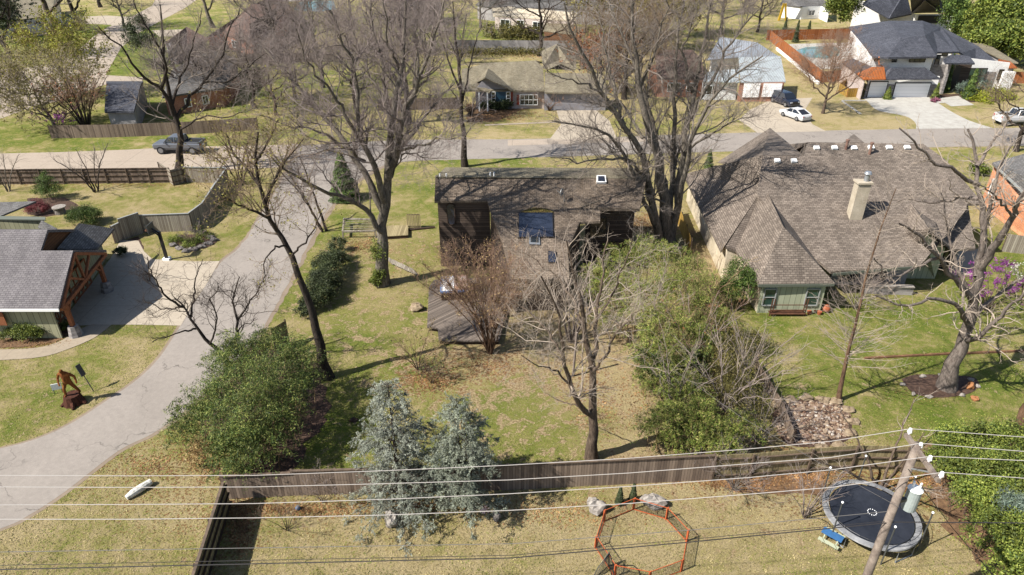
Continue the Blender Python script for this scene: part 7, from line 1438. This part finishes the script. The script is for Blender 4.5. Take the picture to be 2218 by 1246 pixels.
cone_plant('shrub', 'small green shrub between the two garage doors', 1921, 215, 1.9, .8, 2000, 'leaf_bright', 140, .12, 'shrub'); cone_plant('shrub', 'small pointed shrub beside the pink flowers', 2024, 214, 2.4, .7, 1800, 'leaf_bright', 141, .12, 'shrub')
leafy('ground_cover', 'lime yellow ground cover bed before the modern house', 'ground cover', G(2140, 212), [L(2120, 206, .4, 2.4, .5), L(2150, 204, .4, 2.6, .5), L(2176, 208, .4, 1.8, .5), L(2130, 216, .2, 2.2, .4)], 9000, .12, 'leaf_lime', 142, .5, 30)
leafy('weeping_shrub', 'weeping blue green shrub under the modern house window', 'shrub', G(2090, 196), [L(2090, 185, 1.6, 1.0, .9)], 2000, .12, 'leaf_bluegreen', 143, .3, 20, hang=.6); leafy('weeping_shrub', 'weeping blue green shrub beside the right white wall of the modern house', 'shrub', G(2134, 198), [L(2134, 186, 1.6, 1.1, .9)], 2000, .12, 'leaf_bluegreen', 144, .3, 20, hang=.6)
leafy('flower_bed', 'small patch of pink flowers at the driveway corner', 'flowers', G(2028, 219), [L(2027, 218, .2, .8, .2)], 900, .1, 'leaf_pink', 145, .6, 12)
leafy('bush', 'long dark bush row before the ranch house door', 'bush', G(1085, 238), [L(1065, 228, .6, 1.4, .7), L(1082, 226, .7, 1.5, .8), L(1098, 228, .6, 1.2, .7), L(1050, 230, .5, 1.0, .5)], 7000, .11, 'leaf_dark', 146, .5, 26, 20)
multi_stem('bare_shrub', 'orange twigged shrub before the grey wing of the ranch house', G(1190, 240), 16, 2.2, 2.4, .04, 'bark_rust', 'twig_rust', scale_levels(LV_SM, .8, .6, 2), 147, cat='shrub')
multi_stem('bare_shrub', 'dark bare shrub hiding the porch of the ranch house', G(1020, 250), 16, 3.0, 3.0, .05, 'bark_dark', 'twig_lilac', scale_levels(LV_SM, .9, .6, 2), 148, cat='shrub')
leafy('bush', 'green bushes before the far white roofed house', 'bush', G(1130, 88), [L(1080, 70, 1, 3.5, 1.6), L(1120, 74, 1, 4, 1.6), L(1165, 76, 1, 3.5, 1.6)], 7000, .22, 'leaf_olive', 149, .5, 26)
leafy('bush', 'green shrub on the lawn by the grey gabled roofs', 'bush', G(545, 170), [L(545, 166, 1.0, 2.0, 1.4)], 3000, .16, 'leaf_evergreen', 150, .5, 26)
leafy('bush', 'dark low shrubs against the white wall at the top left', 'bush', G(60, 66), [L(50, 60, .8, 2.4, .9), L(70, 58, .8, 2.6, .9), L(96, 58, .6, 2.0, .7)], 4000, .16, 'leaf_dark', 151, .5, 26)
leafy('bush', 'dry golden grass clump at the corner of the top left house', 'bush', G(48, 76), [L(48, 72, .6, 1.6, .8)], 1600, .16, 'leaf_straw', 152, .2, 26)
leafy('bush', 'green bush on the strip beside the right brick house', 'bush', G(2120, 372), [L(2120, 368, .6, 1.0, .7)], 2500, .1, 'leaf_bright', 153, .5, 26)
rngv = np.random.default_rng(5); C = []
for k in range(26): c = G(990 + k * 9.6, 112, 2.2); C.append(rngv.normal(0, [.9, .5, .35], (230, 3)) + np.array(c))
v, q = leaves_mesh(rngv, np.concatenate(C), .16, .4); o = make_obj('hanging_ivy', v, q, 'leaf_olive', None, (0, 0, 0)); tag(o, 'dry ivy hanging along the top of the long grey wall', 'ivy')
# blue atlas cedars in front of the fence
def blue_cedar(label, b, H, spread, seed, mat, lean=(0, 0), n=150):
    rng = np.random.default_rng(seed); t_ = thing('blue_cedar', b, label, 'tree', 'blue cedars before the foreground fence'); b = np.array(b, float)
    tp = np.array([b + [0, 0, -.1], b + [lean[0] * .3, lean[1] * .3, H * .35], b + [lean[0] * .7, lean[1] * .7, H * .7], b + [lean[0], lean[1], H]]); tk = resample(tp, 12)[None]; tr0 = np.linspace(.13, .015, 12)[None]; v, q = tubes(tk, tr0, 8); make_obj('trunk', v, q, 'bark_dark', t_, b, True)
    f = np.sort(rng.random(n)) ** .9 * .93 + .05; i = f * 11; i0 = i.astype(int); s = tk[0][i0] + (tk[0][np.minimum(i0 + 1, 11)] - tk[0][i0]) * (i - i0)[:, None]; a = rng.uniform(0, 6.283, n) ; Ls = spread * ((1 - f) ** .55) * .92 * rng.uniform(.35, 1.2, n) + .15; K = 7; P = np.zeros((n, K, 3))
    for k in range(K): u = k / (K - 1); P[:, k] = s + np.stack([np.cos(a) * Ls * u, np.sin(a) * Ls * u, Ls * (.32 * u - .5 * u ** 2)], 1) + rng.normal(0, .04, (n, 3)) * (k > 0)
    r1 = (.012 + .016 * Ls / spread)[:, None] * np.linspace(1, .3, K); A_, ra = spawn(rng, P, r1, 7, .2, 55, .55, .6, 4, .16, -.10, .005, flat=.4); B_, rb_ = spawn(rng, A_, ra, 9, .1, 50, .2, .6, 2, .2, -.12, .004)
    v, q = merge([tubes(P, r1, 4), tubes(A_, ra, 3)]); make_obj('branches', v, q, 'bark_dark', t_, b)
    pts = np.concatenate([B_.reshape(-1, 3), A_[:, 1:].reshape(-1, 3), P[:, 3:].reshape(-1, 3)]); i = rng.integers(0, len(pts), 140000); C = pts[i] + rng.normal(0, .02, (len(i), 3)); v, q = leaves_mesh(rng, C, .034, .3); make_obj('needles', v, q, mat, t_, b)
bc = G(868, 1092); blue_cedar('left blue cedar, silvery blue, in front of the long fence', bc, V(848, 828, bc.y).z - .1, 3.3, 201, 'leaf_cedar', (0, .1), 150)
bc = G(1000, 1098); blue_cedar('right blue cedar, greener, in front of the long fence', bc, V(990, 862, bc.y).z - .1, 3.2, 202, 'leaf_cedar_green', (0, .1), 140)
# fallen leaves and grass tufts
rng = np.random.default_rng(9); C = []
for px, py, sx, sy, n in ((640, 1105, 130, 14, 1500), (520, 1130, 24, 60, 1400), (880, 1095, 90, 14, 900), (1600, 1046, 80, 14, 1400), (1760, 1030, 70, 18, 1200), (450, 985, 40, 40, 1600), (930, 825, 45, 20, 800), (1060, 790, 60, 25, 700), (780, 530, 50, 20, 900), (1390, 480, 45, 20, 1200), (1380, 850, 60, 60, 500), (1200, 1110, 160, 30, 700), (1980, 1050, 50, 20, 700), (60, 742, 60, 8, 900), (1300, 900, 60, 40, 400), (330, 1010, 50, 20, 300), (900, 560, 80, 60, 500), (1170, 118, 110, 8, 900), (1080, 250, 60, 12, 600)):
    for k in range(n):
        c = G(rng.normal(px, sx * .6), rng.normal(py, sy * .6)); C.append((c.x, c.y, .03))
C = np.array(C); far = C[:, 1] > 70; v1, q1 = leaves_mesh(rng, C[~far], .055, .6, upb=1.5); v2, q2 = leaves_mesh(rng, C[far], .14, .6, upb=1.5); v, q = merge([(v1, q1), (v2, q2)]); o = make_obj('fallen_leaves', v, q, 'leaf_litter', None, (0, 0, 0)); tag(o, kind='stuff')

def inside(P, x, y):
    c = np.zeros(len(x), bool); j = len(P) - 1
    for i in range(len(P)):
        xi, yi, xj, yj = P[i][0], P[i][1], P[j][0], P[j][1]
        c ^= ((yi > y) != (yj > y)) & (x < (xj - xi) * (y - yi) / (yj - yi + 1e-12) + xi); j = i
    return c
n = 200000; yy = 20 + 50 * rng.random(n) ** 1.15; xx = (rng.random(n) * 2 - 1) * (yy * .86 + 6)
keep = blobs(DIRT, .05, xx, yy) + rng.normal(0, .12, n) < .42
for P_ in POLYS:
    bx = (xx > P_[:, 0].min()) & (xx < P_[:, 0].max()) & (yy > P_[:, 1].min()) & (yy < P_[:, 1].max()); ix = np.nonzero(bx)[0]
    if len(ix): keep[ix[inside(P_, xx[ix], yy[ix])]] = False
xx, yy = xx[keep], yy[keep]; gv_ = blobs(GREEN, .36, xx, yy) + rng.normal(0, .22, len(xx)) + .25 * np.sin(xx * 1.3 + 2 * np.sin(yy * .9)) * np.cos(yy * 1.1 + xx * .4)
for nm, mt, sel in (('dry_grass', 'blade_straw', gv_ < .42), ('green_grass', 'blade_green', gv_ >= .42)):
    C = np.stack([xx[sel], yy[sel], np.full(sel.sum(), .02)], 1); C[:, 2] += rng.uniform(0, .02, len(C)); v, q = leaves_mesh(rng, C, .042, .45, upb=1.3); o = make_obj(nm, v, q, mt, None, (0, 0, 0)); tag(o, kind='stuff')

# ------------------------------------------------------------------ far houses
def simple_house(name, label, rf_mat, wall_mat, pts, faces, wl, windows=(), inset=.5, cat='house'):
    h = thing(name, G(*[sum(p[i] for p in pts) / len(pts) for i in (0, 1)]), label, cat); roof(h, rf_mat, pts, faces, .25); skirt(h, wall_mat, [pts[i] for i in wl], inset=inset, closed=False)
    for (i, j, f0, f1, z0, z1) in windows:
        P = shrink([P3(pts[k]) for k in wl], inset); a, b = P[i], P[j]; window(h, a.lerp(b, f0), a.lerp(b, f1), z0, z1, off=.16, fw=.12)
    return h
simple_house('white_wall_house', 'long white walled house with a tan roof at the top left corner', 'shingle_tan', 'stucco', [(-60, 58, 3.4), (20, 46, 3.3), (115, 33, 3.3), (133, 22, 3.3), (118, -30, 6.5), (-60, -20, 6.5)], [(0, 1, 2, 5), (2, 3, 4), (2, 4, 5)], [0, 1, 2, 3], ((1, 2, .55, .68, 2.0, 2.7), (1, 2, .72, .86, 2.0, 2.7)))
simple_house('charcoal_roof_house', 'small low house with a plain charcoal roof behind the twiggy brown fence', 'shingle_charcoal', 'stucco_grey', [(226, 241, 2.8), (290, 241, 2.8), (304, 184, 4.8), (230, 184, 4.8), (310, 176, 3.5), (230, 176, 3.5)], [(0, 1, 2, 3), (3, 2, 4, 5)], [0, 1, 4])
simple_house('grey_gable_house', 'sprawling grey brown roofed house with several gables behind the large bare tree', 'shingle_grey', 'brick_red', [(350, 210, 2.8), (484, 190, 2.8), (516, 160, 2.8), (513, 126, 4.4), (471, 118, 4.0), (450, 105, 5.4), (422, 121, 4.0), (400, 137, 4.6), (373, 151, 3.0), (440, 150, 4.8)], [(0, 1, 9), (1, 2, 3, 9), (3, 4, 5, 9), (5, 6, 7, 9), (7, 8, 0, 9)], [0, 1, 2, 3], ((0, 1, .3, .4, .8, 2.0), (0, 1, .6, .7, .8, 2.0)))
simple_house('red_gable_house', 'small reddish roofed house with a grey gable front at the upper left', 'shingle_red', 'siding_grey', [(356, 93, 2.9), (368, 86, 4.6), (394, 97, 2.9), (404, 58, 4.6), (452, 84, 3.0), (446, 90, 2.9)], [(0, 1, 3), (1, 2, 5, 4, 3)], [0, 1, 2, 5], inset=.3)
simple_house('red_roof_house', 'large reddish hip roofed brick house at the top left of centre', 'shingle_red', 'brick_red', [(446, 81, 2.9), (480, 72, 3.0), (546, 92, 2.9), (574, 84, 2.9), (580, 78, 2.9), (626, 60, 3.0), (640, 26, 4.5), (600, 16, 6.2), (543, 10, 6.8), (521, 31, 5.6), (540, 52, 5.8), (600, -8, 4)], [(0, 1, 9), (1, 2, 10, 9), (2, 3, 4, 5, 7, 10), (5, 6, 7), (7, 8, 9, 10), (6, 11, 8, 7)], [0, 1, 2, 3, 5], ((1, 2, .3, .5, .8, 2.2), (2, 3, .3, .6, .8, 2.2)))
simple_house('grey_ranch_house', 'grey brown roof partly hidden by the bare tree at the top centre', 'shingle_grey', 'stucco_grey', [(860, 30, 3), (960, 26, 3), (950, -14, 6), (850, -10, 6)], [(0, 1, 2, 3)], [0, 1])
simple_house('white_roof_house', 'long house with a cream white roof strip and pale brick front at the top centre', 'stucco_cream', 'brick_pale', [(1068, 34, 3.0), (1246, 46, 3.0), (1250, 28, 3.9), (1100, 14, 4.2), (1066, 18, 3.6)], [(0, 1, 2, 3, 4)], [0, 1], ((0, 1, .08, .2, .6, 2.3), (0, 1, .3, .38, .2, 2.4), (0, 1, .5, .62, .6, 2.3)))
simple_house('tan_shed_house', 'tan roofed wing with a dark opening right of the cream white roof', 'shingle_tan', 'siding_cedar', [(1175, 66, 3.0), (1262, 78, 3.0), (1266, 60, 4.4), (1232, 52, 4.8), (1180, 50, 3.4)], [(0, 1, 2, 3, 4)], [0, 1])
simple_house('back_roof_house', 'wide grey roof crossing the top edge behind the cream white roof', 'shingle_grey', 'stucco_grey', [(1030, 10, 3.5), (1060, 14, 3.5), (1400, 26, 3.5), (1390, -10, 6.5), (1060, -14, 6.5)], [(0, 1, 2, 3, 4)], [0, 1, 2])
simple_house('small_white_house', 'small white house with a grey roof at the top edge left of the dark evergreen', 'shingle_grey', 'siding_white', [(1735, 14, 3.2), (1782, 12, 3.2), (1800, 22, 3.0), (1790, -14, 5.6), (1700, -12, 5.6), (1690, 10, 3.2)], [(0, 1, 3, 4, 5), (1, 2, 3)], [5, 0, 1, 2], ((1, 2, .35, .7, .9, 2.2),))
h = thing('white_gable_house', G(1960, 50), 'white house with a tall dark grey gable and open porch behind the modern house', 'house')
roof(h, 'shingle_charcoal', [(1868, 8, 6.5), (1926, 40, 3.4), (1975, 30, 3.6), (1962, -20, 8.5), (1900, -20, 8)], [(0, 1, 2, 3, 4)], .25)
roof(h, 'shingle_charcoal', [(1975, 27, 3.8), (2038, 25, 3.8), (2036, -6, 8.5), (1972, -8, 8.5)], [(0, 1, 2, 3)], .25)
roof(h, 'roof_blue_metal', [(1975, 27, 4.0), (2003, 0, 8.0), (2038, 26, 4.0)], [(0, 1, 2)], .2).data.materials[0] = MATS['trim_dark']
roof(h, 'shingle_charcoal', [(2038, 25, 3.8), (2080, 30, 3.6), (2066, -18, 7.5), (2030, -16, 8)], [(0, 1, 2, 3)], .25)
yw = G(1975, 30, 3.8).y + 1; m = MB(); a, b = V(1976, 52, yw), V(2060, 56, yw); m.panel([(a.x, yw, 0), (b.x, yw, 0), (b.x, yw, 3.6), (a.x, yw, 3.6)], -.3); m.build('wall', 'stucco', h); ppx(h, yw, 1983, 33, 2028, 50, 'trim_dark', 'porch_shade_panel', off=.3)  # dark panel on the wall paints the shade inside the open porch
a, b = V(1862, 40, yw + 2), V(1976, 50, yw + 2); m = MB(); m.panel([(a.x, yw + 6, 0), (b.x, yw + 1, 0), (b.x, yw + 1, 3.4), (a.x, yw + 6, 6.2)], -.3); m.build('wall', 'stucco', h)
